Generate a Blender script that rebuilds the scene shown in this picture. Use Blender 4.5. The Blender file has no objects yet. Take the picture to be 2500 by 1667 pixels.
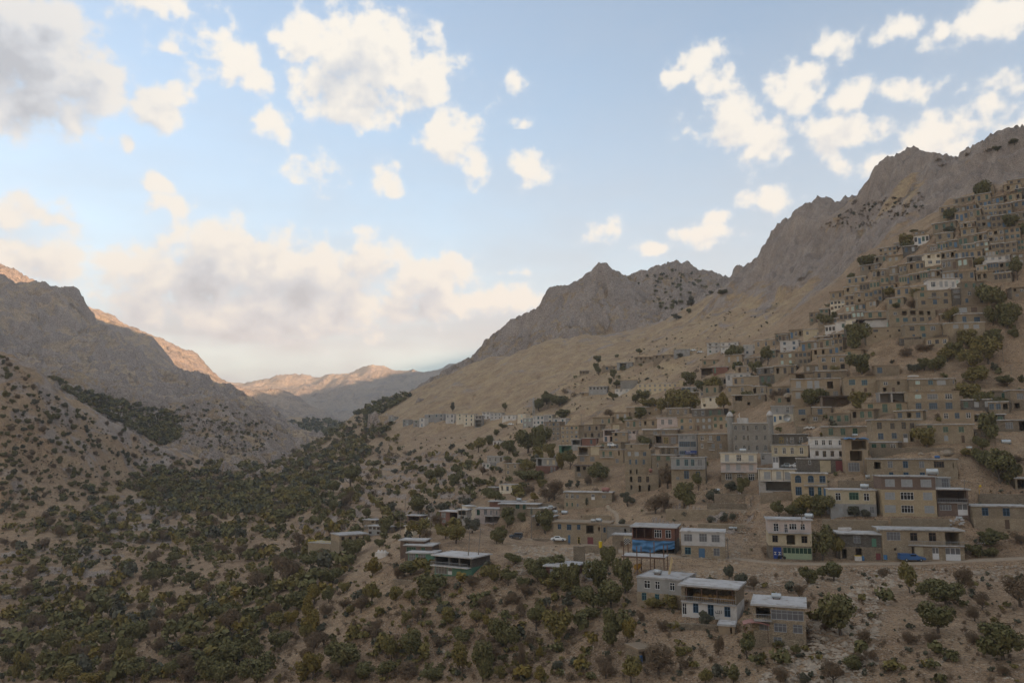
import bpy, math, random
import numpy as np
from mathutils import Vector, Matrix

S = bpy.context.scene
COL = S.collection
# ------------------------------------------------------------------ camera
PW, PH, FPX, PITCH = 2500.0, 1667.0, 1900.0, math.radians(7.7)
CP, SP_ = math.cos(PITCH), math.sin(PITCH)
cam_data = bpy.data.cameras.new('camera')
cam_data.sensor_width = 36.0
cam_data.lens = 36.0 * FPX / PW
cam_data.clip_start = 0.5
cam_data.clip_end = 30000
cam = bpy.data.objects.new('camera', cam_data)
COL.objects.link(cam)
cam.location = (0, 0, 0)
cam.rotation_euler = (math.radians(90) + PITCH, 0, 0)
S.camera = cam
# ------------------------------------------------------------------ light and exposure
SUN_EL, SUN_AZ = math.radians(6.0), math.radians(128.0)      # azimuth clockwise from +Y
SKY_STRENGTH, SUN_STRENGTH, EXPOSURE = 0.15, 5.0, 1.74
CLOUD_LIGHT = 0.30
S.view_settings.view_transform = 'Standard'
S.view_settings.look = 'None'
S.view_settings.exposure = EXPOSURE
S.view_settings.gamma = 1.0
S.view_settings.use_white_balance = True            # the camera's balance for open shade
S.view_settings.white_balance_temperature = 7300
S.view_settings.white_balance_tint = 15
S.view_settings.use_curve_mapping = False
S.render.engine = 'CYCLES'
S.cycles.use_denoising = True
S.cycles.max_bounces = 5
S.cycles.diffuse_bounces = 3
S.cycles.volume_bounces = 0
S.cycles.transparent_max_bounces = 8
S.cycles.use_adaptive_sampling = True
S.cycles.adaptive_threshold = 0.006

sun_dir = Vector((math.sin(SUN_AZ) * math.cos(SUN_EL), math.cos(SUN_AZ) * math.cos(SUN_EL), math.sin(SUN_EL)))
sd = bpy.data.lights.new('sun', 'SUN')
sd.energy = SUN_STRENGTH
sd.angle = math.radians(0.53)
sd.color = (1.0, 0.72, 0.48)
sun = bpy.data.objects.new('sun', sd)
COL.objects.link(sun)
sun.rotation_euler = (-sun_dir).to_track_quat('-Z', 'Y').to_euler()
sun.location = sun_dir * 100


# ---- noise in numpy (also used by the terrain)
_rng = np.random.RandomState(7)
_PERM = _rng.permutation(1024).astype(np.int32)
_ANG = _rng.rand(1024) * 2 * np.pi
_GX, _GY = np.cos(_ANG).astype(np.float32), np.sin(_ANG).astype(np.float32)


def perlin(x, y, seed=0):
    x0 = np.floor(x); y0 = np.floor(y)
    fx = (x - x0).astype(np.float32); fy = (y - y0).astype(np.float32)
    xi = x0.astype(np.int32) + seed * 37; yi = y0.astype(np.int32) + seed * 91
    u = fx * fx * fx * (fx * (fx * 6 - 15) + 10)
    v = fy * fy * fy * (fy * (fy * 6 - 15) + 10)
    pa = _PERM[xi & 1023]; pb = _PERM[(xi + 1) & 1023]

    def g(p, ox, oy):
        h = _PERM[(p + yi + oy) & 1023]
        return _GX[h] * (fx - ox) + _GY[h] * (fy - oy)
    n0 = g(pa, 0, 0); n1 = g(pb, 1, 0); n2 = g(pa, 0, 1); n3 = g(pb, 1, 1)
    a = n0 + u * (n1 - n0)
    b = n2 + u * (n3 - n2)
    return (a + v * (b - a)) * 1.5


def grid_fbm(xs, ys, octs, seed=0, gain=0.5, lac=2.03, ridged=False):
    """fbm on a plain grid given by its two axes"""
    s = np.zeros((len(ys), len(xs)), np.float32); amp = 1.0; tot = 0.0
    for o in range(octs):
        x0 = np.floor(xs); y0 = np.floor(ys)
        fx = (xs - x0).astype(np.float32)[None, :]; fy = (ys - y0).astype(np.float32)[:, None]
        xi = x0.astype(np.int32) + (seed + o * 17) * 37; yi = y0.astype(np.int32) + (seed + o * 17) * 91
        xa, xb = xi.min(), xi.max() + 2; ya, yb = yi.min(), yi.max() + 2
        lat = _PERM[(_PERM[np.arange(xa, xb) & 1023][None, :] + np.arange(ya, yb)[:, None]) & 1023]
        gx = _GX[lat]; gy = _GY[lat]
        u = fx * fx * fx * (fx * (fx * 6 - 15) + 10); v = fy * fy * fy * (fy * (fy * 6 - 15) + 10)
        r = yi - ya; c = xi - xa

        def g(ox, oy):
            k = np.ix_(r + oy, c + ox)
            return gx[k] * (fx - ox) + gy[k] * (fy - oy)
        n0 = g(0, 0); n0 += u * (g(1, 0) - n0)
        n2 = g(0, 1); n2 += u * (g(1, 1) - n2)
        n = (n0 + v * (n2 - n0)) * 1.5
        if ridged: n = 1 - 2 * np.abs(n)
        s += amp * n; tot += amp
        amp *= gain; xs = xs * lac + 13.7; ys = ys * lac - 7.1
    return s / tot


def fbm(x, y, octs, seed=0, gain=0.5, lac=2.03, ridged=False):
    s = np.zeros_like(x); amp = 1.0; tot = 0.0
    for o in range(octs):
        n = perlin(x, y, seed + o * 17)
        if ridged:
            n = 1 - 2 * np.abs(n)
        s += amp * n; tot += amp
        amp *= gain; x = x * lac + 13.7; y = y * lac - 7.1
    return s / tot


def ray(px, py):
    """direction through a photograph pixel, scaled so that its y (forward) part is 1"""
    u = (px - PW / 2) / FPX; v = (PH / 2 - py) / FPX
    y = CP - v * SP_; z = SP_ + v * CP
    return u / y, z / y


def proj(p):
    """photograph pixel of a world point"""
    zc = p[1] * CP + p[2] * SP_
    yc = -p[1] * SP_ + p[2] * CP
    return PW / 2 + FPX * p[0] / zc, PH / 2 - FPX * yc / zc


# ------------------------------------------------------------------ world: physical sky plus broken cumulus
def build_world():
    w = bpy.data.worlds.new('World'); S.world = w; w.use_nodes = True
    nt = w.node_tree; nt.nodes.clear()
    N = lambda t: nt.nodes.new(t)
    L = nt.links.new
    out = N('ShaderNodeOutputWorld'); bg = N('ShaderNodeBackground')
    bg.inputs['Strength'].default_value = SKY_STRENGTH
    sky = N('ShaderNodeTexSky'); sky.sky_type = 'NISHITA'; sky.sun_disc = False
    sky.sun_elevation = SUN_EL; sky.sun_rotation = SUN_AZ
    sky.altitude = 600; sky.air_density = 1.0; sky.dust_density = 0.3; sky.ozone_density = 1.8
    # cloud map: azimuth x elevation, cover and brightness, computed here
    W, H = 4096, 1024
    az = (np.arange(W) + 0.5) / W * 2 * np.pi - np.pi
    el = (np.arange(H) + 0.5) / H * (np.pi / 2)
    A, E = np.meshgrid(az.astype(np.float32), el.astype(np.float32))
    sc = 2500 / 2352.0
    lobes = [  # x, y, rx, ry in a 2352-wide view, weight
        (850, 120, 175, 110, 1.25), (770, 195, 125, 80, 1.1), (955, 175, 115, 85, 1.1), (715, 75, 80, 55, .9), (850, 240, 105, 60, .9), (830, 45, 80, 50, .9),
        (540, 135, 80, 62, 1.0), (590, 190, 60, 45, .8), (350, 238, 95, 52, 1.0), (410, 215, 50, 30, .8), (385, 112, 26, 22, .6),
        (60, 110, 210, 170, 1.3), (200, 200, 120, 75, 1.0), (60, 250, 150, 70, .9), (370, 5, 140, 45, .9), (20, 20, 160, 60, 1.0), (470, 130, 90, 60, .35),
        (618, 285, 45, 42, .75), (285, 332, 26, 20, .6), (345, 425, 50, 32, .8), (378, 472, 78, 38, .8), (80, 495, 125, 48, .9), (95, 595, 150, 58, .9),
        (550, 585, 200, 80, 1.1), (690, 630, 220, 100, 1.2), (440, 645, 220, 95, 1.1), (610, 720, 220, 85, 1.1), (850, 605, 130, 65, 1.0), (1000, 640, 140, 62, 1.0),
        (1000, 712, 200, 50, .9), (1190, 690, 80, 42, .8), (800, 700, 150, 80, 1.0), (650, 780, 120, 32, .6), (330, 700, 130, 60, .8), (700, 395, 70, 40, .4),
        (903, 420, 46, 42, .75), (1045, 310, 90, 58, .8), (1105, 365, 46, 46, .7), (1240, 385, 70, 46, .65), (1195, 185, 34, 30, .55), (1195, 265, 30, 14, .4),
        (1612, 135, 62, 40, .75), (1565, 175, 36, 22, .6), (1840, 190, 84, 66, .95), (1902, 108, 48, 34, .8), (1690, 290, 135, 66, .95), (1650, 215, 60, 50, .7),
        (1740, 335, 100, 50, .8), (1940, 290, 110, 60, .9), (1960, 215, 60, 44, .8), (2140, 315, 130, 62, .9), (2090, 190, 72, 30, .7), (2290, 50, 125, 62, 1.0),
        (2150, 65, 52, 36, .8), (2050, 62, 62, 30, .7), (2340, 285, 62, 46, .8), (2250, 240, 60, 40, .5), (1770, 462, 95, 30, .75), (1620, 530, 72, 26, .7),
        (1480, 563, 46, 22, .75), (1640, 500, 50, 20, .6), (1380, 530, 60, 22, .45), (2050, 370, 120, 40, .6), (1180, 630, 26, 9, .4), (1065, 575, 20, 9, .35)]
    # work in tangent-like angles of the sky so that a lobe keeps its shape
    wx = grid_fbm(az * 9, el * 9, 4, 5); wy = grid_fbm(az * 9 + 50, el * 9, 4, 9)
    A2 = A + 0.040 * wx; E2 = E + 0.026 * wy
    D = np.full(A.shape, -1.0, np.float32)
    for (x, y, rx, ry, wgt) in lobes:
        ru, rv = ray(x * sc, y * sc)
        a0 = math.atan2(ru, 1.0); e0 = math.atan2(rv, math.hypot(ru, 1.0))
        k = 1.0 / (FPX * math.hypot(1, math.tan(a0)))
        ra = rx * sc * k * 1.0; re = ry * sc * k * 1.05
        i0 = int((e0 - 2 * re) / (np.pi / 2) * H); i1 = int((e0 + 2 * re) / (np.pi / 2) * H)
        j0 = int((a0 - 2 * ra + np.pi) / (2 * np.pi) * W); j1 = int((a0 + 2 * ra + np.pi) / (2 * np.pi) * W)
        sl = (slice(max(i0, 0), min(i1, H)), slice(max(j0, 0), min(j1, W)))
        q = np.sqrt(((A2[sl] - a0) / ra) ** 2 + ((E2[sl] - e0) / re) ** 2)
        D[sl] = np.maximum(D[sl], wgt * (1 - q) )
    # elsewhere broken cloud goes on unseen, its cover raised to brighten the ground
    gen = grid_fbm(az * 4.0 + 3, el * 6.0, 5, 31) * 2.4 + 0.05
    view = np.abs(A) < 0.66
    edge = np.clip((np.abs(A) - 0.62) / 0.12, 0, 1)
    high = np.clip((E - 0.60) / 0.08, 0, 1)
    wmix = np.maximum(edge, high)
    D = np.maximum(D, gen * wmix - (1 - wmix) * 1.0)
    det = grid_fbm(az * 26, el * 30, 6, 77, gain=0.58)
    bil = grid_fbm(az * 20, el * 24, 5, 99, gain=0.55, ridged=True)
    F = D * 1.05 + det * 0.95 + (bil - 0.2) * 0.32 - .02
    alpha = np.clip((F - 0.00) / 0.62, 0, 1)
    alpha = alpha * alpha * (3 - 2 * alpha)
    wisp = np.clip((D + 0.34 + det * 0.95) / 1.1, 0, 1) ** 2 * 0.42      # thin torn edges round each cloud
    alpha = np.maximum(alpha, np.where(D > -0.95, wisp, 0) * np.clip((D + .95) / .5, 0, 1))
    # thickness toward the light (up and to the right) darkens the undersides
    dpy = int(H * math.radians(2.3) / (np.pi / 2)); dpx = int(W * math.radians(1.2) / (2 * np.pi))
    T = np.clip(F, 0, 1.2)
    up = np.zeros_like(T); n = 0
    for q in (0.25, 0.5, 0.8, 1.2):
        up += np.roll(np.roll(T, -int(dpy * q), 0), -int(dpx * q), 1); n += 1
    up /= n
    low = np.clip((0.42 - E) / 0.25, 0, 1)
    shade = np.clip(1.0 - (0.50 + .26 * low) * np.clip(up - 0.24 + .06 * low, 0, 1) + 0.34 * det + .22 * bil, 0.34, 1.06)
    # the heavy grey cloud at the upper left, and a thin pale veil low over the mountains
    ru, rv = ray(40 * sc, 110 * sc); a0 = math.atan2(ru, 1.0); e0 = math.atan2(rv, math.hypot(ru, 1.0))
    shade -= 0.30 * np.exp(-((A - a0) / 0.16) ** 2 - ((E - e0) / 0.15) ** 2)
    shade = np.clip(shade, .34, 1.06)
    veil = np.minimum(.95, 0.80 * np.exp(-(E / 0.25) ** 2) + .34 * np.exp(-(E / .8) ** 2)) * np.clip(.85 + .5 * grid_fbm(az * 5, el * 16, 4, 55), 0, 1)
    tot = alpha + veil * (1 - alpha)
    shade = (shade * alpha + 0.44 * veil * (1 - alpha)) / np.maximum(tot, 1e-4)
    alpha = tot
    im = bpy.data.images.new('cloud_map', W, H, float_buffer=True, alpha=True)
    im.colorspace_settings.name = 'Non-Color'
    pxl = np.zeros((H, W, 4), np.float32)
    pxl[..., 0] = alpha; pxl[..., 1] = shade; pxl[..., 3] = 1
    im.pixels.foreach_set(pxl.ravel()); im.update(); im.pack()
    tc = N('ShaderNodeTexCoord'); sep = N('ShaderNodeSeparateXYZ'); L(tc.outputs['Generated'], sep.inputs[0])

    def M(op, a, b=None):
        m = N('ShaderNodeMath'); m.operation = op
        for i, q in enumerate((a, b)):
            if q is None: continue
            if isinstance(q, (int, float)): m.inputs[i].default_value = q
            else: L(q, m.inputs[i])
        return m.outputs[0]
    azn = M('ARCTAN2', sep.outputs[0], sep.outputs[1])
    eln = M('ARCSINE', M('MINIMUM', M('MAXIMUM', sep.outputs[2], -1), 1))
    u = M('ADD', M('DIVIDE', azn, 2 * math.pi), 0.5)
    v = M('DIVIDE', eln, math.pi / 2)
    cmb = N('ShaderNodeCombineXYZ'); L(u, cmb.inputs[0]); L(v, cmb.inputs[1])
    tex = N('ShaderNodeTexImage'); tex.image = im; tex.interpolation = 'Linear'; tex.extension = 'EXTEND'
    L(cmb.outputs[0], tex.inputs[0])
    sc2 = N('ShaderNodeSeparateColor'); L(tex.outputs['Color'], sc2.inputs[0])
    a = M('MULTIPLY', sc2.outputs[0], M('GREATER_THAN', sep.outputs[2], 0.0))
    ramp = N('ShaderNodeValToRGB'); cr = ramp.color_ramp
    cr.elements[0].position = 0.3; cr.elements[0].color = (0.42, 0.53, 0.66, 1)
    cr.elements[1].position = 1.0; cr.elements[1].color = (0.94, 1.0, 1.0, 1)
    e = cr.elements.new(0.62); e.color = (0.62, 0.745, 0.88, 1)
    L(sc2.outputs[1], ramp.inputs[0])
    cl = N('ShaderNodeVectorMath'); cl.operation = 'SCALE'; L(ramp.outputs[0], cl.inputs[0])
    cl.inputs['Scale'].default_value = CLOUD_LIGHT / SKY_STRENGTH
    mix = N('ShaderNodeMix'); mix.data_type = 'RGBA'; mix.clamp_factor = True
    L(a, mix.inputs[0]); L(sky.outputs[0], mix.inputs[6]); L(cl.outputs[0], mix.inputs[7])
    L(mix.outputs[2], bg.inputs[0]); L(bg.outputs[0], out.inputs[0])


build_world()
# ------------------------------------------------------------------ materials
MATS = {}


def nodes_of(name):
    m = bpy.data.materials.new(name); m.use_nodes = True
    nt = m.node_tree; nt.nodes.clear()
    out = nt.nodes.new('ShaderNodeOutputMaterial'); b = nt.nodes.new('ShaderNodeBsdfPrincipled')
    nt.links.new(b.outputs[0], out.inputs[0])
    b.inputs['Specular IOR Level'].default_value = 0.25
    MATS[name] = m
    return m, nt, b


def nd(nt, t, **kw):
    n = nt.nodes.new(t)
    for k, v in kw.items(): setattr(n, k, v)
    return n


def noise(nt, co, scale, detail=5, rough=0.6, dist=0.0):
    n = nd(nt, 'ShaderNodeTexNoise')
    n.inputs['Scale'].default_value = scale; n.inputs['Detail'].default_value = detail
    n.inputs['Roughness'].default_value = rough; n.inputs['Distortion'].default_value = dist
    nt.links.new(co, n.inputs['Vector'])
    return n.outputs['Fac']


def ramp(nt, fac, stops):
    r = nd(nt, 'ShaderNodeValToRGB'); cr = r.color_ramp
    while len(cr.elements) < len(stops): cr.elements.new(0.5)
    for e, (p, c) in zip(cr.elements, stops):
        e.position = p
        e.color = (c, c, c, 1) if isinstance(c, (int, float)) else tuple(c) + (1,)
    nt.links.new(fac, r.inputs[0])
    return r.outputs[0]


def mixc(nt, fac, a, b, mode='MIX'):
    m = nd(nt, 'ShaderNodeMix', data_type='RGBA', blend_type=mode)
    for s, v in ((m.inputs[0], fac), (m.inputs[6], a), (m.inputs[7], b)):
        if isinstance(v, (int, float)): s.default_value = v
        elif isinstance(v, tuple): s.default_value = v + (1,)
        else: nt.links.new(v, s)
    return m.outputs[2]


def mth(nt, op, a, b=None, clamp=False):
    m = nd(nt, 'ShaderNodeMath', operation=op, use_clamp=clamp)
    for i, q in enumerate((a, b)):
        if q is None: continue
        if isinstance(q, (int, float)): m.inputs[i].default_value = q
        else: nt.links.new(q, m.inputs[i])
    return m.outputs[0]


def bump(nt, b, h, strength, dist):
    n = nd(nt, 'ShaderNodeBump'); n.inputs['Strength'].default_value = strength; n.inputs['Distance'].default_value = dist
    nt.links.new(h, n.inputs['Height']); nt.links.new(n.outputs[0], b.inputs['Normal'])


def terrain_material(name, soil, soil2, gold, rock, rock2, k=1.0):
    """soil / dry grass / rock by the surface's own cover attributes; k scales the pattern up for far ground"""
    m, nt, b = nodes_of(name)
    b.inputs['Roughness'].default_value = 0.95
    co = nd(nt, 'ShaderNodeNewGeometry').outputs['Position']
    ar = nd(nt, 'ShaderNodeAttribute', attribute_name='rock').outputs['Fac']
    ag = nd(nt, 'ShaderNodeAttribute', attribute_name='gold').outputs['Fac']
    mpz = nd(nt, 'ShaderNodeMapping'); mpz.inputs['Scale'].default_value = (1, 1, .32); nt.links.new(co, mpz.inputs[0]); cz = mpz.outputs[0]   # cliffs weather in upright flutes
    n1 = noise(nt, co, 0.035 / k, 6, 0.65); n2 = noise(nt, co, 0.45 / k, 6, 0.7); n3 = noise(nt, co, 2.2 / k, 4, 0.7)
    base = mixc(nt, ramp(nt, n1, [(0.38, 0.0), (0.62, 1.0)]), soil, soil2)
    base = mixc(nt, ramp(nt, n2, [(0.40, 0.0), (0.70, 0.75)]), base, tuple(c * 0.50 for c in soil))
    base = mixc(nt, ramp(nt, noise(nt, co, 0.12 / k, 6, .72, .5), [(0.52, 0.0), (0.64, .8)]), base, (0.215, 0.128, 0.068))
    # pale stones lying about
    vo = nd(nt, 'ShaderNodeTexVoronoi'); vo.inputs['Scale'].default_value = 1.6 / k
    nt.links.new(co, vo.inputs['Vector'])
    st = mth(nt, 'MULTIPLY', ramp(nt, vo.outputs['Distance'], [(0.14, 1.0), (0.26, 0.0)]), ramp(nt, noise(nt, co, 0.16 / k, 4, .6), [(0.48, 0.0), (0.62, 1.0)]))
    base = mixc(nt, mth(nt, 'MULTIPLY', st, 0.75), base, (0.33, 0.28, 0.225))
    gfac = mth(nt, 'MULTIPLY', ag, ramp(nt, noise(nt, co, 0.11 / k, 6, 0.7, 0.6), [(0.40, 0.05), (0.64, 0.95)]))
    base = mixc(nt, gfac, base, mixc(nt, n2, gold, tuple(c * 0.70 for c in gold)))
    rk = mixc(nt, ramp(nt, noise(nt, cz, 0.10 / k, 7, 0.74, .6), [(0.36, 0.0), (0.64, 1.0)]), rock, rock2)
    rk = mixc(nt, ramp(nt, n3, [(0.36, 0.65), (0.62, 0.0)]), rk, tuple(c * 0.45 for c in rock))
    rf = mth(nt, 'ADD', ar, mth(nt, 'MULTIPLY', mth(nt, 'SUBTRACT', noise(nt, co, 0.045 / k, 7, 0.68, 1.0), 0.5), 2.2))
    base = mixc(nt, ramp(nt, rf, [(0.42, 0.0), (0.58, 1.0)]), base, rk)
    sp = ramp(nt, noise(nt, co, 2.4 / k ** 1.5, 3, .75), [(0.36, 0.25), (0.50, 1.0), (0.66, 1.0)])
    base = mixc(nt, 0.85, base, mixc(nt, 1.0, base, sp, 'MULTIPLY'))
    sp2 = ramp(nt, noise(nt, co, 3.1 / k ** 1.5, 2, .8), [(0.57, 0.0), (0.66, 0.7)])
    base = mixc(nt, sp2, base, (0.55, 0.46, 0.36))
    nt.links.new(base, b.inputs['Base Color'])
    rm = ramp(nt, rf, [(0.35, 0.12), (0.60, 1.0)])
    nr = nd(nt, 'ShaderNodeTexNoise', noise_type='RIDGED_MULTIFRACTAL')
    nr.inputs['Scale'].default_value = 0.075 / k; nr.inputs['Detail'].default_value = 8; nr.inputs['Roughness'].default_value = .55; nt.links.new(cz, nr.inputs['Vector'])
    h = mth(nt, 'ADD', mth(nt, 'ADD', mth(nt, 'MULTIPLY', n2, 1.3), mth(nt, 'MULTIPLY', n3, 0.45)), mth(nt, 'MULTIPLY', mth(nt, 'MULTIPLY', nr.outputs['Fac'], rm), 7.0))
    bump(nt, b, h, 1.0, 0.9 * k)
    return m


SOIL, SOIL2, GOLD = (0.365, 0.228, 0.135), (0.470, 0.315, 0.190), (0.60, 0.425, 0.230)
ROCK, ROCK2 = (0.31, 0.243, 0.205), (0.53, 0.415, 0.335)
terrain_material('hillside_ground', SOIL, SOIL2, GOLD, ROCK, ROCK2, 1.0)
terrain_material('mountain_ground', (0.38, 0.255, 0.155), (0.47, 0.33, 0.205), GOLD, ROCK, ROCK2, 2.2)
terrain_material('spur_ground', (0.48, 0.345, 0.235), (0.55, 0.405, 0.28), (0.62, 0.47, 0.29), (0.34, 0.268, 0.232), (0.50, 0.40, 0.335), 2.6)
terrain_material('far_ground', (0.42, 0.31, 0.23), (0.48, 0.36, 0.27), (0.54, 0.41, 0.28), (0.34, 0.265, 0.225), (0.42, 0.325, 0.27), 6.0)


# ------------------------------------------------------------------ heightfields through surveyed points
def rbf(P, Z, c, X, Y, lam=0.0):
    n = len(P)
    d = np.sqrt(((P[:, None, :] - P[None, :, :]) ** 2).sum(-1) + c * c)
    A = np.zeros((n + 3, n + 3)); A[:n, :n] = -d + lam * np.eye(n)
    A[:n, n] = 1; A[:n, n + 1:] = P; A[n, :n] = 1; A[n + 1:, :n] = P.T
    s = np.linalg.solve(A, np.concatenate([Z, np.zeros(3)]))
    out = s[n] + s[n + 1] * X + s[n + 2] * Y
    for i in range(n):
        out -= s[i] * np.sqrt((X - P[i, 0]) ** 2 + (Y - P[i, 1]) ** 2 + c * c)
    return out


def idw(P, V, X, Y, p=3.0):
    num = np.zeros_like(X); den = np.zeros_like(X)
    for i in range(len(P)):
        w = 1.0 / ((X - P[i, 0]) ** 2 + (Y - P[i, 1]) ** 2 + 9.0) ** (p / 2)
        num += w * V[i]; den += w
    return num / den


def coarse(f, k, fn):
    """evaluate a smooth function on every k-th row and column of a field and fill in between"""
    ri = np.unique(np.append(np.arange(0, f.rows, k), f.rows - 1)); ci = np.unique(np.append(np.arange(0, f.cols, k), f.cols - 1))
    v = fn(f.X[np.ix_(ri, ci)], f.Y[np.ix_(ri, ci)])
    r = np.interp(np.arange(f.rows), ri, np.arange(len(ri))); c = np.interp(np.arange(f.cols), ci, np.arange(len(ci)))
    i = np.minimum(r.astype(int), len(ri) - 2); j = np.minimum(c.astype(int), len(ci) - 2)
    fr = (r - i)[:, None]; fc = (c - j)[None, :]
    g = lambda a, b: v[np.ix_(i + a, j + b)]
    return (g(0, 0) * (1 - fc) + g(0, 1) * fc) * (1 - fr) + (g(1, 0) * (1 - fc) + g(1, 1) * fc) * fr


class Field:
    """heights on rows of growing spacing: X = u * (Y + A)"""

    def __init__(s, y0, y1, rows, u0, u1, cols, A):
        s.y0, s.y1, s.rows, s.u0, s.u1, s.cols, s.A = y0, y1, rows, u0, u1, cols, A
        yy = (y0 + A) * ((y1 + A) / (y0 + A)) ** (np.arange(rows) / (rows - 1.0)) - A
        uu = np.linspace(u0, u1, cols)
        s.X = uu[None, :] * (yy[:, None] + A); s.Y = np.repeat(yy[:, None], cols, 1)
        s.lr = math.log((y1 + A) / (y0 + A))

    def idx(s, x, y):
        r = np.log(np.maximum(y + s.A, 1e-3) / (s.y0 + s.A)) / s.lr * (s.rows - 1)
        c = (x / (y + s.A) - s.u0) / (s.u1 - s.u0) * (s.cols - 1)
        return r, c

    def sample(s, x, y, arr=None):
        arr = s.Z if arr is None else arr
        x = np.asarray(x, float); y = np.asarray(y, float)
        r, c = s.idx(x, y)
        ok = (r >= 0) & (r <= s.rows - 1) & (c >= 0) & (c <= s.cols - 1)
        r = np.clip(r, 0, s.rows - 1.001); c = np.clip(c, 0, s.cols - 1.001)
        i = r.astype(int); j = c.astype(int); fr = r - i; fc = c - j
        z = (arr[i, j] * (1 - fc) + arr[i, j + 1] * fc) * (1 - fr) + (arr[i + 1, j] * (1 - fc) + arr[i + 1, j + 1] * fc) * fr
        return np.where(ok, z, -1e4)

    def build(s, name, mat, attrs):
        n = s.rows * s.cols
        co = np.stack([s.X, s.Y, s.Z], -1).reshape(-1).astype(np.float32)
        i = np.arange(s.rows - 1)[:, None] * s.cols + np.arange(s.cols - 1)[None, :]
        f = np.stack([i, i + 1, i + 1 + s.cols, i + s.cols], -1).reshape(-1).astype(np.int32)
        nf = f.size // 4
        me = bpy.data.meshes.new(name)
        me.vertices.add(n); me.vertices.foreach_set('co', co)
        me.loops.add(f.size); me.loops.foreach_set('vertex_index', f)
        me.polygons.add(nf); me.polygons.foreach_set('loop_start', np.arange(nf, dtype=np.int32) * 4)
        me.polygons.foreach_set('use_smooth', np.ones(nf, bool))
        me.update(calc_edges=True)
        for k, v in attrs.items():
            a = me.attributes.new(k, 'FLOAT', 'POINT'); a.data.foreach_set('value', np.asarray(v, np.float32).reshape(-1))
        me.materials.append(MATS[mat])
        o = bpy.data.objects.new(name, me); COL.objects.link(o); o['kind'] = 'structure'
        return o


def world_pt(px, py, Y):
    u, v = ray(px, py)
    return (u * Y, Y, v * Y)


# the near hillside, the valley and the rocky mountain above the village: pixel, pixel, metres ahead, cover
NEAR = []


def pts(cover, *rows):
    for (x, y, d) in rows: NEAR.append((x, y, d, cover))


pts('s', (-300, 1667, 245), (0, 1667, 215), (400, 1667, 182), (800, 1667, 157), (1200, 1667, 137), (1600, 1667, 118), (2000, 1667, 107), (2500, 1667, 99), (2900, 1667, 92),
    (0, 1550, 262), (400, 1550, 218), (800, 1550, 185), (1200, 1550, 160), (1600, 1550, 133), (2000, 1540, 123), (2500, 1540, 116), (2900, 1540, 108),
    (-300, 1450, 320), (0, 1450, 305), (250, 1450, 310), (400, 1450, 290), (600, 1450, 245), (800, 1450, 212), (1100, 1455, 176), (1400, 1450, 160), (1740, 1505, 138), (1500, 1480, 145),
    (1950, 1500, 131), (2000, 1430, 150), (2250, 1430, 146), (2500, 1430, 142), (2900, 1430, 135),
    (0, 1380, 345), (300, 1380, 350), (600, 1390, 310), (760, 1390, 275), (900, 1400, 225), (1100, 1406, 176), (1300, 1410, 172), (1540, 1400, 163), (1500, 1345, 186),
    (1640, 1352, 181), (1900, 1368, 177), (2060, 1366, 178), (2250, 1366, 176), (2500, 1352, 178), (2900, 1345, 178),
    (1390, 1318, 243), (1250, 1322, 256), (1300, 1335, 225), (1010, 1345, 212), (900, 1330, 262), (790, 1345, 318), (600, 1300, 395), (350, 1300, 410), (0, 1310, 395), (-300, 1310, 400),
    (1150, 1265, 246), (1300, 1262, 262), (1500, 1262, 258), (1700, 1270, 215), (1900, 1270, 203), (2000, 1280, 198), (2200, 1262, 190), (2450, 1290, 184), (2900, 1270, 184),
    (900, 1260, 345), (700, 1250, 430), (500, 1250, 470), (250, 1250, 455), (0, 1230, 425),
    (1430, 1235, 272), (1550, 1198, 274), (1720, 1185, 248), (1850, 1195, 233), (1980, 1212, 214), (2100, 1200, 207), (2300, 1165, 206), (2500, 1160, 204), (2900, 1150, 200),
    (1300, 1180, 325), (1100, 1180, 385), (900, 1180, 460), (700, 1180, 570), (560, 1180, 600), (300, 1180, 545), (100, 1180, 470),
    (1350, 1150, 325), (1450, 1148, 312), (1600, 1135, 285), (1800, 1115, 270), (2000, 1120, 237), (2150, 1100, 226), (2300, 1085, 217), (2480, 1080, 218), (2900, 1060, 214),
    (1200, 1120, 450), (1000, 1120, 530), (850, 1120, 620), (720, 1112, 850), (640, 1128, 780),
    (1350, 1080, 415), (1500, 1065, 350), (1650, 1065, 320), (1850, 1040, 300), (2050, 1040, 262), (2200, 1022, 252), (2450, 1010, 246), (2900, 970, 240),
    (1200, 1060, 530), (1050, 1065, 610), (900, 1065, 730), (800, 1065, 930), (740, 1063, 1200))
pts('y', (955, 1028, 725), (860, 1022, 900), (1080, 1040, 625), (1250, 1035, 550), (1330, 1025, 500), (1400, 1010, 480), (1550, 1000, 430),
    (1000, 995, 790), (1100, 960, 720), (1250, 960, 640), (1400, 945, 585), (1550, 955, 515))
pts('s', (1700, 1000, 378), (1850, 985, 335), (2050, 965, 290), (2200, 955, 276), (2480, 950, 268), (2900, 880, 262),
    (1700, 930, 450), (1850, 925, 378), (2000, 905, 322), (2150, 900, 305), (2300, 875, 300), (2480, 880, 288), (2900, 790, 282),
    (1750, 880, 470), (1850, 862, 432), (1960, 850, 372), (2080, 842, 332), (2250, 830, 307), (2450, 800, 300), (2900, 690, 300))
pts('y', (1200, 905, 770), (1180, 882, 830), (1080, 925, 880), (990, 960, 930), (900, 1000, 960), (1400, 880, 665), (1500, 885, 615), (1650, 875, 525),
    (1350, 832, 770), (1560, 825, 690), (1700, 800, 600), (1850, 800, 505), (1700, 752, 690), (1790, 708, 735), (1850, 725, 610), (1950, 725, 525), (1800, 760, 570))
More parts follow.
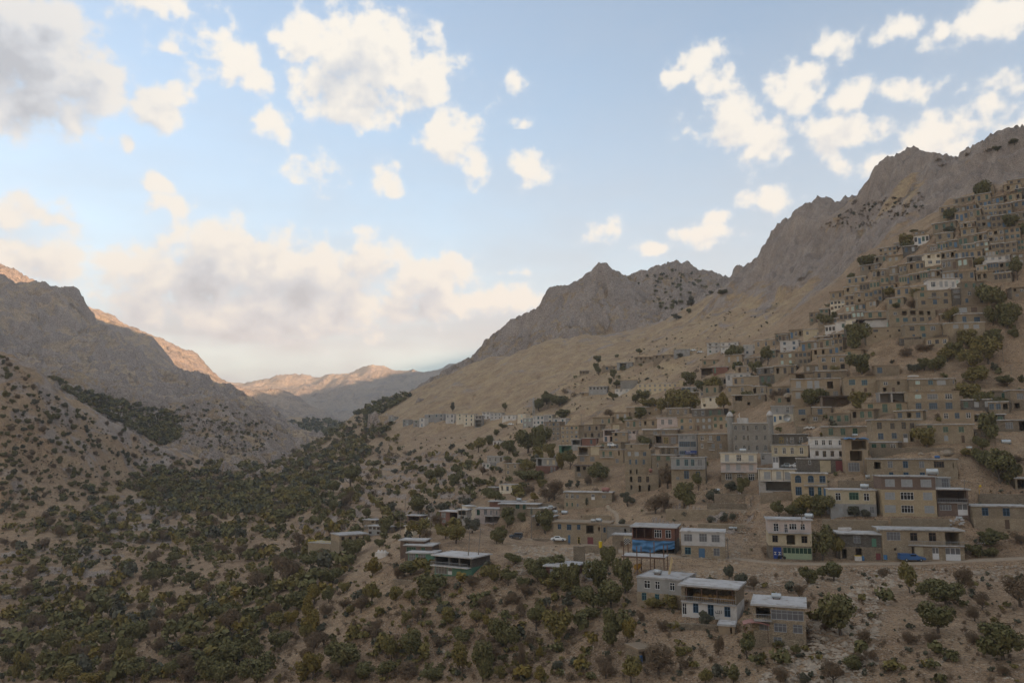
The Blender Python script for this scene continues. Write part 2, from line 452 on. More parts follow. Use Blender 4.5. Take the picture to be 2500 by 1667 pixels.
pts('s', (1950, 792, 435), (2050, 772, 385), (2200, 752, 338), (2400, 730, 322), (2900, 590, 320), (2040, 712, 432), (2150, 672, 388), (2300, 642, 352), (2480, 640, 332), (2900, 480, 345),
    (2120, 625, 432), (2210, 600, 406), (2300, 545, 384), (2420, 492, 378), (2520, 455, 374), (2900, 300, 380))
RIDGE_R = [(1808, 690, 735), (1832, 652, 690), (1880, 582, 660), (1905, 560, 645), (1960, 510, 635), (1992, 490, 625), (2040, 497, 620), (2075, 492, 610), (2112, 460, 590), (2126, 420, 580), (2138, 398, 575),
           (2190, 390, 560), (2230, 381, 545), (2262, 382, 540), (2290, 392, 535), (2325, 382, 520), (2350, 385, 510), (2390, 352, 490), (2415, 340, 485), (2450, 330, 475), (2520, 318, 468), (2700, 240, 460), (2950, 150, 450)]
pts('r', *RIDGE_R)
pts('r', (1870, 660, 610), (1950, 600, 585), (1950, 670, 550), (2040, 600, 560), (2050, 660, 490), (2110, 530, 560), (2160, 580, 500), (2250, 500, 480), (2330, 460, 450), (2400, 430, 430), (2480, 400, 420),
    (2700, 330, 420), (2140, 450, 562), (2300, 420, 500), (2450, 365, 455))
pts('y', (2170, 480, 530), (2200, 460, 530), (2230, 470, 515), (2060, 520, 590))
# the shrubby spur on the left
RIDGE_L = [(-300, 720, 580), (-120, 800, 545), (0, 852, 525), (60, 896, 520), (110, 935, 525), (150, 975, 535), (230, 1014, 560), (306, 1047, 590), (400, 1092, 630), (480, 1117, 660), (570, 1138, 690)]
pts('q', *RIDGE_L)
pts('q', (0, 1000, 475), (0, 1120, 440), (150, 1060, 500), (-300, 1000, 480), (300, 1120, 560), (-300, 1150, 440), (-200, 1250, 430))


def near_points():
    P, Z, R, G = [], [], [], []
    for (x, y, d, c) in NEAR:
        p = world_pt(x, y, d); P.append(p[:2]); Z.append(p[2])
        R.append({'r': 1.0, 'q': 0.5, 'y': 0.22, 's': 0.08}[c]); G.append({'y': 1.0, 'r': 0.55, 'q': 0.3, 's': 0.12}[c])

    def extra(x, y, z, r=0.1, g=0.1):
        P.append((x, y)); Z.append(z); R.append(r); G.append(g)
    def behind(x, y, d, *steps):                                 # the far side of a ridge falls away
        for (dd, dy, r, g) in steps:
            q = world_pt(x, y + dy, d + dd); extra(q[0], q[1], q[2], r, g)
    for (x, y, d) in RIDGE_R: behind(x, y, d, (60, 75, 1, .5), (170, 230, .6, .6))
    for (x, y, d) in RIDGE_L: behind(x, y, d, (50, 22, .5, .3), (130, 60, .5, .3), (260, 130, .5, .3), (480, 190, .5, .3))
    for (x, y, d) in [(1180, 882, 830), (1080, 925, 880), (990, 960, 930), (900, 1000, 960)]: behind(x, y, d, (90, 60, .1, .9), (250, 150, .1, .6))
    for (x, z) in [(-60, -8), (0, -2.2), (60, 10)]: extra(x, 0, z)          # the slope the viewer stands on
    for (x, z) in [(-90, -38), (0, -30), (70, -22), (140, 2)]: extra(x, 55, z)
    extra(200, 20, 45); extra(320, 60, 120); extra(-200, 60, -62); extra(-350, 200, -50); extra(-120, 110, -52)
    return np.array(P), np.array(Z), np.array(R), np.array(G)


near = Field(20, 1330, 620, -1.0, 1.0, 780, 70)
nP, nZ, nR, nG = near_points()
near.Z = coarse(near, 4, lambda x, y: rbf(nP, nZ, 14.0, x, y, lam=4.0))
near.rock = coarse(near, 7, lambda x, y: idw(nP, nR, x, y)); near.gold = coarse(near, 7, lambda x, y: idw(nP, nG, x, y))
_amp = np.clip((near.Y - 60) / 120, 0.15, 1)
near.Z += _amp * (fbm(near.X / 38, near.Y / 38, 3, 3) * 2.2 + fbm(near.X / 7, near.Y / 7, 4, 4) * 0.75)
_rk = np.clip((near.rock - 0.30) / 0.5, 0, 1)
near.Z += _rk * (fbm(near.X / 60, near.Y / 60, 5, 21, gain=.6, ridged=True) * 24 - 13 + fbm(near.X / 16, near.Y / 16, 4, 23, ridged=True) * 3.4 - 1.2)
_yl = np.clip((near.gold - 0.5) / 0.4, 0, 1) * (1 - _rk)
near.Z += _yl * (fbm(near.X / 70, near.Y / 70, 4, 41, ridged=True) * 6 - 1.5)


def px_ground(px, py, field=None, ymin=40.0, ymax=1300.0):
    """where the line of sight through a pixel meets the hillside"""
    f = field or near
    u, v = ray(px, py)
    yy = np.concatenate([np.arange(ymin, 420, 0.25), np.arange(420, ymax, 1.0)])
    h = f.sample(u * yy, yy) - v * yy
    k = np.argmax(h > 0)
    if h[k] <= 0: return None
    if k > 0:
        t = h[k - 1] / (h[k - 1] - h[k]); Y = yy[k - 1] + t * (yy[k] - yy[k - 1])
    else: Y = yy[0]
    return Vector((u * Y, Y, v * Y))


# roads and terraces are cut into the slope before it is meshed
def flatten_along(points, half, soft, lower=0.0):
    pts_ = np.array([tuple(p) for p in points])
    best = np.full(near.X.shape, 1e9); zz = np.zeros_like(best)
    x0, x1 = pts_[:, 0].min() - 30, pts_[:, 0].max() + 30; y0, y1 = pts_[:, 1].min() - 30, pts_[:, 1].max() + 30
    sel = (near.X > x0) & (near.X < x1) & (near.Y > y0) & (near.Y < y1)
    X = near.X[sel]; Y = near.Y[sel]; b = best[sel]; z = zz[sel]
    for a, c in zip(pts_[:-1], pts_[1:]):
        d = c[:2] - a[:2]; L2 = max((d ** 2).sum(), 1e-6)
        t = np.clip(((X - a[0]) * d[0] + (Y - a[1]) * d[1]) / L2, 0, 1)
        dist = np.hypot(X - a[0] - t * d[0], Y - a[1] - t * d[1])
        m = dist < b; b[m] = dist[m]; z[m] = (a[2] + t * (c[2] - a[2]))[m]
    w = np.clip((half + soft - b) / soft, 0, 1); w = w * w * (3 - 2 * w)
    Z = near.Z[sel]; near.Z[sel] = Z * (1 - w) + (z - lower) * w


def smooth_line(P, step=2.0):
    P = [Vector(p) for p in P]; out = []
    Q = [P[0] * 2 - P[1]] + P + [P[-1] * 2 - P[-2]]
    for i in range(1, len(Q) - 2):
        n = max(2, int((Q[i + 1] - Q[i]).length / step))
        for k in range(n):
            t = k / n
            out.append(0.5 * ((2 * Q[i]) + (-Q[i - 1] + Q[i + 1]) * t + (2 * Q[i - 1] - 5 * Q[i] + 4 * Q[i + 1] - Q[i + 2]) * t * t + (-Q[i - 1] + 3 * Q[i] - 3 * Q[i + 1] + Q[i + 2]) * t ** 3))
    out.append(P[-1]); return out


ROAD = smooth_line([world_pt(*p) for p in [(2900, 1352, 172), (2650, 1357, 171), (2500, 1362, 171), (2380, 1368, 171), (2250, 1374, 171.5), (2060, 1376, 173), (1900, 1374, 175), (1780, 1362, 178), (1640, 1356, 179), (1540, 1350, 187), (1480, 1338, 205), (1420, 1327, 226), (1370, 1321, 241), (1300, 1316, 253), (1230, 1312, 262), (1180, 1300, 275)]])
flatten_along(ROAD, 3.0, 3.5)
TRACK = smooth_line([world_pt(*p) for p in [(-60, 1262, 420), (10, 1250, 425), (40, 1225, 432), (48, 1200, 440)]])
flatten_along(TRACK, 2.0, 3)


def terraces(poly, step, sharp=0.8):
    """stone-edged field terraces inside a polygon given on the photograph"""
    zc = near.Y * CP + near.Z * SP_; yc = -near.Y * SP_ + near.Z * CP
    U = PW / 2 + FPX * near.X / zc; V = PH / 2 - FPX * yc / zc
    inside = np.zeros(U.shape, bool); n = len(poly)
    for i in range(n):
        x1, y1 = poly[i]; x2, y2 = poly[(i + 1) % n]
        c = ((y1 > V) != (y2 > V)) & (U < (x2 - x1) * (V - y1) / (y2 - y1 + 1e-9) + x1)
        inside ^= c
    w = inside.astype(float)
    for _ in range(3):
        w = (w + np.roll(w, 1, 0) + np.roll(w, -1, 0) + np.roll(w, 1, 1) + np.roll(w, -1, 1)) / 5
    q = near.Z / step + 0.25 * fbm(near.X / 30, near.Y / 30, 2, 60)
    fl = np.floor(q); fr = q - fl
    t = np.clip((fr - sharp) / (1 - sharp), 0, 1)
    near.Z += w * ((fl + t * 0.85 + fr * 0.15) - q) * step
    near.rock += w * .55 * (t > 0.05)


terraces([(880, 1115), (1130, 1090), (1180, 1230), (1080, 1290), (820, 1260), (790, 1190)], 3.3, .7)
terraces([(210, 1215), (440, 1200), (460, 1300), (380, 1345), (250, 1340)], 3.0, .7)
terraces([(0, 1330), (300, 1320), (330, 1480), (0, 1560)], 3.2, .72)
terraces([(1560, 1225), (1840, 1190), (1850, 1290), (1620, 1300)], 3.4, .86)
terraces([(700, 1270), (900, 1240), (880, 1330), (720, 1400)], 3.0, .72)


# ------------------------------------------------------------------ mountains farther off
def mountain(name, mat, ctrl, ur, yr, res, back=(80, 40), rough=(60, 14, 3), base=None, seed=1, ridge_n=0, lam=2.0, c=25.0, rock_bias=0.0):
    P, Z, R = [], [], []
    for k, (x, y, d) in enumerate(ctrl):
        p = world_pt(x, y, d); P.append(p[:2]); Z.append(p[2])
        if k < ridge_n:
            for m_, n_ in ((1.0, 1.0), (2.6, 3.2)):
                P.append((p[0] / d * (d + back[0] * m_), d + back[0] * m_)); Z.append(p[2] - back[1] * n_)
    f = Field(yr[0], yr[1], res[1], ur[0], ur[1], res[0], 0)
    f.Z = coarse(f, 2, lambda x, y: rbf(np.array(P), np.array(Z), c, x, y, lam=lam))
    wl, a1, a2 = rough
    f.Z += fbm(f.X / wl, f.Y / wl, 6, seed, gain=.52, ridged=True) * a1 - a1 * .52 + fbm(f.X / (wl * .22), f.Y / (wl * .22), 4, seed + 5, ridged=True) * a2 - a2 * .4
    gy = np.gradient(f.Z, axis=0) / np.maximum(np.gradient(f.Y, axis=0), 1e-3); gx = np.gradient(f.Z, axis=1) / np.maximum(np.gradient(f.X, axis=1), 1e-3)
    sl = np.hypot(gx, gy)
    bl = f.Z.copy()
    for _ in range(14): bl = (bl + np.roll(bl, 1, 0) + np.roll(bl, -1, 0) + np.roll(bl, 1, 1) + np.roll(bl, -1, 1)) / 5
    cv = (f.Z - bl) / (a1 * .18 + .5)                      # crests are bare rock, hollows hold soil and grass
    f.rock = np.clip((sl - 0.55) / 0.7, 0, 1) * 0.45 + np.clip(cv, -1, 1) * .42 + .16 + rock_bias
    f.gold = np.clip(1.15 - sl, 0.1, 0.95)
    ra = np.arange(f.rows)[:, None] / (f.rows - 1.0); ca = np.arange(f.cols)[None, :] / (f.cols - 1.0)
    f.Z -= 120 * np.clip(1 - ra / 0.05, 0, 1) ** 2 + 200 * np.clip(1 - (1 - ra) / 0.1, 0, 1) + 200 * np.clip(1 - ca / 0.02, 0, 1) + 200 * np.clip(1 - (1 - ca) / 0.02, 0, 1)
    f.build(name, mat, {'rock': f.rock, 'gold': f.gold})
    return f


def uof(px, py=900): return ray(px, py)[0]


f_mid = mountain('rocky_mountain', 'mountain_ground',
    [(1120, 905, 1090), (1168, 893, 1070), (1190, 866, 1050), (1240, 800, 1020), (1285, 770, 1000), (1310, 742, 990), (1330, 714, 985), (1350, 705, 985), (1390, 712, 975), (1425, 680, 960), (1450, 658, 955), (1474, 640, 950), (1500, 652, 955), (1535, 684, 970),
     (1560, 672, 985), (1600, 655, 1000), (1640, 648, 1010), (1680, 655, 1010), (1720, 672, 1000), (1760, 695, 985), (1800, 704, 975), (1850, 690, 970),
     (1200, 905, 880), (1280, 858, 880), (1300, 800, 930), (1350, 800, 890), (1400, 805, 870), (1420, 745, 915), (1480, 780, 880), (1470, 710, 925), (1540, 800, 850), (1550, 730, 920), (1600, 770, 860), (1640, 700, 930), (1700, 715, 880), (1760, 720, 850),
     (1060, 950, 1100), (980, 1000, 1100), (900, 1050, 1100), (1050, 1000, 900), (1300, 900, 760), (1450, 870, 750), (1600, 830, 750), (1750, 760, 750), (1150, 960, 800)],
    (uof(880), uof(1900)), (740, 1300), (330, 260), back=(70, 35), rough=(70, 22, 6), ridge_n=22, seed=101, rock_bias=.12, c=7.0, lam=.2)
f_spur = mountain('rocky_spur', 'mountain_ground',
    [(-300, 860, 820), (0, 905, 800), (100, 915, 800), (200, 925, 805), (300, 950, 820), (400, 990, 840), (470, 985, 850), (530, 972, 860), (590, 998, 890), (640, 1030, 930), (700, 1055, 1000), (748, 1064, 1080),
     (200, 975, 690), (300, 1020, 710), (450, 1040, 750), (550, 1050, 760), (620, 1080, 760), (650, 1110, 740), (560, 1110, 700), (450, 1110, 660), (300, 1090, 640), (100, 1000, 660), (770, 1095, 960), (830, 1110, 1000), (740, 1110, 820), (900, 1150, 1000)],
    (uof(-500), uof(880)), (600, 1150), (300, 160), back=(60, 20), rough=(60, 18, 6), ridge_n=12, seed=131, rock_bias=.08)
f_left = mountain('slope_mountain', 'spur_ground',
    [(-500, 560, 1500), (-200, 690, 1450), (0, 748, 1400), (70, 748, 1390), (130, 728, 1370), (165, 718, 1360), (185, 706, 1355), (210, 735, 1350), (235, 780, 1345), (258, 795, 1340), (290, 830, 1320), (340, 868, 1290), (400, 905, 1260), (440, 908, 1250), (520, 950, 1240), (600, 978, 1250), (660, 1010, 1260), (720, 1050, 1280), (770, 1070, 1320),
     (100, 800, 1220), (200, 790, 1260), (60, 860, 1080), (180, 850, 1120), (250, 880, 1110), (330, 905, 1120), (100, 920, 930), (250, 930, 950), (380, 950, 980), (480, 960, 1040), (560, 990, 1050), (650, 1040, 1100), (450, 1000, 900), (200, 960, 860)],
    (uof(-600), uof(820)), (840, 1700), (380, 220), back=(90, 45), rough=(130, 36, 11), ridge_n=19, seed=151, rock_bias=-.02, c=9.0, lam=.3)
f_back = mountain('shaded_mountain', 'spur_ground',
    [(180, 800, 1850), (262, 790, 1800), (290, 798, 1780), (345, 803, 1750), (370, 812, 1740), (390, 832, 1730), (440, 895, 1720), (480, 935, 1710), (520, 952, 1700), (600, 985, 1680), (700, 1040, 1650), (780, 1075, 1650),
     (300, 880, 1560), (400, 920, 1530), (500, 985, 1500), (600, 1030, 1480), (250, 850, 1600)],
    (uof(60), uof(860)), (1420, 2100), (220, 130), back=(110, 50), rough=(150, 26, 7), ridge_n=12, seed=171, rock_bias=.05)
f_sun = mountain('sunlit_ridge', 'far_ground',
    [(-500, 440, 2050), (-200, 560, 1980), (0, 644, 1900), (40, 668, 1890), (62, 684, 1880), (100, 705, 1870), (135, 727, 1860), (220, 790, 1850), (-200, 640, 1750), (0, 700, 1720), (60, 740, 1700), (130, 790, 1690), (0, 800, 1600), (150, 850, 1600), (-300, 760, 1600)],
    (uof(-600), uof(330)), (1560, 2400), (260, 130), back=(120, 60), rough=(120, 26, 8), ridge_n=8, seed=191)
f_sun2 = mountain('sunlit_slope', 'far_ground',
    [(200, 760, 2700), (290, 800, 2700), (396, 830, 2650), (420, 838, 2650), (450, 858, 2650), (485, 870, 2650), (500, 888, 2650), (530, 915, 2650), (565, 940, 2650), (600, 946, 2700), (660, 950, 2800), (760, 990, 2850), (880, 1060, 2900),
     (420, 900, 2400), (500, 950, 2380), (600, 980, 2400), (700, 1020, 2400), (800, 1070, 2300)],
    (uof(100), uof(900)), (2200, 3300), (220, 120), back=(150, 60), rough=(200, 26, 8), ridge_n=13, seed=211)
f_far = mountain('distant_mountain', 'far_ground',
    [(400, 930, 4700), (560, 952, 4600), (640, 948, 4500), (680, 930, 4450), (705, 919, 4430), (730, 918, 4430), (760, 930, 4450), (790, 934, 4450), (850, 918, 4480), (905, 897, 4500), (935, 887, 4500), (960, 902, 4500), (1000, 922, 4500), (1040, 930, 4520), (1080, 918, 4550), (1120, 898, 4580), (1170, 875, 4600), (1260, 840, 4650), (1400, 800, 4700),
     (600, 1000, 3700), (700, 985, 3800), (800, 990, 3700), (900, 970, 3700), (1000, 985, 3700), (1100, 980, 3700), (650, 1045, 2700), (750, 1035, 2800), (850, 1030, 2800), (1000, 1030, 2900), (1150, 1000, 3100), (800, 1075, 2100), (650, 1080, 2100)],
    (uof(350), uof(1500)), (1950, 5400), (330, 200), back=(250, 110), rough=(330, 45, 12), ridge_n=19, seed=231, c=60)
f_wood = mountain('wooded_ridge', 'mountain_ground',
    [(600, 1040, 1750), (680, 1030, 1720), (740, 1022, 1700), (800, 1030, 1680), (860, 1030, 1650), (940, 1020, 1650), (700, 1065, 1450), (780, 1065, 1420), (860, 1060, 1420), (760, 1085, 1300), (650, 1085, 1350)],
    (uof(560), uof(1010)), (1220, 2000), (120, 90), back=(90, 25), rough=(90, 10, 3), ridge_n=6, seed=251)


def ridge_sheet(name, mat, line, slope, margin, step, seed):
    """a mountain ridge along a line of world points, falling off on both sides"""
    P = np.array(line, float)
    xs = np.arange(P[:, 0].min() - margin, P[:, 0].max() + margin, step); ys = np.arange(P[:, 1].min() - margin, P[:, 1].max() + margin, step)
    X, Y = np.meshgrid(xs, ys); Z = np.full(X.shape, -1e9)
    for a, b in zip(P[:-1], P[1:]):
        d = b[:2] - a[:2]; t = np.clip(((X - a[0]) * d[0] + (Y - a[1]) * d[1]) / (d ** 2).sum(), 0, 1)
        dist = np.hypot(X - a[0] - t * d[0], Y - a[1] - t * d[1])
        Z = np.maximum(Z, a[2] + t * (b[2] - a[2]) - slope * dist)
    Z += fbm(X / 120, Y / 120, 5, seed, ridged=True) * 24 - 10
    Z = np.maximum(Z, -150)
    f = Field.__new__(Field); f.X, f.Y, f.Z, f.rows, f.cols = X, Y, Z, X.shape[0], X.shape[1]
    f.build(name, mat, {'rock': np.full(X.shape, .5), 'gold': np.full(X.shape, .5)})


# the mountain goes on above the village and behind the viewer, and keeps the low sun off the valley
ridge_sheet('mountain_flank', 'mountain_ground', [(760, -1100, 440), (790, -400, 500), (800, 0, 530), (800, 330, 520), (800, 560, 430), (800, 800, 320)], 1.2, 420, 14, 301)
ridge_sheet('hidden_shade_ridge', 'mountain_ground', [(760, 1050, 330), (740, 1300, 380), (760, 1700, 430), (760, 2200, 470), (700, 2900, 540), (650, 3600, 600)], 0.9, 500, 22, 311)  # unseen ridge added behind the others to shade the distant mountain's lower slopes

# ------------------------------------------------------------------ materials of built things
def simple_mat(name, col, rough=0.7, var=0.12, scale=1.5, metal=0.0, spec=0.3, bumpy=0.0, dirt=None, tint=0.0):
    m, nt, b = nodes_of(name)
    co = nd(nt, 'ShaderNodeNewGeometry').outputs['Position']
    n = noise(nt, co, scale, 5, .65)
    c = mixc(nt, ramp(nt, n, [(.3, 0.0), (.7, 1.0)]), tuple(x * (1 - var) for x in col), tuple(min(1, x * (1 + var)) for x in col))
    if dirt:
        n2 = noise(nt, co, 0.55, 6, .7, .8)
        c = mixc(nt, ramp(nt, n2, [(.50, 0.0), (.66, .8)]), c, dirt)
    if tint:
        r = nd(nt, 'ShaderNodeObjectInfo').outputs['Random']
        c = mixc(nt, r, c, mixc(nt, 1.0, c, (1 - tint, 1 - tint, 1 - tint), 'MULTIPLY'))
    nt.links.new(c, b.inputs['Base Color'])
    b.inputs['Roughness'].default_value = rough; b.inputs['Metallic'].default_value = metal
    b.inputs['Specular IOR Level'].default_value = spec
    if bumpy: bump(nt, b, noise(nt, co, scale * 4, 4, .7), bumpy, 0.05)
    return m


def masonry(name, cols, mortar, sx=1.0, sz=1.8, scale=2.6, bumpd=0.10, tint=0.25):
    """rubble or block masonry: every stone its own tone, joints recessed"""
    m, nt, b = nodes_of(name)
    co = nd(nt, 'ShaderNodeNewGeometry').outputs['Position']
    mp = nd(nt, 'ShaderNodeMapping'); mp.inputs['Scale'].default_value = (sx, sx, sz)
    nt.links.new(co, mp.inputs[0])
    v = nd(nt, 'ShaderNodeTexVoronoi'); v.inputs['Scale'].default_value = scale; nt.links.new(mp.outputs[0], v.inputs['Vector'])
    ve = nd(nt, 'ShaderNodeTexVoronoi', feature='DISTANCE_TO_EDGE'); ve.inputs['Scale'].default_value = scale; nt.links.new(mp.outputs[0], ve.inputs['Vector'])
    sepc = nd(nt, 'ShaderNodeSeparateColor'); nt.links.new(v.outputs['Color'], sepc.inputs[0])
    k = len(cols)
    c = ramp(nt, sepc.outputs[0], [(i / (k - 1.0) if k > 1 else 0, q) for i, q in enumerate(cols)])
    joint = ramp(nt, ve.outputs['Distance'], [(0.02, 1.0), (0.09, 0.0)])
    c = mixc(nt, joint, c, mortar)
    n = noise(nt, co, 0.5, 6, .7)
    c = mixc(nt, ramp(nt, n, [(.35, .45), (.65, 0.0)]), c, tuple(x * .55 for x in cols[0]))
    r = nd(nt, 'ShaderNodeObjectInfo').outputs['Random']
    c = mixc(nt, r, c, mixc(nt, 1.0, c, (1 - tint, 1 - tint * .9, 1 - tint * .8), 'MULTIPLY'))
    nt.links.new(c, b.inputs['Base Color']); b.inputs['Roughness'].default_value = .95
    bump(nt, b, mth(nt, 'SUBTRACT', mth(nt, 'MULTIPLY', sepc.outputs[1], .4), joint), 0.9, bumpd)
    return m


masonry('stone', [(.33, .245, .165), (.44, .335, .23), (.375, .29, .205), (.50, .395, .28)], (.24, .18, .125))
masonry('stone_tan', [(.42, .31, .20), (.52, .395, .26), (.46, .355, .245), (.57, .45, .31)], (.31, .235, .16))
masonry('stone_grey', [(.34, .30, .255), (.42, .375, .32), (.38, .335, .285), (.46, .41, .35)], (.26, .23, .19), sz=2.0, tint=.12)
masonry('stone_dark', [(.165, .14, .115), (.25, .215, .175), (.21, .175, .14), (.30, .26, .215)], (.13, .105, .085))
masonry('cream_brick', [(.60, .49, .33), (.66, .55, .38), (.56, .45, .30)], (.45, .36, .24), sx=1.2, sz=3.6, scale=2.2, bumpd=.03, tint=.10)
masonry('school_brick', [(.68, .54, .35), (.73, .59, .39), (.64, .50, .32)], (.5, .39, .25), sx=1.2, sz=3.6, scale=2.2, bumpd=.03, tint=.05)
masonry('yellow_brick', [(.50, .375, .235), (.56, .425, .27), (.46, .345, .21)], (.36, .27, .17), sx=1.2, sz=3.6, scale=2.2, bumpd=.03, tint=.10)
masonry('red_brick', [(.24, .10, .07), (.30, .13, .09), (.21, .095, .07)], (.22, .16, .13), sx=1.5, sz=4.0, scale=2.5, bumpd=.03, tint=.15)
masonry('brown_brick', [(.20, .135, .105), (.25, .17, .13), (.18, .12, .095)], (.17, .12, .095), sx=1.2, sz=3.6, scale=2.2, bumpd=.03, tint=.10)
simple_mat('white_plaster', (.57, .53, .485), .9, .10, .8, dirt=(.42, .365, .31))
simple_mat('cream_plaster', (.60, .52, .40), .85, .07, .8, dirt=(.44, .37, .28))
simple_mat('pink_plaster', (.50, .40, .35), .85, .12, .8, dirt=(.33, .27, .23))
simple_mat('grey_plaster', (.29, .275, .255), .9, .12, .7, dirt=(.22, .20, .18))
simple_mat('pale_plaster', (.46, .43, .40), .9, .10, .7, dirt=(.34, .31, .28))
simple_mat('mud_plaster', (.34, .255, .17), .95, .15, .7, dirt=(.25, .185, .125), tint=.2)
simple_mat('roof_pale', (.50, .475, .455), .95, .16, .35, spec=.1, dirt=(.29, .245, .205), tint=.25)
simple_mat('roof_edge', (.54, .51, .48), .85, .2, .6, dirt=(.22, .19, .16), tint=.35)
simple_mat('roof_mud', (.29, .215, .145), .95, .15, .5, dirt=(.22, .16, .11), tint=.2)
simple_mat('roof_brown', (.115, .085, .07), .7, .2, .8, tint=.2)
simple_mat('metal_sheet', (.42, .43, .44), .5, .1, 1.0, .3)
simple_mat('tank_metal', (.46, .48, .48), .42, .14, 2.0, .55, dirt=(.30, .28, .26))
simple_mat('tank_red', (.33, .15, .12), .6, .15, 2.0, .1)
simple_mat('rust_steel', (.15, .085, .055), .7, .2, 3.0)
simple_mat('concrete', (.34, .31, .28), .9, .12, .8, dirt=(.25, .22, .19))
simple_mat('wood', (.30, .21, .13), .8, .2, 2.0)
simple_mat('old_wood', (.20, .15, .11), .85, .2, 2.0)
simple_mat('new_wood', (.50, .36, .19), .7, .12, 2.0)
simple_mat('pole_wood', (.22, .18, .145), .9, .15, 2.0)
for nm, c in (('white', (.62, .60, .58)), ('blue', (.07, .145, .23)), ('green', (.085, .19, .13)), ('brown', (.12, .075, .05)), ('grey', (.33, .33, .33)), ('yellow', (.55, .36, .05)), ('teal', (.07, .22, .24)), ('dark', (.045, .045, .045)), ('red', (.19, .05, .05)), ('lime', (.28, .33, .21)), ('deepblue', (.02, .055, .22))):
    simple_mat('paint_' + nm, c, .5, .08, 3.0)
for nm, c, r in (('dark', (.012, .013, .015), .15), ('blue', (.018, .036, .055), .2), ('pale', (.29, .29, .285), .35), ('green', (.02, .05, .036), .2), ('curtain', (.13, .125, .125), .3), ('brown', (.05, .035, .03), .25), ('mint', (.30, .42, .36), .3)):
    simple_mat('pane_' + nm, c, r, .15, 1.5, 0, .5)
simple_mat('tarp_blue', (.06, .17, .31), .5, .25, 1.2)
simple_mat('cloth', (.5, .1, .12), .9)
simple_mat('rubber', (.02, .02, .02), .8)
simple_mat('car_white', (.68, .68, .66), .3, .03, 1, 0, .5)
simple_mat('car_blue', (.03, .10, .24), .35, .06, 2, 0, .5)
simple_mat('car_dark', (.03, .035, .045), .3, .05, 2, 0, .5)
simple_mat('car_grey', (.20, .22, .22), .35, .05, 2, 0, .5)
simple_mat('yellow_plastic', (.62, .43, .02), .5)
simple_mat('rock', (.37, .295, .22), .95, .28, 1.2, bumpy=.6, dirt=(.23, .175, .125), tint=.25)
simple_mat('straw', (.26, .155, .065), .95, .3, 3.0)
simple_mat('road_dirt', (.33, .25, .175), .98, .14, .5, bumpy=.4, dirt=(.27, .20, .14))
simple_mat('ochre', (.46, .25, .05), .8)


# ------------------------------------------------------------------ mesh helpers
class MB:
    """collects boxes, prisms and tubes; build() links them as one mesh object"""

    def __init__(s): s.v = []; s.f = []; s.mi = []

    def quad(s, a, b, c, d, mi=0):
        n = len(s.v); s.v += [a, b, c, d]; s.f.append((n, n + 1, n + 2, n + 3)); s.mi.append(mi); return s

    def box(s, x0, x1, y0, y1, z0, z1, mi=0):
        n = len(s.v)
        s.v += [(x0, y0, z0), (x1, y0, z0), (x1, y1, z0), (x0, y1, z0), (x0, y0, z1), (x1, y0, z1), (x1, y1, z1), (x0, y1, z1)]
        for f in ((0, 3, 2, 1), (4, 5, 6, 7), (0, 1, 5, 4), (1, 2, 6, 5), (2, 3, 7, 6), (3, 0, 4, 7)):
            s.f.append(tuple(n + i for i in f)); s.mi.append(mi)
        return s

    def tube(s, pts, rad, seg=6, mi=0, cap=True):
        pts = [Vector(p) for p in pts]
        rad = rad if isinstance(rad, (list, tuple)) else [rad] * len(pts)
        base = len(s.v)
        for i, p in enumerate(pts):
            d = (pts[min(i + 1, len(pts) - 1)] - pts[max(i - 1, 0)]).normalized()
            a = d.orthogonal().normalized() if abs(d.z) < .99 else Vector((1, 0, 0)); b = d.cross(a)
            for k in range(seg):
                t = 2 * math.pi * k / seg
                s.v.append(tuple(p + (a * math.cos(t) + b * math.sin(t)) * rad[i]))
        for i in range(len(pts) - 1):
            for k in range(seg):
                k2 = (k + 1) % seg; o = base + i * seg
                s.f.append((o + k, o + k2, o + seg + k2, o + seg + k)); s.mi.append(mi)
        if cap:
            s.f.append(tuple(base + k for k in range(seg))[::-1]); s.f.append(tuple(base + (len(pts) - 1) * seg + k for k in range(seg))); s.mi += [mi, mi]
        return s

    def prism(s, prof, y0, y1, mi=0):
        """a closed x-z outline pushed along y"""
        n = len(s.v); k = len(prof)
        s.v += [(x, y0, z) for x, z in prof] + [(x, y1, z) for x, z in prof]
        s.f.append(tuple(range(n, n + k))); s.f.append(tuple(range(n + 2 * k - 1, n + k - 1, -1))); s.mi += [mi, mi]
        for i in range(k):
            j = (i + 1) % k
            s.f.append((n + i, n + k + i, n + k + j, n + j)); s.mi.append(mi)
        return s

    def mesh(s, name, mats, smooth=False):
        me = bpy.data.meshes.new(name); me.from_pydata(s.v, [], s.f)
        for m in ([mats] if isinstance(mats, str) else mats): me.materials.append(MATS[m])
        me.polygons.foreach_set('material_index', s.mi)
        if smooth: me.polygons.foreach_set('use_smooth', [True] * len(s.f))
        me.update(); return me

    def build(s, name, mats, parent=None, smooth=False): return link(name, s.mesh(name, mats, smooth), parent)


def link(name, data, parent=None, loc=None):
    o = bpy.data.objects.new(name, data); COL.objects.link(o)
    if parent is not None: o.parent = parent
    if loc is not None: o.location = loc
    return o


USED = {}


def tag(o, label, cat, group=None):
    o['label'] = label; o['category'] = cat
    if group: o['group'] = group
    USED.setdefault(label, []).append(o); return o


def thing(name, label, cat, mat4=None, group=None):
    o = link(name, None); o.empty_display_size = .5
    if mat4 is not None: o.matrix_world = mat4
    return tag(o, label, cat, group)


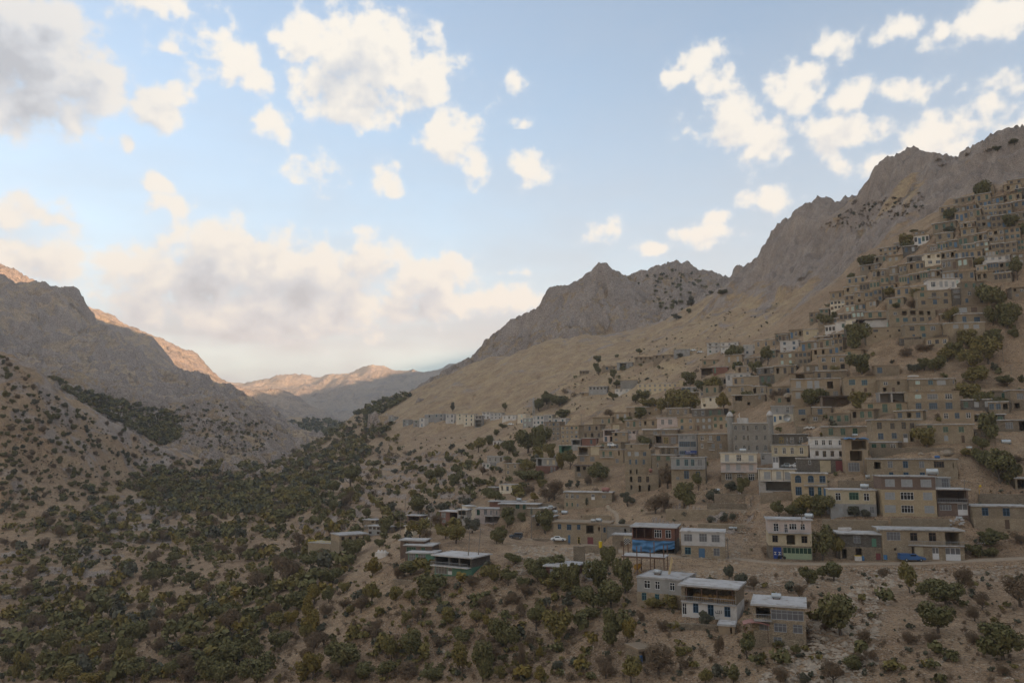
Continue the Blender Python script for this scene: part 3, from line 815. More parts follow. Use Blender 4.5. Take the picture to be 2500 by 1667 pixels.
VIEWS = {'A': (1800, 1000, .2979), 'B': (1300, 1000, .2979), 'C': (1900, 600, .2551), 'D': (1400, 1200, .2979), 'E': (1900, 300, .2551),
         'F': (1300, 700, .2979), 'G': (700, 900, .2979), 'H': (0, 600, .3401), 'I': (0, 1133, .3406), 'J': (700, 1200, .3401), 'P': (0, 0, 1.0), 'Q': (0, 0, 1.0629)}


def vp(view, x, y):
    a, b, k = VIEWS[view]; return a + x * k, b + y * k


def solve_px(C, d, px):
    """s with C + s*d seen in column px"""
    q = (px - PW / 2) / FPX
    zc0 = C.y * CP + C.z * SP_; zc1 = d.y * CP + d.z * SP_
    return (q * zc0 - C.x) / (d.x - q * zc1)


def solve_py(C, d, py):
    q = (PH / 2 - py) / FPX
    z0 = C.y * CP + C.z * SP_; z1 = d.y * CP + d.z * SP_; y0 = -C.y * SP_ + C.z * CP; y1 = -d.y * SP_ + d.z * CP
    return (q * z0 - y0) / (y1 - q * z1)


def pad(M, x0, x1, y0, y1, z=0.0, raise_=False, inner=0.0):
    """cut a level platform for a footprint given in the local frame of M"""
    c = M.translation; r = math.hypot(max(abs(x0), abs(x1)), max(abs(y0), abs(y1))) + 3
    ra, ca = near.idx(np.array([c.x - r, c.x + r]), np.array([c.y - r, c.y + r]))
    i0 = max(0, int(ra[0]) - 2); i1 = min(near.rows, int(ra[1]) + 3)
    sl = slice(i0, i1)
    X = near.X[sl] - c.x; Y = near.Y[sl] - c.y
    ax = M.col[0].to_3d(); ay = M.col[1].to_3d()
    lx = X * ax.x + Y * ax.y; ly = X * ay.x + Y * ay.y
    ins = (lx > x0) & (lx < x1) & (ly > y0) & (ly < y1)
    Zs = near.Z[sl]
    t = c.z + z
    if raise_: Zs[ins] = t
    else: Zs[ins] = np.minimum(Zs[ins], t)


WIN = {}
KIND = {'w': ('paint_white', 'pane_dark', 'g'), 'b': ('paint_blue', 'pane_blue', 'g'), 'g': ('paint_green', 'pane_green', 'g'), 'p': ('paint_grey', 'pane_pale', 'g'), 'n': ('paint_brown', 'pane_dark', 'g'),
        't': ('paint_teal', 'pane_blue', 'g'), 'c': ('paint_grey', 'pane_curtain', 'g'), 'm': ('paint_white', 'pane_mint', 'g'), 'y': ('paint_yellow', 'pane_dark', 'g'), 'v': ('paint_brown', 'pane_pale', 'g'),
        'a': ('paint_grey', 'pane_dark', 'a'), 'A': ('paint_blue', 'pane_blue', 'a'),
        'd': ('paint_brown', None, 'd'), 'B': ('paint_blue', None, 'd'), 'W': ('paint_white', 'pane_curtain', 'D'), 'G': ('paint_lime', 'pane_green', 'D'), 'R': ('paint_red', None, 'd'), 'D': ('paint_deepblue', None, 'd'), 'E': ('paint_green', None, 'd'), 'C': ('cream_brick', None, 'd')}


def window_meshes(k, w, h, split):
    w = max(.3, round(w * 5) / 5); h = max(.3, round(h * 5) / 5)
    key = (k, w, h, split)
    if key in WIN: return WIN[key]
    fm, pm, sh = KIND[k]
    f = MB(); p = MB(); t = .075 if w < 2 else .09
    nx = 1 if w < .7 else (2 if w < 1.5 else (3 if w < 2.4 else max(4, int(w / .75))))
    if sh in 'ga':
        top = h if sh == 'g' else h - w / 2
        f.box(-w / 2, -w / 2 + t, -.05, .05, 0, top).box(w / 2 - t, w / 2, -.05, .05, 0, top).box(-w / 2 + t, w / 2 - t, -.05, .05, 0, t)
        if sh == 'g': f.box(-w / 2 + t, w / 2 - t, -.05, .05, h - t, h)
        for i in range(1, nx):
            x = -w / 2 + w * i / nx; f.box(x - .035, x + .035, -.045, .045, t, top - (t if sh == 'g' else 0))
        zt = h * .66 if sh == 'g' else top
        f.box(-w / 2 + t, w / 2 - t, -.042, .042, zt - .03, zt + .03)
        if sh == 'a':
            n = 8
            for i in range(n):
                a0, a1 = math.pi * i / n, math.pi * (i + 1) / n; r0, r1 = w / 2, w / 2 - t
                q = [(-r0 * math.cos(a0), top + r0 * math.sin(a0)), (-r0 * math.cos(a1), top + r0 * math.sin(a1)), (-r1 * math.cos(a1), top + r1 * math.sin(a1)), (-r1 * math.cos(a0), top + r1 * math.sin(a0))]
                f.prism(q, -.05, .05)
            prof = [(-w / 2 + t, t), (w / 2 - t, t)] + [((w / 2 - t) * math.cos(math.pi * i / n), top + (w / 2 - t) * math.sin(math.pi * i / n)) for i in range(n + 1)]
            p.prism(prof, 0, .03)
        else: p.box(-w / 2 + t, w / 2 - t, 0, .03, t, h - t)
    else:
        f.box(-w / 2, w / 2, -.04, .04, 0, h * (.5 if sh == 'D' else 1))
        n = max(1, int(round(w / .9)))
        for i in range(n + 1):
            x = -w / 2 + w * i / n; f.box(max(-w / 2, x - .04), min(w / 2, x + .04), -.07, -.04, 0, h * (.5 if sh == 'D' else 1))
            if sh == 'D': f.box(max(-w / 2, x - .05), min(w / 2, x + .05), -.05, .05, h * .5, h)
        f.box(-w / 2, w / 2, -.065, -.04, h * .44, h * .5)
        if sh == 'D': f.box(-w / 2, w / 2, -.05, .05, h - .08, h); p.box(-w / 2, w / 2, 0, .03, h * .5, h - .08)
    if split or pm is None:
        r = (f.mesh('window', fm), p.mesh('pane', pm) if pm and p.f else None)
    else:
        n = len(f.v); f.v += p.v; f.f += [tuple(n + i for i in q) for q in p.f]; f.mi += [1] * len(p.f)
        r = (f.mesh('window', [fm, pm]), None)
    WIN[key] = r + (w, h)
    return WIN[key]


def parse_row(row, W):
    """'w b:12,20 K:50,90,5,95' -> openings as (kind, u0, u1, v0, v1); a '.' leaves a gap"""
    tk = row.split(); n = len(tk); out = []
    for i, t in enumerate(tk):
        if t == '.': continue
        k, _, a = t.partition(':')
        if a:
            q = [float(z) / 100 for z in a.split(',')]; u0, u1 = q[0], q[1]
            v = q[2:4] if len(q) > 2 else None
        else:
            c = (i + .5) / n; hw = min(.36 / n, .62 / max(W, .1)); u0, u1 = c - hw, c + hw; v = None
        if v is None: v = (.04, .74) if k in 'dBWRDEG' else ((.06, .92) if k == 'K' else (.30, .84))
        out.append((k, u0, u1, v[0], v[1]))
    return sorted(out, key=lambda o: o[1])


def storey_wall(W, dep, z0, z1, ops, zdown=0.0, roofless=False):
    """one storey's shell with its openings cut and their reveals; outer face at y=0"""
    m = MB(); H = z1 - z0; x = -W / 2
    zb = z0 - zdown
    for (k, u0, u1, v0, v1) in ops:
        a, b = -W / 2 + u0 * W, -W / 2 + u1 * W; s, t = z0 + v0 * H, z0 + v1 * H
        if a > x + .01: m.quad((x, 0, zb), (a, 0, zb), (a, 0, z1), (x, 0, z1))
        m.quad((a, 0, zb), (b, 0, zb), (b, 0, s), (a, 0, s)); m.quad((a, 0, t), (b, 0, t), (b, 0, z1), (a, 0, z1))
        r = min(dep - .4, {'K': 5.6, 'k': 3.2}.get(k, .16))
        m.quad((a, 0, s), (b, 0, s), (b, r, s), (a, r, s)); m.quad((a, r, t), (b, r, t), (b, 0, t), (a, 0, t))
        m.quad((a, 0, s), (a, r, s), (a, r, t), (a, 0, t)); m.quad((b, r, s), (b, 0, s), (b, 0, t), (b, r, t))
        m.quad((a, r, s), (b, r, s), (b, r, t), (a, r, t))
        x = b
    if x < W / 2 - .01: m.quad((x, 0, zb), (W / 2, 0, zb), (W / 2, 0, z1), (x, 0, z1))
    m.quad((-W / 2, dep, zb), (-W / 2, 0, zb), (-W / 2, 0, z1), (-W / 2, dep, z1))
    m.quad((W / 2, 0, zb), (W / 2, dep, zb), (W / 2, dep, z1), (W / 2, 0, z1))
    m.quad((W / 2, dep, zb), (-W / 2, dep, zb), (-W / 2, dep, z1), (W / 2, dep, z1))
    if not roofless: m.quad((-W / 2, 0, z1), (W / 2, 0, z1), (W / 2, dep, z1), (-W / 2, dep, z1))
    return m


HOUSES = []
YAW = 35.0


def frame_at(C, yaw):
    a = math.radians(yaw)
    ax = Vector((math.cos(a), -math.sin(a), 0)); ay = Vector((math.sin(a), math.cos(a), 0))
    M = Matrix.Identity(4)
    for i in range(3): M[i][0] = ax[i]; M[i][1] = ay[i]; M[i][2] = (0, 0, 1)[i]; M[i][3] = C[i]
    return M, ax, ay


def house(view, x0, x1, yt, yb, mat, rows, label, name='stone_house', cat='house', yaw=None, dep=6.5, roof='edge', over=.35, hs=None, bal=(), group=None, posts=None, dY=0.0, thick=.22, roofless=False, at=None):
    yaw = YAW if yaw is None else yaw
    X0, Yt = vp(view, x0, yt); X1, Yb = vp(view, x1, yb)
    C = px_ground((X0 + X1) / 2, Yb) if at is None else Vector(world_pt((X0 + X1) / 2, Yb, at))
    if C is None: print('no ground for', label); return None
    M, ax, ay = frame_at(C, yaw)
    s0, s1 = solve_px(C, ax, X0), solve_px(C, ax, X1)
    C = C + ax * (s0 + s1) / 2; M.translation = C; W = s1 - s0
    Hh = solve_py(C, Vector((0, 0, 1)), Yt)
    n = len(rows)
    hs = hs or [1] * n; tot = sum(hs)
    # level the ground under it, and see how far down its foot has to reach
    pad(M, -W / 2 - .6, W / 2 + .6, -1.0, dep, -.05)
    fx = np.array([C.x + ax.x * q * W / 2 - ay.x * .3 for q in (-1, -.5, 0, .5, 1)]); fy = np.array([C.y + ax.y * q * W / 2 - ay.y * .3 for q in (-1, -.5, 0, .5, 1)])
    foot = min(6.0, max(.6, C.z - float(near.sample(fx, fy).min()) + .8))
    root = thing(name, label, cat, M, group)
    ppx = FPX / (C.y)                      # photo pixels per metre
    z = Hh; walls = []
    for i, row in enumerate(rows):
        mm, _, tk = row.rpartition('|'); mm = mm or mat
        h = Hh * hs[i] / tot; z1 = z; z0 = z - h
        ops = parse_row(tk, W)
        w = storey_wall(W, dep, z0 + (.0 if i == n - 1 else .004), z1, ops, foot if i == n - 1 else 0, roofless)
        if i % 2: w.v = [(vx, vy - .012 if vy == 0 else vy, vz) for vx, vy, vz in w.v]
        wo = w.build('wall', mm, root); walls.append(wo)
        for (k, u0, u1, v0, v1) in ops:
            if k in 'kK': continue
            ww = (u1 - u0) * W; wh = (v1 - v0) * h
            me, pn, rw, rh = window_meshes(k, ww, wh, ww * ppx > 9)
            nm = 'door' if KIND[k][2] in 'dD' else 'window'
            o = link(nm, me, root, (-W / 2 + (u0 + u1) / 2 * W, .09, z0 + v0 * h)); o.scale = (ww / rw, 1, wh / rh)
            if pn: link('pane', pn, o)
        z = z0
    if roof:
        rm = {'edge': 'roof_edge', 'pale': 'roof_pale', 'mud': 'roof_mud', 'brown': 'roof_brown', 'metal': 'metal_sheet'}[roof]
        th = thick if roof != 'mud' else .3
        r = MB().box(-W / 2 - over, W / 2 + over, -over, dep + .1, Hh + .006, Hh + th)
        ro = r.build('roof', [rm], root)
        if roof in ('edge', 'pale', 'mud'):
            k = MB(); e = .18 if roof != 'mud' else .3; zz = Hh + th
            k.box(-W / 2 - over + .03, W / 2 + over - .03, -over + .03, -over + e, zz + .003, zz + .07).box(-W / 2 - over + .03, -W / 2 - over + e, -over + e + .01, dep, zz + .003, zz + .07).box(W / 2 + over - e, W / 2 + over - .03, -over + e + .01, dep, zz + .003, zz + .07)
            k.build('roof_kerb', 'roof_mud' if roof == 'mud' else 'roof_edge', ro)
    for bl in bal:
        i, u0, u1 = bl[:3]; out = bl[3] if len(bl) > 3 else 1.0
        zf = Hh - Hh * sum(hs[:i + 1]) / tot
        a, b = -W / 2 + u0 * W, -W / 2 + u1 * W
        bo = MB().box(a, b, -out, -.02, zf - .08, zf + .08).build('balcony', 'roof_edge', root)
        q = MB(); q.box(a + .02, b - .02, -out + .02, -out + .06, zf + .92, zf + .98); q.box(a + .02, b - .02, -out + .02, -out + .06, zf + .18, zf + .22)
        nn = max(4, int((b - a) / .35))
        for j in range(nn + 1):
            x = a + .03 + (b - a - .06) * j / nn; q.box(x - .015, x + .015, -out + .025, -out + .055, zf + .081, zf + .92)
        q.build('railing', 'paint_grey', bo)
    if posts:
        i, u0, u1, nn = posts[:4]; out = posts[4] if len(posts) > 4 else .12
        zf = Hh - Hh * sum(hs[:i + 1]) / tot; zt = Hh - Hh * sum(hs[:i]) / tot
        for j in range(nn):
            x = -W / 2 + W * (u0 + (u1 - u0) * j / max(1, nn - 1))
            MB().box(x - .06, x + .06, -out - .06, -out + .06, zf + .09, zt - .01).build('post', 'rust_steel', root)
    info = dict(box=(X0, Yt, X1, Yb), root=root, C=C, M=M, ax=ax, ay=ay, W=W, H=Hh, dep=dep, label=label, storey=Hh / n, px=((X0 + X1) / 2, (Yt + Yb) / 2))
    HOUSES.append(info); return info


def ordinal(i): return ('first second third fourth fifth sixth seventh eighth ninth tenth eleventh twelfth thirteenth fourteenth fifteenth sixteenth seventeenth eighteenth nineteenth twentieth').split()[i]


RNG = random.Random(5)
CW = {'b': 'blue', 'g': 'green', 'w': 'white', 'p': 'pale', 'n': 'brown', 't': 'teal', 'm': 'mint', 'k': 'dark open'}


def house_row(view, a, b, h, n, phrase, mats=('stone', 'stone', 'stone_tan', 'mud_plaster'), group='stone houses stepped up the hillside', storeys=None, depr=5.0, roofs=('mud', 'mud', 'edge', 'edge')):
    h = h * 1.18
    for i in range(n):
        t0 = i / n; t1 = (i + 1) / n - .012 / n
        x0 = a[0] + (b[0] - a[0]) * t0; x1 = a[0] + (b[0] - a[0]) * t1
        y = a[1] + (b[1] - a[1]) * (t0 + t1) / 2 + RNG.uniform(-.07, .07) * h
        pxh = h * VIEWS[view][2]
        D = px_ground(*vp(view, (x0 + x1) / 2, y + h))
        if D is None: continue
        st = storeys or max(1, int(round(pxh * D.y / FPX / 3.0)))
        k = RNG.choice('bbggwwpnntm'); nw = RNG.choice((2, 3, 3, 4)) if (x1 - x0) * VIEWS[view][2] > 24 else RNG.choice((1, 2, 2))
        rows = []
        for s in range(st):
            r = [k if RNG.random() < .72 else RNG.choice('bgwpnk') for _ in range(nw)]
            if s == st - 1 and RNG.random() < .6: r[RNG.randrange(nw)] = RNG.choice('dkB.')
            rows.append(' '.join(r))
        m = RNG.choice(mats)
        word = {'stone': 'brown', 'stone_tan': 'tan', 'mud_plaster': 'mud', 'cream_plaster': 'cream', 'white_plaster': 'white', 'grey_plaster': 'grey', 'stone_grey': 'grey', 'pale_plaster': 'pale', 'red_brick': 'brick', 'cream_brick': 'cream', 'concrete': 'concrete'}[m]
        lab = f'{word} house, {CW.get(k, "small").split()[0]} windows, ' + (f'{ordinal(i)} from left in {phrase}' if n > 1 else f'in {phrase}')
        if len(lab.split()) > 16: lab = lab.replace(' windows,', ',', 1)
        if len(lab.split()) > 16: lab = lab.replace(' from left', '', 1)
        yaw = YAW + RNG.uniform(-5, 5)
        house(view, x0, x1, y, y + h, m, rows, lab, name='hillside_house', yaw=yaw, dep=depr, roof=RNG.choice(roofs), over=RNG.choice((.2, .3, .45)), group=group)


LAND = [('the mosque', 1890, 1065), ('the blue pickup', 2225, 1362), ('the blue tarpaulin house', 1600, 1310), ('the parked white car', 1364, 1314), ('the dark off-road car', 1260, 1308), ('the white house with wall writing', 1730, 1470), ('the rubble gully corner house', 1910, 1530), ('the lime green garage', 1960, 1350),
        ('the yellow brick house', 2225, 1210), ('the whitewashed two storey house', 2020, 1090), ('the roofless stone shell', 1568, 1178), ('the long yellow school', 1610, 945), ('the stone lodge', 860, 1315), ('the unfinished open house', 1105, 1365), ('the leaning ladders', 1780, 1225), ('the big dark carport', 2140, 785), ('the far valley road houses', 1160, 1025),
        ('the square tan house with teal windows', 2100, 940), ('the empty concrete bays', 2180, 970), ('the green gully', 2430, 1120), ('the big gully grove', 2400, 860), ('the lone cliff top patch', 2150, 490), ('the village rim', 2060, 740), ('the topmost houses', 2400, 520), ('the steel post platform', 1580, 1380), ('the lowest stone hut', 1580, 1600), ('the grey three storey upper house', 1745, 850),
        ('the terraced field', 960, 1200), ('the pale threshing field', 350, 1375), ('the stepped valley fields', 350, 1270), ('the valley woodland', 640, 1160), ('the dry stream bed', 400, 1460), ('the dirt track', 40, 1220), ('the dry stone field wall', 950, 1500), ('the pinkish undercroft house', 1190, 1265), ('the bottom left corner', 60, 1620), ('the bottom centre edge', 1000, 1640), ('the bottom right corner', 2420, 1620), ('the far upper track huts', 1540, 885), ('the rocky middle peak', 1650, 700), ('the left spur crest', 40, 900), ('the left frame edge', 0, 1060), ('the spur foot', 330, 1140), ('the spur shoulder', 240, 1020), ('the spur middle', 130, 1110)]
CN = {'d': 'dark green', 'o': 'olive green', 'y': 'yellow autumn', 's': 'grey green', 'b': 'bare brown'}


def base_label(p, noun):
    x, y = p[0], p[1] - p[3] * .5
    l = min(LAND, key=lambda q: math.hypot(q[1] - x, q[2] - y)); dx, dy = x - l[1], y - l[2]
    if abs(dx) > abs(dy): d = 'left of' if dx < 0 else 'right of'
    else: d = 'above' if dy < 0 else 'below'
    sz = 'large' if p[2] > 62 else ('small' if p[2] < 24 else '')
    return ' '.join(f'{sz} {CN[p[4]]} {noun} {d} {l[0]}'.split())


def label_all(items, noun):
    g = {}
    for p in items: g.setdefault(base_label(p, noun), []).append(p)
    out = {}
    for lab, ps in g.items():
        if len(ps) == 1: out[id(ps[0])] = lab; continue
        ps.sort(key=lambda p: p[0])
        for i, p in enumerate(ps):
            o = ordinal(i) + ' from the left' if i < 20 else ordinal(len(ps) - 1 - i) + ' from the right' if len(ps) - 1 - i < 20 else 'one of the middle ones'
            out[id(p)] = f'{lab}, {o}' if len(f'{lab}, {o}'.split()) <= 16 else f'{lab}, {o}'.replace(' from the ', ' from ')
    return out



# ------------------------------------------------------------------ the village, house by house (coordinates read off enlarged views of the photograph)
G1 = 'houses along the lower road'
G2 = 'houses in the middle of the village'
G3 = 'far houses along the valley road'
Hh_ = house
# lowest houses in front
h_grey = house('D', 525, 890, 716, 940, 'stone_tan', ['grey_plaster|w:16,30,28,85 w:41,52,28,85 w:74,85,28,85', 't:10,21,35,95 t:40,50,35,95 t:75,83,35,95'], 'two storey house with grey plastered upper floor beside the open loggia house', yaw=30, dep=8.5, roof='pale', over=.15, group=G1, hs=[1.1, 1])
h_allah = house('D', 890, 1340, 784, 1036, 'white_plaster', ['stone|K:7,98,8,90', 'white_plaster|w:1,9,10,88 b:21,31,28,92 b:48,59,14,92 b:78,89,20,88'], 'white house with black wall writing under an open timber stuffed loggia', name='white_house', yaw=26, dep=7.5, roof='pale', over=.5, group=G1, hs=[1.05, 1], bal=[(0, 0, 1.0, .5)], posts=(0, .1, .94, 4))
h_shop = house('D', 1480, 1912, 942, 1262, 'stone_tan', ['K:6,34,12,88 c:35,97,10,80', 'c:12,30,30,85 c:40,64,25,85 c:76,94,25,85', 'c:38,54,30,85'], 'stone corner house with grey metal cladding upstairs and patched roof above the rubble gully', yaw=20, dep=8, roof='pale', over=.3, group=G1, hs=[1, 1, .7], bal=[(0, .02, .36, .7)])
house('D', 1190, 1322, 1100, 1165, 'mud_plaster', ['k:72,84,5,85'], 'small flat roofed mud shed on the terrace below the white house', name='shed', cat='shed', yaw=20, dep=3.5, roof='pale', over=.2)
house('D', 537, 662, 1300, 1395, 'stone', ['k:22,45,8,88'], 'little stone hut with dark doorway on the lowest terrace', name='shed', cat='shed', yaw=-22, dep=4, roof='mud', over=.2)
h_brick = house('B', 112, 330, 1288, 1392, 'red_brick', ['p:14,34,25,82 W:48,78,3,80'], 'brick house with pale concrete roof half hidden by dark trees below the road', name='brick_house', yaw=22, dep=8, roof='pale', over=.6, group=G1)
house('B', 430, 520, 1325, 1400, 'concrete', ['w:20,75,20,80'], 'low concrete annexe with small pale roof behind the dark trees', name='annexe', cat='house', yaw=15, dep=4, roof='pale', over=.4, group=G1)
# along the road
h_tarp = house('B', 820, 1172, 965, 1172, 'red_brick', ['K:2,51,8,98 w:52,69,18,85 w:78,91,18,85', 'stone_dark|K:2,98,4,96'], 'brick house with white windows above a sagging blue tarpaulin', name='brick_house', yaw=18, dep=9, roof='pale', over=.55, group=G1, hs=[1, 1.05], posts=(0, .1, .48, 3))
h_gw = house('B', 1222, 1580, 1004, 1212, 'stone_tan', ['pale_plaster|c:7,26,30,85 c:42,60,30,92 c:70,89,30,85', 't:8,22,25,85 B:40,54,2,80 c:74,88,20,85'], 'grey fronted two storey house with central recess beside the blue tarpaulin house', name='plaster_house', yaw=16, dep=7, roof='pale', over=.25, group=G1, hs=[1.15, 1])
h_blue = house('A', 262, 620, 905, 1225, 'cream_brick', ['pink_plaster|w:13,25,10,75 w:38,46,2,72 w:49,67,25,75 w:75,86,25,75', 'n:9,22,25,80 K:42,62,8,85 n:76,90,25,80', 'stone|D:10,29,2,88 G:33,98,2,88'], 'three storey house with deep blue steel door and lime green garage front', name='brick_house', yaw=14, dep=7, roof='pale', over=.4, group=G1, bal=[(0, .0, .95, .8)], hs=[1, 1, 1.05])
h_dark = house('A', 845, 1195, 1020, 1228, 'stone_dark', ['c:34,50,30,90 E:76,87,5,70', 'stone|k:5,16,5,80 k:37,52,10,90 R:84,95,2,55'], 'dark stone house with green door and grey awning roof between garage house and pickup house', yaw=14, dep=6.5, roof='edge', over=.6, group=G1)
h_truck = house('A', 1197, 1868, 990, 1232, 'stone_tan', ['c:6,23,30,88 n:35,44,30,85 n:58,67,30,88 K:78,95,8,92', 'k:14,17,62,80 k:36,39,15,90 C:40,50,10,90 W:61,69,8,88 W:77,95,2,88'], 'long stone house with white garage windows behind the blue pickup', yaw=11, dep=7, roof='edge', over=.35, group=G1, bal=[(0, .32, 1.0, .5)])
h_edge = house('A', 1942, 2420, 795, 985, 'stone_tan', ['b:16,27,22,90 b:52,64,22,90', 'd:54,62,10,90'], 'tan stone house with two blue windows at the frame edge above the road', yaw=14, dep=7, roof='edge', over=.35, group=G1)
h_st = house('B', 172, 640, 932, 1100, 'stone_tan', ['b:8,14,40,90 b:24,32,35,90 b:42,48,40,90 K:58,71,5,85 k:79,82,30,70 b:88,92,20,70', 'B:26,30,5,85 y:43,47,2,70 R:60,70,2,70'], 'tan stone house with three blue windows behind the parked white car', yaw=14, dep=8.5, roof='mud', over=.35, group=G1)
house('B', 655, 815, 1030, 1118, 'stone', ['C:58,98,50,98 d:42,58,2,48'], 'low stone lean to house beside the blue tarpaulin', name='shed', cat='shed', yaw=18, dep=5, roof='edge', over=.2, group=G1)
house('B', 610, 800, 958, 1022, 'stone_grey', ['k:74,84,20,75'], 'grey rubble house with one small window behind the tarpaulin house', yaw=18, dep=5, roof='mud', over=.1, group=G1)
# cluster left of the road
house('G', 2012, 2180, 1215, 1300, 'stone', ['w:15,30 . ', 'k:20,35 .'], 'stone house under the tanks left of the parked white car', yaw=16, dep=8, roof='edge', over=.4, group=G1)
house('G', 1975, 2170, 1145, 1200, 'stone_tan', ['g:12,20,10,90 . k g:85,92,30,70'], 'low stone house carrying two water tanks behind the roadside trees', yaw=14, dep=8, roof='edge', over=.3, group=G1)
house('G', 1745, 2060, 1110, 1200, 'stone', ['. g:42,52,20,95 g:60,68,10,95', 'k .'], 'stone house with two green doors on the wooded bend', yaw=12, dep=6, roof='pale', over=.6, group=G1)
house('G', 1662, 1960, 1090, 1118, 'red_brick', ['. k .'], 'low brick upper house with long pale roof sheet', name='brick_house', yaw=8, dep=5, roof='pale', over=.6, group=G1)
house('G', 1540, 1752, 1150, 1262, 'pink_plaster', ['g:8,20,10,90 c:36,48,20,95 c:60,66,20,80 c:82,88,20,80', 'K:40,98,5,95'], 'pinkish house raised over a dark undercroft near the pole', name='plaster_house', yaw=14, dep=7, roof='edge', over=.3, group=G1, bal=[(0, .4, 1, .5)])
house('G', 1478, 1545, 1130, 1262, 'cream_plaster', ['w:30,60', 'c:30,60', '.'], 'narrow cream house end beside the pinkish undercroft house', name='plaster_house', yaw=-20, dep=6, roof='pale', over=.3, group=G1)
house('G', 1398, 1475, 1160, 1280, 'concrete', ['K:10,90,5,90', 'k:30,70', '.'], 'bare concrete tower house with open top storey', name='concrete_house', yaw=14, dep=5, roof='pale', over=.5, group=G1)
house('G', 1258, 1412, 1172, 1280, 'red_brick', ['c:5,30,5,90 K:50,95,5,90', 'c:10,30 E:60,72,5,90'], 'brick house with open corner loggia and flat pale roof among trees', name='brick_house', yaw=24, dep=6, roof='pale', over=.4, group=G1)
house('G', 985, 1095, 1205, 1282, 'brown_brick', ['K:10,90,5,90', '.'], 'small brown house with pale roof and open front beside the tall pole', name='brick_house', yaw=24, dep=5, roof='pale', over=.5, group=G1)
house('G', 968, 1035, 1290, 1370, 'cream_plaster', ['C:10,50,5,90', '.'], 'narrow orange tinted house with small pale roof under the tall pole', name='plaster_house', yaw=24, dep=4, roof='pale', over=.4, group=G1)
house('G', 1135, 1230, 1232, 1290, 'stone', ['k .'], 'low house showing only a pale roof sheet among bushes', yaw=20, dep=5, roof='pale', over=.4, group=G1)
house('G', 626, 730, 1240, 1305, 'stone', ['. n', 'p:10,25 .'], 'small stone house with pale roof at the orchard edge, uphill of its neighbour', yaw=22, dep=5, roof='pale', over=.4, group=G1)
house('G', 668, 765, 1290, 1362, 'grey_plaster', ['n n n', 'n . n'], 'two storey grey house with thin white roof behind the big stone lodge', name='plaster_house', yaw=22, dep=5, roof='pale', over=.4, group=G1)
house('G', 770, 860, 1295, 1340, 'stone_dark', ['. n .'], 'low dark walled house beside the two storey grey house', yaw=22, dep=4, roof='pale', over=.3, group=G1)
h_lodge = house('G', 430, 662, 1362, 1462, 'stone_tan', ['n n n n', 'n n . n'], 'big pale roofed stone lodge with rows of small windows above the yellow railing', name='stone_lodge', yaw=-32, dep=9.5, roof='pale', over=.35, group=G1, thick=.35)
h_f1 = house('J', 815, 985, 352, 450, 'brown_brick', ['n .', '.'], 'brown house with flat pale roof, highest of the stepped pale roofs', name='brick_house', yaw=12, dep=5, roof='pale', over=.5, group=G1)
h_f2 = house('J', 850, 1040, 388, 455, 'brown_brick', ['g:5,40,10,85 g:60,75'], 'house with pale roof and rusty steel stubs, middle of the stepped pale roofs', name='brick_house', yaw=12, dep=6, roof='pale', over=.5, group=G1)
h_f3 = house('J', 870, 1050, 442, 500, 'paint_green', ['c:3,30,5,95 c:40,70,5,90'], 'green walled house with pale roof, lowest of the stepped pale roofs', name='plaster_house', yaw=14, dep=6, roof='pale', over=.5, group=G1)
# open concrete house: columns, slabs, green wall below
h_open = house('J', 1062, 1325, 468, 600, 'concrete', ['stone_dark|K:2,37,3,97 K:42,65,3,97 K:70,97,3,97', 'paint_green|c:2,34,5,95 W:36,48,5,80 . '], 'unfinished house with open concrete upper storey and green lower wall', name='concrete_house', yaw=30, dep=8, roof='pale', over=.7, group=G1, bal=[(0, -.02, 1.0, 1.6)])
# middle
house('B', 258, 650, 678, 800, 'stone_tan', ['w:4,10,20,80 w:15,21,20,80 c:26,32,20,70 W:58,65,5,80 c:80,88,30,70', 'g:5,8,10,60 g:16,19,10,60 c:27,31,10,50 .'], 'tan stone house with white framed windows below the ruined house', yaw=16, dep=6.5, roof='edge', over=.3, group=G2)
house('B', 762, 1035, 535, 668, 'stone_tan', ['k:14,22,15,80 n:38,49,12,85 n:63,72,12,85', 'k:15,21,20,75 k:40,47,0,75 k:68,75,0,80'], 'roofless stone shell with empty window holes above rubble', name='stone_ruin', yaw=16, dep=7, roof=None, roofless=True, group=G2)
h_tow = house('B', 758, 975, 335, 530, 'stone_tan', ['p:12,24 p:38,54 b:70,82', 'b:17,25 b:40,48 b:68,77', 'k:18,26,5,60 k:42,48,5,70 .'], 'tall tan stone house with a set back top storey beside the ruin', yaw=20, dep=8, roof='mud', over=.1, group=G2, hs=[1, 1.15, 1])
house('B', 762, 955, 282, 336, 'stone_tan', ['k:22,28,50,80 .'], 'set back stone penthouse storey standing on the tall tan stone house', name='roof_house', yaw=20, dep=5, roof='edge', over=.3, group=G2)
house('B', 982, 1185, 372, 540, 'stone', ['g:20,34,25,85 g:58,73,25,85', 'w:20,26,20,85 n:55,65', '.'], 'brown stone house with two green windows right of the tall tan house', yaw=20, dep=7, roof='edge', over=.2, group=G2)
h_gp = house('B', 1140, 1420, 392, 620, 'grey_plaster', ['t:16,26,28,85 t:40,51,28,85 t:59,69,28,85 c:78,92,28,85', 'stone_tan|c:14,24,5,30 b:38,52,15,85 b:73,85,15,80', 'stone_tan|.'], 'grey plastered house with white balcony edge above tall blue windows', name='plaster_house', yaw=18, dep=7, roof='edge', over=.3, group=G2, bal=[(0, 0, .97, .6)], hs=[1, 1, .45])
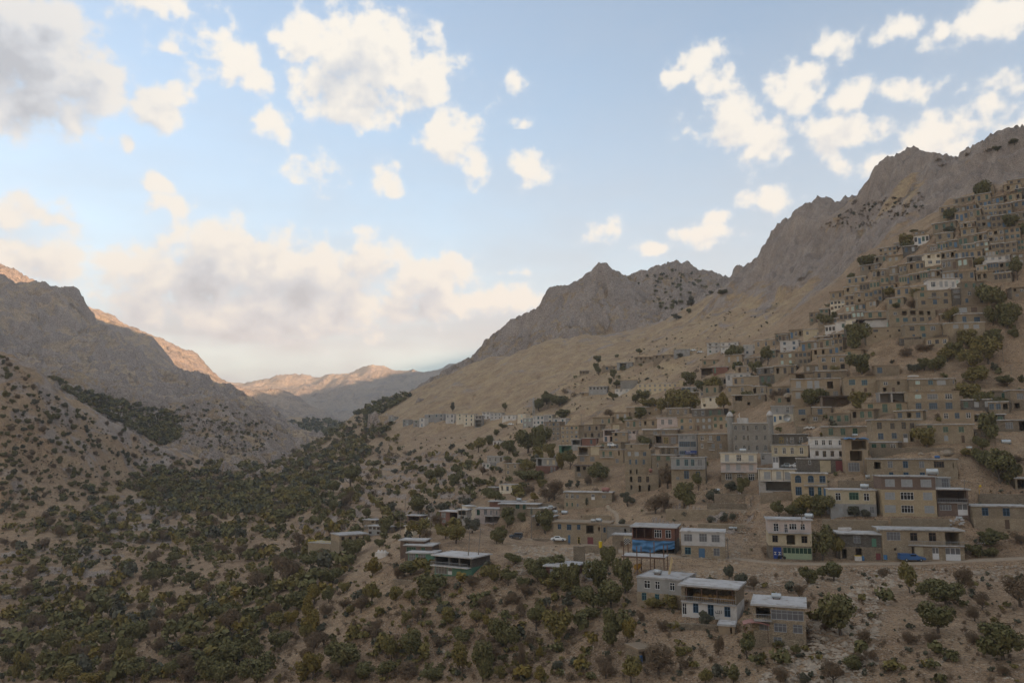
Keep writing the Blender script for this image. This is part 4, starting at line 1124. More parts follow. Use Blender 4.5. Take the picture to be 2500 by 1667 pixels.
h_3 = house('B', 1548, 1845, 356, 590, 'cream_plaster', ['p:12,24,12,85 w:44,58,15,85 p:78,92,15,80', 'pink_plaster|p:14,26,18,88 p:42,55,18,88 p:78,90,18,80', 'stone|w:12,30,20,85 w:44,58,15,80 w:76,92,15,85'], 'three storey cream house with long balconies below the mosque', name='plaster_house', yaw=18, dep=7, roof='edge', over=.4, group=G2, bal=[(0, 0, 1, .8), (1, 0, .7, .8)])
house('B', 1872, 1966, 360, 442, 'pale_plaster', ['w:6,36,40,85 .'], 'small grey plastered house with one white window beside the carport', name='plaster_house', yaw=18, dep=5, roof='edge', over=.3, group=G2)
# the mosque with twin stub minarets
h_mq = house('B', 1622, 1962, 112, 352, 'stone_grey', ['a:11,18,32,82 a:31,38,32,82 n:43,46,25,75 a:62,69,32,82 a:82,89,32,82', 'a:11,18,28,80 a:31,38,28,80 n:43,46,25,75 a:62,69,28,80 a:82,89,28,80', 'a:11,18,25,78 a:31,38,25,78 a:43,49,25,78 a:62,69,25,78 a:82,89,25,78'], 'grey stone mosque with rows of arched windows and twin round corner towers', name='mosque', cat='mosque', yaw=22, dep=9, roof='edge', over=.2, group=None)
# upper right of the mosque
house('A', 300, 585, 203, 290, 'stone_dark', ['y:16,28,22,75 w:36,41,10,75 w:48,58,22,75 w:74,84,22,75'], 'cream trimmed upper storey with yellow window above the double carport', name='plaster_house', yaw=18, dep=6, roof='edge', over=.4, group=G2)
h_cp = house('A', 288, 585, 292, 480, 'cream_brick', ['w:7,17,22,80 w:30,40,22,80 w:52,62,22,80 w:78,88,22,80', 'concrete|W:2,18,3,95 K:20,98,4,97'], 'cream brick house above a dark double carport with parked cars', name='brick_house', yaw=18, dep=7, roof='edge', over=.3, group=G2, hs=[.95, 1.05])
h_wh = house('A', 598, 890, 228, 402, 'white_plaster', ['w:15,25,28,78 w:35,45,28,78 w:54,64,28,78 w:82,92,28,78', 'n:15,25,28,75 n:36,46,18,75 n:58,68,22,75 n:82,92,22,75'], 'whitewashed two storey house with eight small windows beside the blue roofed annexe', name='white_house', yaw=18, dep=7, roof='edge', over=.35, group=G2, bal=[(0, 0, .97, .5)])
h_tr = house('A', 895, 1080, 240, 515, 'mud_plaster', ['K:30,95,5,85', 'K:20,75,5,95', 'c:10,60,10,90'], 'open fronted three storey annexe under a rumpled blue tarpaulin', name='brick_house', yaw=14, dep=6, roof='brown', over=.2, group=G2)
house('A', 497, 900, 404, 518, 'stone_dark', ['w:23,28,60,92 C:46,68,5,90 R:78,97,2,88'], 'dark rubble garage with cream panel and dark red gate under the whitewashed house', name='garage', cat='garage', yaw=16, dep=6, roof='edge', over=.25, group=G2)
house('A', 182, 488, 490, 665, 'cream_plaster', ['p:14,32,15,80 p:47,60,15,85 p:70,88,15,80', 'concrete|K:18,99,4,97'], 'cream balcony house standing over a wide dark undercroft', name='plaster_house', yaw=16, dep=7, roof='edge', over=.4, group=G2, bal=[(0, 0, 1, .6)], posts=(0, .02, .98, 4, .5), hs=[1, .85])
house('A', 457, 745, 525, 716, 'yellow_brick', ['A:8,26,22,88 A:45,62,22,88 b:78,95,22,85', 'b:8,26,15,88 b:46,61,10,88 t:72,82,10,88 B:88,98,5,85'], 'yellow brick house with arched blue windows', name='brick_house', yaw=16, dep=6.5, roof='edge', over=.3, group=G2, bal=[(0, .33, .97, .6)])
house('A', 768, 1145, 660, 868, 'cream_brick', ['w:12,24,25,80 g:42,63,30,85 w:74,86,25,80', 'grey_plaster|p:19,25,40,65 K:38,62,5,80 c:85,95,25,80'], 'cream brick house with green centre window over grey ground floor', name='brick_house', yaw=14, dep=7, roof='edge', over=.3, group=G2, hs=[1.15, 1])
h_ylw = house('A', 1198, 1642, 550, 868, 'yellow_brick', ['brown_brick|p:7,25,22,82 p:37,58,22,82 p:73,93,22,82', 'p:5,24,22,80 w:34,59,22,82 p:76,93,22,82', 'p:3,24,22,80 w:34,57,22,80 p:77,95,22,80'], 'large three storey yellow and brown brick house with wide curtained windows', name='brick_house', yaw=12, dep=8, roof='edge', over=.25, group=G2)
house('A', 1646, 1905, 655, 868, 'brown_brick', ['K:3,95,5,92', 'c:7,44,40,85 W:64,95,5,92'], 'wing with open loggia and white shutter joined to the large yellow brick house', name='brick_house', yaw=12, dep=7, roof='edge', over=.5, group=G2, bal=[(0, 0, .95, .4)])
house('A', 1640, 1750, 560, 655, 'grey_plaster', ['c:35,90,5,95'], 'small grey roof cabin beside the brown brick top storey', name='roof_house', yaw=12, dep=5, roof='edge', over=.2, group=G2)
house('A', 1108, 1812, 408, 560, 'stone_tan', ['K:3,11,5,75 c:19,25,18,85 b:37,43,18,85 c:56,62,18,85 n:73,85,22,85 k:95,96,20,70', 'b:20,25,15,70 b:37,43,15,70 b:56,62,15,70 .'], 'long tan stone house with a blue roof box behind the yellow brick house', yaw=13, dep=6.5, roof='edge', over=.3, group=G2, hs=[1.1, .9])
house('A', 1106, 1510, 85, 270, 'stone_tan', ['n:12,22,22,82 n:39,48,22,75 n:62,71,22,82 n:79,88,22,75', 'b:13,24,30,85 b:41,51,38,88 W:64,73,5,80 K:78,86,10,90'], 'two storey tan house with four brown upper windows and a white door', yaw=14, dep=6.5, roof='edge', over=.35, group=G2)
house('A', 1515, 1945, 124, 275, 'stone_tan', ['g:12,22,70,92 g:42,52,22,80 g:72,82,20,80', 'p:43,51,25,85 d:76,82,5,85'], 'tan stone house with green windows beside the dark leafy gully', yaw=14, dep=6.5, roof='edge', over=.3, group=G2)
house('A', 705, 1088, 140, 218, 'stone_tan', ['g:12,22,15,85 g:38,48,15,85 g:64,74,15,85'], 'tan stone house with three bright green windows above the whitewashed house', yaw=15, dep=6, roof='edge', over=.3, group=G2)
house('A', 2142, 2420, 88, 175, 'stone', ['c:22,44,22,85 K:62,98,5,90'], 'stone house with dark blue window at the frame edge right of the gully', yaw=14, dep=6, roof='edge', over=.3, group=G2)
house('A', 2280, 2480, 565, 650, 'stone_tan', ['K:10,60,5,90'], 'low stone house with dark opening at the frame edge below the gully', yaw=14, dep=6, roof='edge', over=.3, group=G2)
house('F', 1960, 2148, 978, 1110, 'grey_plaster', ['c:20,32,25,75 w:66,80,20,88', 'cream_plaster|B:10,20,5,75 b:33,45,30,80 c:60,72,30,80'], 'grey plastered house with satellite dish right of the mosque tower', name='plaster_house', yaw=18, dep=6, roof='edge', over=.3, group=G2)
house('F', 2150, 2290, 992, 1115, 'stone_tan', ['b:25,65,10,80', 'k:40,60,30,60'], 'tan stone house with one big blue window, next to the dish house', yaw=16, dep=6, roof='mud', over=.1, group=G2)
house('F', 2292, 2450, 988, 1060, 'stone', ['b:30,55,20,85 .'], 'stone house with blue window behind the pale window cabin', yaw=16, dep=6, roof='edge', over=.2, group=G2)
house('A', 592, 700, 50, 104, 'stone_tan', ['w:28,62,25,90'], 'small stone cabin with one white cross barred window', yaw=16, dep=4, roof='mud', over=.2, group=G2)
# left middle cluster
house('B', 1358, 1612, 200, 395, 'stone', ['w:10,21,25,85 v:37,48,15,88 b:62,74,15,80', 'w:10,18,25,80 c:45,55,25,80 c:70,78,20,80', '.'], 'brown stone house with purple grey windows left of the mosque', yaw=20, dep=7, roof='edge', over=.3, group=G2, bal=[(0, .32, .52, .6), (1, .36, .56, .6)])
house('B', 1198, 1350, 202, 370, 'grey_plaster', ['c:10,28 c:38,50 c:75,90', 'b:5,95,20,95', 'b:5,95,10,60'], 'grey house with dark blue shopfront glazing and blue banner', name='plaster_house', yaw=20, dep=6, roof='edge', over=.3, group=G2)
house('B', 1002, 1190, 206, 300, 'old_wood', ['K:5,30,30,90 y:40,60,25,80 c:72,92,25,80'], 'wooden fronted house with long brown balcony', name='wooden_house', yaw=20, dep=6, roof='edge', over=.3, group=G2, bal=[(0, 0, .72, .7)])
house('B', 1042, 1212, 308, 372, 'stone', ['n:10,25,15,90 n:38,52,15,90 c:70,85,20,85'], 'low stone house with tall brown windows under the wooden balcony house', yaw=20, dep=6, roof='edge', over=.3, group=G2)
house('F', 1022, 1188, 1074, 1150, 'pink_plaster', ['c:20,35 c:55,75'], 'small pinkish house with metal roof above the pale terrace house', name='plaster_house', yaw=20, dep=6, roof='metal', over=.4, group=G2)
house('F', 905, 1190, 1172, 1232, 'stone', ['c:30,42 c:55,64 .'], 'low house under a wide whitewashed terrace', yaw=20, dep=7, roof='pale', over=.4, group=G2, thick=.5)
house_row('F', (1192, 1075), (1620, 1058), 92, 3, 'the row left of the mosque towers', group=G2)
house('F', 782, 850, 1178, 1250, 'pink_plaster', ['c k', 'p .'], 'narrow pinkish house among the poles', name='plaster_house', yaw=20, dep=5, roof='edge', group=G2)
house('F', 655, 780, 1192, 1275, 'mud_plaster', ['k c', 'c .'], 'brown house with a red brick wall behind the white van', yaw=20, dep=6, roof='edge', group=G2)
house('F', 580, 690, 1172, 1270, 'pink_plaster', ['K:10,90,5,90', 'b:10,30,5,90 K:50,90'], 'pinkish house with open upper loggia beside the pole', name='plaster_house', yaw=20, dep=6, roof='edge', group=G2)
house('F', 640, 760, 1122, 1180, 'mud_plaster', ['C:15,60,5,85'], 'mud house with a yellow panel above the pinkish loggia house', yaw=20, dep=5, roof='mud', group=G2)
house('B', 405, 520, 235, 300, 'red_brick', ['. t:60,75 .'], 'small red painted house over the cream loggia house', name='brick_house', yaw=20, dep=5, roof='edge', group=G2)
house('B', 320, 395, 245, 330, 'grey_plaster', ['K:10,90,5,90', '.'], 'open concrete porch house left of the red painted house', name='concrete_house', yaw=20, dep=5, roof='edge', group=G2)
house('B', 372, 556, 300, 445, 'mud_plaster', ['K:5,45,5,85 C:58,95,2,95', 'c:10,30 c:55,75 .'], 'mud house with a cream upper panel above the dark green tree', yaw=20, dep=7, roof='edge', over=.4, group=G2, bal=[(0, 0, .5, .6)])
house('B', 556, 742, 328, 455, 'mud_plaster', ['g:10,20,10,80 g:40,52,15,80 k:80,86', '. c'], 'mud house with green balcony doors right of the cream panel house', yaw=20, dep=7, roof='edge', over=.3, group=G2, bal=[(0, 0, .6, .7)])
house('B', 218, 316, 294, 345, 'paint_green', ['K:20,90,5,90'], 'small green painted porch house under the path', name='shed', cat='shed', yaw=20, dep=4, roof='edge', group=G2)
house('B', 345, 500, 458, 560, 'stone', ['K:10,30,5,85 k:45,60', 'c .'], 'stone house with brown roof beside the round dark tree', yaw=18, dep=6, roof='brown', over=.5, group=G2)
house('B', 30, 198, 400, 520, 'grey_plaster', ['K:8,28,5,95 C:52,62,20,80 C:80,92,20,80', 'red_brick|. c:70,82,10,90 c:86,94'], 'unfinished two storey house with dark porch and white roof tank', name='plaster_house', yaw=18, dep=6, roof='edge', over=.4, group=G2)
# upper middle
house('F', 862, 1232, 795, 864, 'school_brick', [' '.join(['v'] * 9), ' '.join(['v'] * 9)], 'long yellow two storey school with rows of small windows', name='school', cat='school', yaw=12, dep=7, roof='edge', over=.2, group=G2)
house('F', 1204, 1242, 762, 812, 'school_brick', ['.'], 'plain cream stair tower at the end of the long yellow school', name='stair_tower', cat='tower', yaw=12, dep=5, roof='edge', over=.1, group=G2)
house('F', 675, 832, 838, 868, 'white_plaster', ['p k:30,36 p p'], 'low whitewashed house left of the long yellow school', name='white_house', yaw=14, dep=5, roof='edge', group=G2)
house('F', 722, 858, 768, 838, 'stone_grey', ['.'], 'blank grey stone block behind the low whitewashed house', name='stone_store', cat='house', yaw=14, dep=6, roof='mud', over=.05, group=G2)
house('F', 462, 610, 818, 880, 'grey_plaster', ['n n n n n', 'p . p'], 'grey house with five dark upper windows on the bare spur', name='plaster_house', yaw=16, dep=6, roof='edge', group=G2)
house('F', 400, 460, 868, 895, 'mud_plaster', ['k .'], 'tiny mud hut left of the five window grey house', name='shed', cat='shed', yaw=16, dep=4, roof='edge', group=G2)
house('F', 386, 455, 688, 722, 'mud_plaster', ['k k k'], 'lone hut with three dark openings high on the golden slope', name='shed', cat='shed', yaw=16, dep=4, roof='edge', group=G2)
house('F', 572, 690, 654, 684, 'stone', ['b:25,40,20,90 . n'], 'small house with a blue window on the upper track', yaw=16, dep=5, roof='mud', group=G2)
house('F', 692, 822, 622, 668, 'grey_plaster', ['K:20,60,10,90 c'], 'grey roofed house with a wide porch on the upper track', name='plaster_house', yaw=16, dep=5, roof='edge', group=G2)
house('F', 836, 985, 578, 630, 'stone', ['k k k k', '. k .'], 'row shell of dark openings on the upper track', name='stone_ruin', yaw=16, dep=5, roof='mud', group=G2)
house('F', 990, 1155, 562, 592, 'stone', ['k n k'], 'low broken stone house on the upper track', yaw=16, dep=5, roof='mud', group=G2)
house('F', 1158, 1288, 514, 572, 'grey_plaster', ['p p p p', '. n .'], 'grey house with four pale bays at the end of the upper track', name='plaster_house', yaw=16, dep=5, roof='edge', group=G2)
house('F', 1432, 1535, 462, 545, 'pale_plaster', ['k k', 'c c', 'g c'], 'pale three storey house with green ground floor under the bare slope', name='plaster_house', yaw=18, dep=6, roof='edge', group=G2, bal=[(0, 0, 1, .6)])
house('F', 1542, 1690, 458, 522, 'white_plaster', ['c c c', 'p p p'], 'white balconied house right of the pale three storey house', name='white_house', yaw=18, dep=6, roof='edge', group=G2, bal=[(0, 0, 1, .6)])
house('F', 1732, 1850, 478, 560, 'pale_plaster', ['p p', 'b n'], 'pale house behind the dark tree at the foot of the slope', name='plaster_house', yaw=20, dep=6, roof='edge', group=G2)
house('F', 1392, 1520, 600, 648, 'mud_plaster', ['g . g:70,82'], 'low tan house with green windows above the red brick house', yaw=18, dep=5, roof='mud', group=G2)
house('F', 1482, 1600, 658, 708, 'red_brick', ['E:8,18,5,90 . .'], 'raw red brick house wall beside the brown carport', name='brick_house', yaw=18, dep=5, roof='edge', group=G2)
house('F', 1382, 1480, 668, 725, 'old_wood', ['K:5,95,5,95'], 'dark brown open carport beside the red brick house', name='carport', cat='carport', yaw=18, dep=6, roof='brown', over=.5, group=G2)
house('F', 1585, 1790, 712, 785, 'pale_plaster', ['c c t c'], 'long pale house with teal end panel among trees', name='plaster_house', yaw=28, dep=5, roof='edge', group=G2)
house('F', 1640, 1862, 738, 815, 'mud_plaster', ['n c . .'], 'mud house with white roof edge below the long pale house', yaw=28, dep=6, roof='edge', group=G2)
house('F', 1592, 1800, 812, 878, 'stone_tan', ['c . w .'], 'tan house with white roof line above the autumn tree', yaw=26, dep=6, roof='edge', group=G2)
house('F', 1382, 1560, 905, 995, 'cream_plaster', ['C:5,18,5,90 n:40,50 c:70,84', 'k . c'], 'cream house with hanging rugs beside the yellowing tree', name='plaster_house', yaw=22, dep=6, roof='edge', over=.5, group=G2)
house('F', 1642, 1908, 888, 985, 'stone', ['K:8,30,10,90 . c:80,88', '. k .'], 'stone house with mud side wall right of the yellowing tree', yaw=22, dep=6, roof='edge', group=G2)
house('F', 1222, 1340, 824, 872, 'grey_plaster', ['b:5,25,10,90 b:40,62,10,90 c:80,95'], 'grey house with two blue doors right of the yellow school', name='plaster_house', yaw=20, dep=5, roof='edge', group=G2)
house('F', 1272, 1430, 862, 905, 'cream_plaster', ['K:10,60,5,90 c'], 'small cream porch house under the blue door house', name='plaster_house', yaw=22, dep=5, roof='edge', group=G2)
house('F', 935, 1050, 990, 1055, 'mud_plaster', ['w:60,75 . ', 'k .'], 'small tan house with a blue roof tank inside the grove', yaw=20, dep=5, roof='mud', group=G2)
# block above the middle
house('C', 1258, 1698, 1276, 1392, 'stone_tan', ['m:14,24,30,80 t:42,52,22,85 p:61,80,15,85 c:95,99,25,85', 'c:14,24,5,40 g:18,25,40,80 p:46,55,5,35 .'], 'tan stone house with a large white gridded window under the green gully', yaw=14, dep=6, roof='edge', over=.3, group=G2, hs=[1.2, .9])
house('C', 1250, 1745, 1400, 1570, 'stone_tan', ['m:14,26,30,75 c:38,58,20,80 w:72,86,20,80', 'b:14,25,15,80 b:40,56,10,80 b:72,85,10,80'], 'tan two storey house with three blue ground windows under the gridded window house', yaw=14, dep=5, roof='mud', over=.15, group=G2)
house('C', 972, 1248, 1285, 1400, 'stone_tan', ['w:15,30,20,75 k:62,72,20,80', 'k:12,24,15,80 d:44,53,5,80 .'], 'tan house with small dark openings left of the gridded window house', yaw=14, dep=6, roof='mud', over=.15, group=G2)
house('C', 968, 1242, 1408, 1505, 'concrete', ['K:4,42,4,95 K:48,96,4,95'], 'concrete frame with two large empty bays', name='concrete_house', yaw=14, dep=5, roof='edge', over=.2, group=G2)
house('C', 828, 1248, 1508, 1600, 'stone_tan', ['g:8,20,30,95 g:41,53,10,95 g:73,85,5,95'], 'stone house with three green windows under the empty concrete bays', yaw=14, dep=5, roof='mud', over=.1, group=G2)
house('C', 638, 948, 1258, 1428, 'stone_tan', ['t:15,34,15,75 t:54,72,10,70', 'd:22,30,30,75 d:61,69,35,80'], 'square tan stone house with two teal windows', yaw=16, dep=7, roof='mud', over=.25, group=G2)
house('C', 132, 600, 1275, 1480, 'mud_plaster', ['p:10,20,20,85 p:33,44,15,85 p:48,58,15,85 K:74,86,10,75', 'p:8,18,20,80 g:30,38 y:68,78,40,80 c:85,95'], 'long balconied house with white roof line and yellow vine', yaw=18, dep=6, roof='edge', over=.4, group=G2, bal=[(0, 0, .7, .6)])
house('C', 418, 700, 1440, 1540, 'old_wood', ['K:4,96,4,94'], 'dark brown open shelter with wide sheet roof', name='carport', cat='carport', yaw=16, dep=6, roof='brown', over=.6, group=G2, posts=(0, .1, .95, 3, .3))
house('C', 392, 680, 1052, 1192, 'mud_plaster', ['w:10,24,20,80 w:43,56,10,80 w:70,84,15,70', 'n:12,28,15,75 p:42,58,15,70 n:72,86,20,85'], 'mud coloured two storey house with white upper windows beside the round tree', yaw=18, dep=6, roof='edge', over=.3, group=G2)
house('C', 348, 660, 1198, 1275, 'stone', ['n:10,19,20,80 n:37,51,10,80 . .'], 'low stone house with white roof line under the mud coloured house', yaw=18, dep=5, roof='edge', over=.35, group=G2)
house('C', 112, 350, 1222, 1300, 'stone', ['K:25,60,10,90 .'], 'shadowy porch house left of the low stone house', yaw=18, dep=5, roof='brown', over=.4, group=G2)
house('C', 928, 1165, 1148, 1245, 'stone', ['b:10,30,30,85 . .'], 'stone house with one blue door right of the round tree', yaw=14, dep=5, roof='mud', over=.1, group=G2)
# long rows above the green gully
house('C', 842, 1212, 785, 890, 'stone_tan', ['n:20,32,30,75 n:55,60,30,60 n:84,90,25,65', 'k:22,26,30,60 k:61,65,30,60'], 'tan stone house with few small windows above the bare rubble slope', yaw=14, dep=5, roof='mud', over=.1, group=G2)
house('C', 1216, 1615, 752, 885, 'stone_tan', ['n:12,24,15,75 g:38,49,10,75 w:62,74,10,75 K:89,99,5,95', 'b:18,24,30,60 t:41,50,20,70 B:90,98,5,80'], 'stone house with green and white windows in the long row above the gully', yaw=13, dep=5, roof='edge', over=.2, group=G2)
house('C', 1620, 1988, 738, 882, 'stone_tan', ['p:17,31,30,80 p:45,58,25,80 p:70,85,20,75', '. p:30,40,50,80 .'], 'stone house with three pale windows at the end of the long row', yaw=12, dep=5, roof='edge', over=.2, group=G2)
house('C', 1065, 1512, 608, 745, 'stone_tan', ['w:10,18,30,70 k:28,39,20,80 k:46,58,20,80 k:65,75,15,75 k:82,89,10,65', 'g:15,22 t:30,40 n:50,58 n:66,75 n:84,91'], 'stone house with four square black openings', yaw=14, dep=5, roof='mud', over=.1, group=G2)
h_dk = house('C', 770, 1125, 705, 765, 'old_wood', ['K:2,98,3,97'], 'large dark brown open carport with sloping sheet roof', name='carport', cat='carport', yaw=20, dep=9, roof='brown', over=1.0, group=G2, posts=(0, .3, .95, 3, .5))
house('C', 832, 1060, 632, 690, 'mud_plaster', ['g:15,30,10,90 g:55,70,10,90 .'], 'mud house with two bright green windows above the dark carport', yaw=18, dep=5, roof='edge', over=.4, group=G2)
house('C', 845, 1405, 712, 790, 'pale_plaster', ['m:35,50,10,80 m:65,72,10,90 m:78,90,10,90'], 'pale mint fronted house between dark carport and long row', name='plaster_house', yaw=14, dep=4, roof='edge', over=.3, group=G2)
house('C', 1342, 1670, 432, 605, 'stone_tan', ['g:8,20,25,80 n:42,55,20,75 n:78,88,20,70', 'n:10,22,15,70 b:44,56,15,80 n:75,88,20,80', '.'], 'tall tan stone house with a small balcony below the red and white house', yaw=13, dep=6, roof='mud', over=.15, group=G2, bal=[(0, .3, .65, .6)], hs=[1, 1, .5])
house('C', 1435, 1745, 318, 408, 'white_plaster', ['w:10,24,20,75 p:36,46,15,75 p:52,62,15,75 p:74,82,10,65 m:88,95,10,80'], 'whitewashed house with a red brick end high in the village', name='white_house', yaw=13, dep=6, roof='pale', over=.4, group=G2)
house('C', 1772, 2000, 345, 560, 'stone', ['g:12,24,30,80 g:46,58,25,80 g:78,90,25,80', 'w:22,36,25,75 w:60,72,25,75', 'b:10,22,25,80 b:72,84,20,80'], 'three storey stone house with green top windows beside the big leafy tree', yaw=13, dep=6, roof='mud', over=.2, group=G2)
house('C', 1672, 1768, 412, 560, 'stone_dark', ['c:15,80,20,80', 'c:20,75,20,75', '.'], 'narrow dark stone house with a glazed top beside the three storey house', yaw=13, dep=5, roof='edge', group=G2)
house('C', 1715, 2010, 575, 645, 'stone', ['p:5,32,15,80 d:45,65,15,80 .'], 'stone house with a long gridded window beside the big leafy tree', yaw=12, dep=5, roof='mud', group=G2)
house('C', 1712, 2030, 652, 740, 'stone_tan', ['b:17,29,10,75 b:52,70,5,65 .'], 'stone house with white roof line and blue windows beside the big leafy tree', yaw=12, dep=5, roof='edge', over=.4, group=G2)
house('C', 1408, 1572, 78, 185, 'cream_plaster', ['k:15,35,25,80 C:40,60,20,90 k:70,90', 'w:18,42,25,80 w:62,88,25,80'], 'cream house with white window grilles high in the village', name='plaster_house', yaw=14, dep=5, roof='edge', group=G2)
house('C', 1955, 2225, 100, 150, 'white_plaster', ['p p c p'], 'long whitewashed storey high under the dark tree', name='white_house', yaw=12, dep=5, roof='edge', over=.4, group=G2)
house('C', 2070, 2232, 1390, 1480, 'stone', ['g:45,72,10,80 .'], 'stone house with one green window right of the green gully', yaw=14, dep=5, roof='mud', group=G2)
house('C', 2234, 2440, 1382, 1570, 'stone', ['c:30,60,10,70', 'k:15,40,20,70'], 'stone house at the frame edge right of the green gully', yaw=14, dep=5, roof='edge', group=G2)
house('C', 2240, 2440, 400, 500, 'stone', ['w:40,55,20,70 k:10,22', 'c .'], 'stone house at the frame edge behind the big leafy tree', yaw=14, dep=5, roof='mud', group=G2)
# upper rows
house_row('E', (1700, 812), (1900, 775), 48, 2, 'the topmost row below the lone dark tree')
house_row('E', (1925, 758), (2160, 695), 48, 2, 'the topmost row right of the lone dark tree')
house_row('E', (1695, 870), (1950, 810), 72, 2, 'the second row from the top')
house_row('E', (1970, 800), (2240, 778), 90, 2, 'the second row, right half')
house_row('E', (1740, 960), (1890, 945), 52, 1, 'the third row from the top beside the pole')
house_row('E', (1900, 895), (2190, 880), 98, 2, 'the third row from the top')
house_row('E', (1725, 1102), (2010, 1048), 78, 3, 'the fourth row from the top')
house_row('E', (2012, 1040), (2325, 1002), 98, 2, 'the fourth row, right half')
house_row('E', (1430, 1185), (1725, 1112), 60, 3, 'the row above the cream grille house')
house_row('E', (1770, 1168), (2020, 1128), 95, 2, 'the fifth row from the top')
house_row('E', (2045, 1165), (2420, 1110), 90, 3, 'the fifth row, right end')
house_row('E', (1300, 1085), (1450, 1065), 70, 1, 'the bushes on the upper left rim', mats=('white_plaster',))
house_row('E', (1295, 1068), (1480, 1000), 30, 1, 'the rock ledge on the upper left rim', mats=('stone',))
house_row('E', (965, 1215), (1140, 1165), 70, 1, 'a ledge under the cliff, long and low', mats=('mud_plaster',), roofs=('edge',))
house_row('E', (1110, 1160), (1180, 1140), 60, 1, 'a ledge under the cliff, small', mats=('stone',))
house_row('C', (1155, 190), (1400, 145), 72, 3, 'the row left of the cream grille house')
house_row('C', (1400, 215), (1580, 195), 50, 1, 'the narrow step under the cream grille house')
house_row('C', (1565, 135), (1870, 118), 80, 2, 'the row right of the cream grille house', mats=('stone',))
house_row('C', (1560, 62), (1960, 35), 70, 3, 'the row above the cream grille house on the right')
house_row('C', (1985, 60), (2240, 20), 50, 2, 'the row over the long whitewashed storey')
house_row('C', (1900, 195), (2230, 145), 105, 3, 'the row under the long whitewashed storey')
house_row('C', (2240, 90), (2420, 70), 90, 1, 'the frame edge beside the whitewashed storey')
house_row('C', (900, 245), (1150, 195), 70, 3, 'the left rim row under the bushes')
house_row('C', (1160, 305), (1560, 222), 68, 4, 'the white lined row in the upper village', roofs=('edge',))
house_row('C', (1570, 258), (1885, 236), 78, 2, 'the row above the red and white house')
house_row('C', (1900, 262), (2235, 252), 70, 2, 'the row right of the red and white house')
house_row('C', (780, 375), (975, 325), 68, 2, 'the left rim above the curved row')
house_row('C', (975, 305), (1160, 275), 60, 2, 'the short row behind the white lined row')
house_row('C', (970, 390), (1120, 352), 60, 1, 'the dark roofed corner above the small tree', roofs=('brown',))
house_row('C', (1120, 408), (1425, 372), 75, 2, 'the row left of the red and white house', roofs=('edge',))
house_row('C', (640, 490), (825, 445), 88, 2, 'the curved row at the village rim')
house_row('C', (830, 445), (1000, 412), 105, 2, 'the curved row, right part')
house_row('C', (500, 552), (640, 505), 72, 1, 'the pinkish end of the curved row', mats=('cream_plaster',))
house_row('C', (640, 580), (940, 520), 60, 3, 'the row under the curved row')
house_row('C', (585, 668), (830, 620), 58, 2, 'the row above the dark carport', roofs=('edge',))
house_row('C', (300, 655), (490, 600), 82, 2, 'the rim row above the leafy bank')
house_row('C', (450, 775), (750, 700), 58, 3, 'the pale row left of the dark carport', mats=('cream_plaster', 'pale_plaster', 'white_plaster'), roofs=('edge',))
house_row('C', (110, 812), (235, 790), 68, 1, 'the rim beside the brick gabled house')
house('C', 240, 435, 800, 865, 'cream_brick', ['w:15,28,25,75 . w:70,80,20,60'], 'cream brick house with bare brick gable on the village rim', name='brick_house', yaw=24, dep=5, roof='edge', group=G2)
house_row('C', (0, 868), (108, 835), 60, 1, 'the far left end of the rim row')
house_row('C', (20, 930), (200, 880), 85, 1, 'the balcony step over the dark tree', mats=('pale_plaster',), roofs=('edge',))
house_row('C', (350, 880), (640, 828), 48, 2, 'the white lined row over the broad tree', mats=('mud_plaster',), roofs=('edge',))
house_row('C', (215, 930), (560, 880), 75, 2, 'the row with brown awnings left of the broad tree')
house_row('C', (0, 1030), (320, 1005), 105, 2, 'the row with white sacks on its roof')
house_row('C', (540, 880), (625, 870), 120, 1, 'the gap left of the broad tree')
house_row('F', (1990, 400), (2120, 370), 60, 1, 'the village rim by the dark round tree')
house_row('F', (1870, 540), (2000, 500), 60, 1, 'the lane under the dark round tree')
# far houses on the valley road
house_row('G', (1450, 375), (1535, 375), 78, 1, 'the far row, tall with cream top', mats=('cream_plaster',), group=G3, storeys=3, roofs=('edge',))
house('G', 1542, 1600, 385, 478, 'concrete', ['k k', 'K:5,95,5,92', 'K:5,95,5,92'], 'bare concrete frame building in the far row', name='concrete_house', yaw=10, dep=8, roof='edge', group=G3)
house_row('G', (1602, 358), (1665, 355), 45, 1, 'the far row, high white block', mats=('white_plaster',), group=G3, roofs=('edge',))
house_row('G', (1667, 362), (1760, 362), 42, 1, 'the far row, long white block', mats=('pale_plaster',), group=G3, roofs=('edge',))
house_row('G', (1766, 380), (1880, 380), 34, 1, 'the far row, low with white bays', mats=('white_plaster',), group=G3, roofs=('edge',))
house_row('G', (1892, 372), (1960, 372), 60, 1, 'the far row next to the mast', mats=('cream_plaster',), group=G3, roofs=('edge',))
house_row('G', (1388, 368), (1448, 366), 70, 1, 'the far row, cream tower', mats=('cream_plaster',), group=G3, storeys=3, roofs=('edge',))
house_row('G', (1302, 376), (1372, 374), 62, 1, 'the far row, pinkish block', mats=('pale_plaster',), group=G3, roofs=('edge',))
house_row('G', (1130, 380), (1285, 366), 50, 2, 'the far row, left wing', mats=('grey_plaster',), group=G3, roofs=('edge',))
house_row('G', (1086, 406), (1130, 404), 60, 1, 'the far row, white stepped tower', mats=('white_plaster',), group=G3, roofs=('edge',))
house_row('G', (1036, 424), (1084, 420), 42, 1, 'the far slope under the road, left of the stepped tower', mats=('grey_plaster',), group=G3, roofs=('edge',))
house_row('G', (950, 418), (1000, 416), 42, 1, 'the far slope, near the fork', mats=('grey_plaster',), group=G3, roofs=('edge',))
house_row('G', (836, 394), (882, 392), 36, 1, 'the far road end, leftmost of all', mats=('grey_plaster',), group=G3, roofs=('edge',))
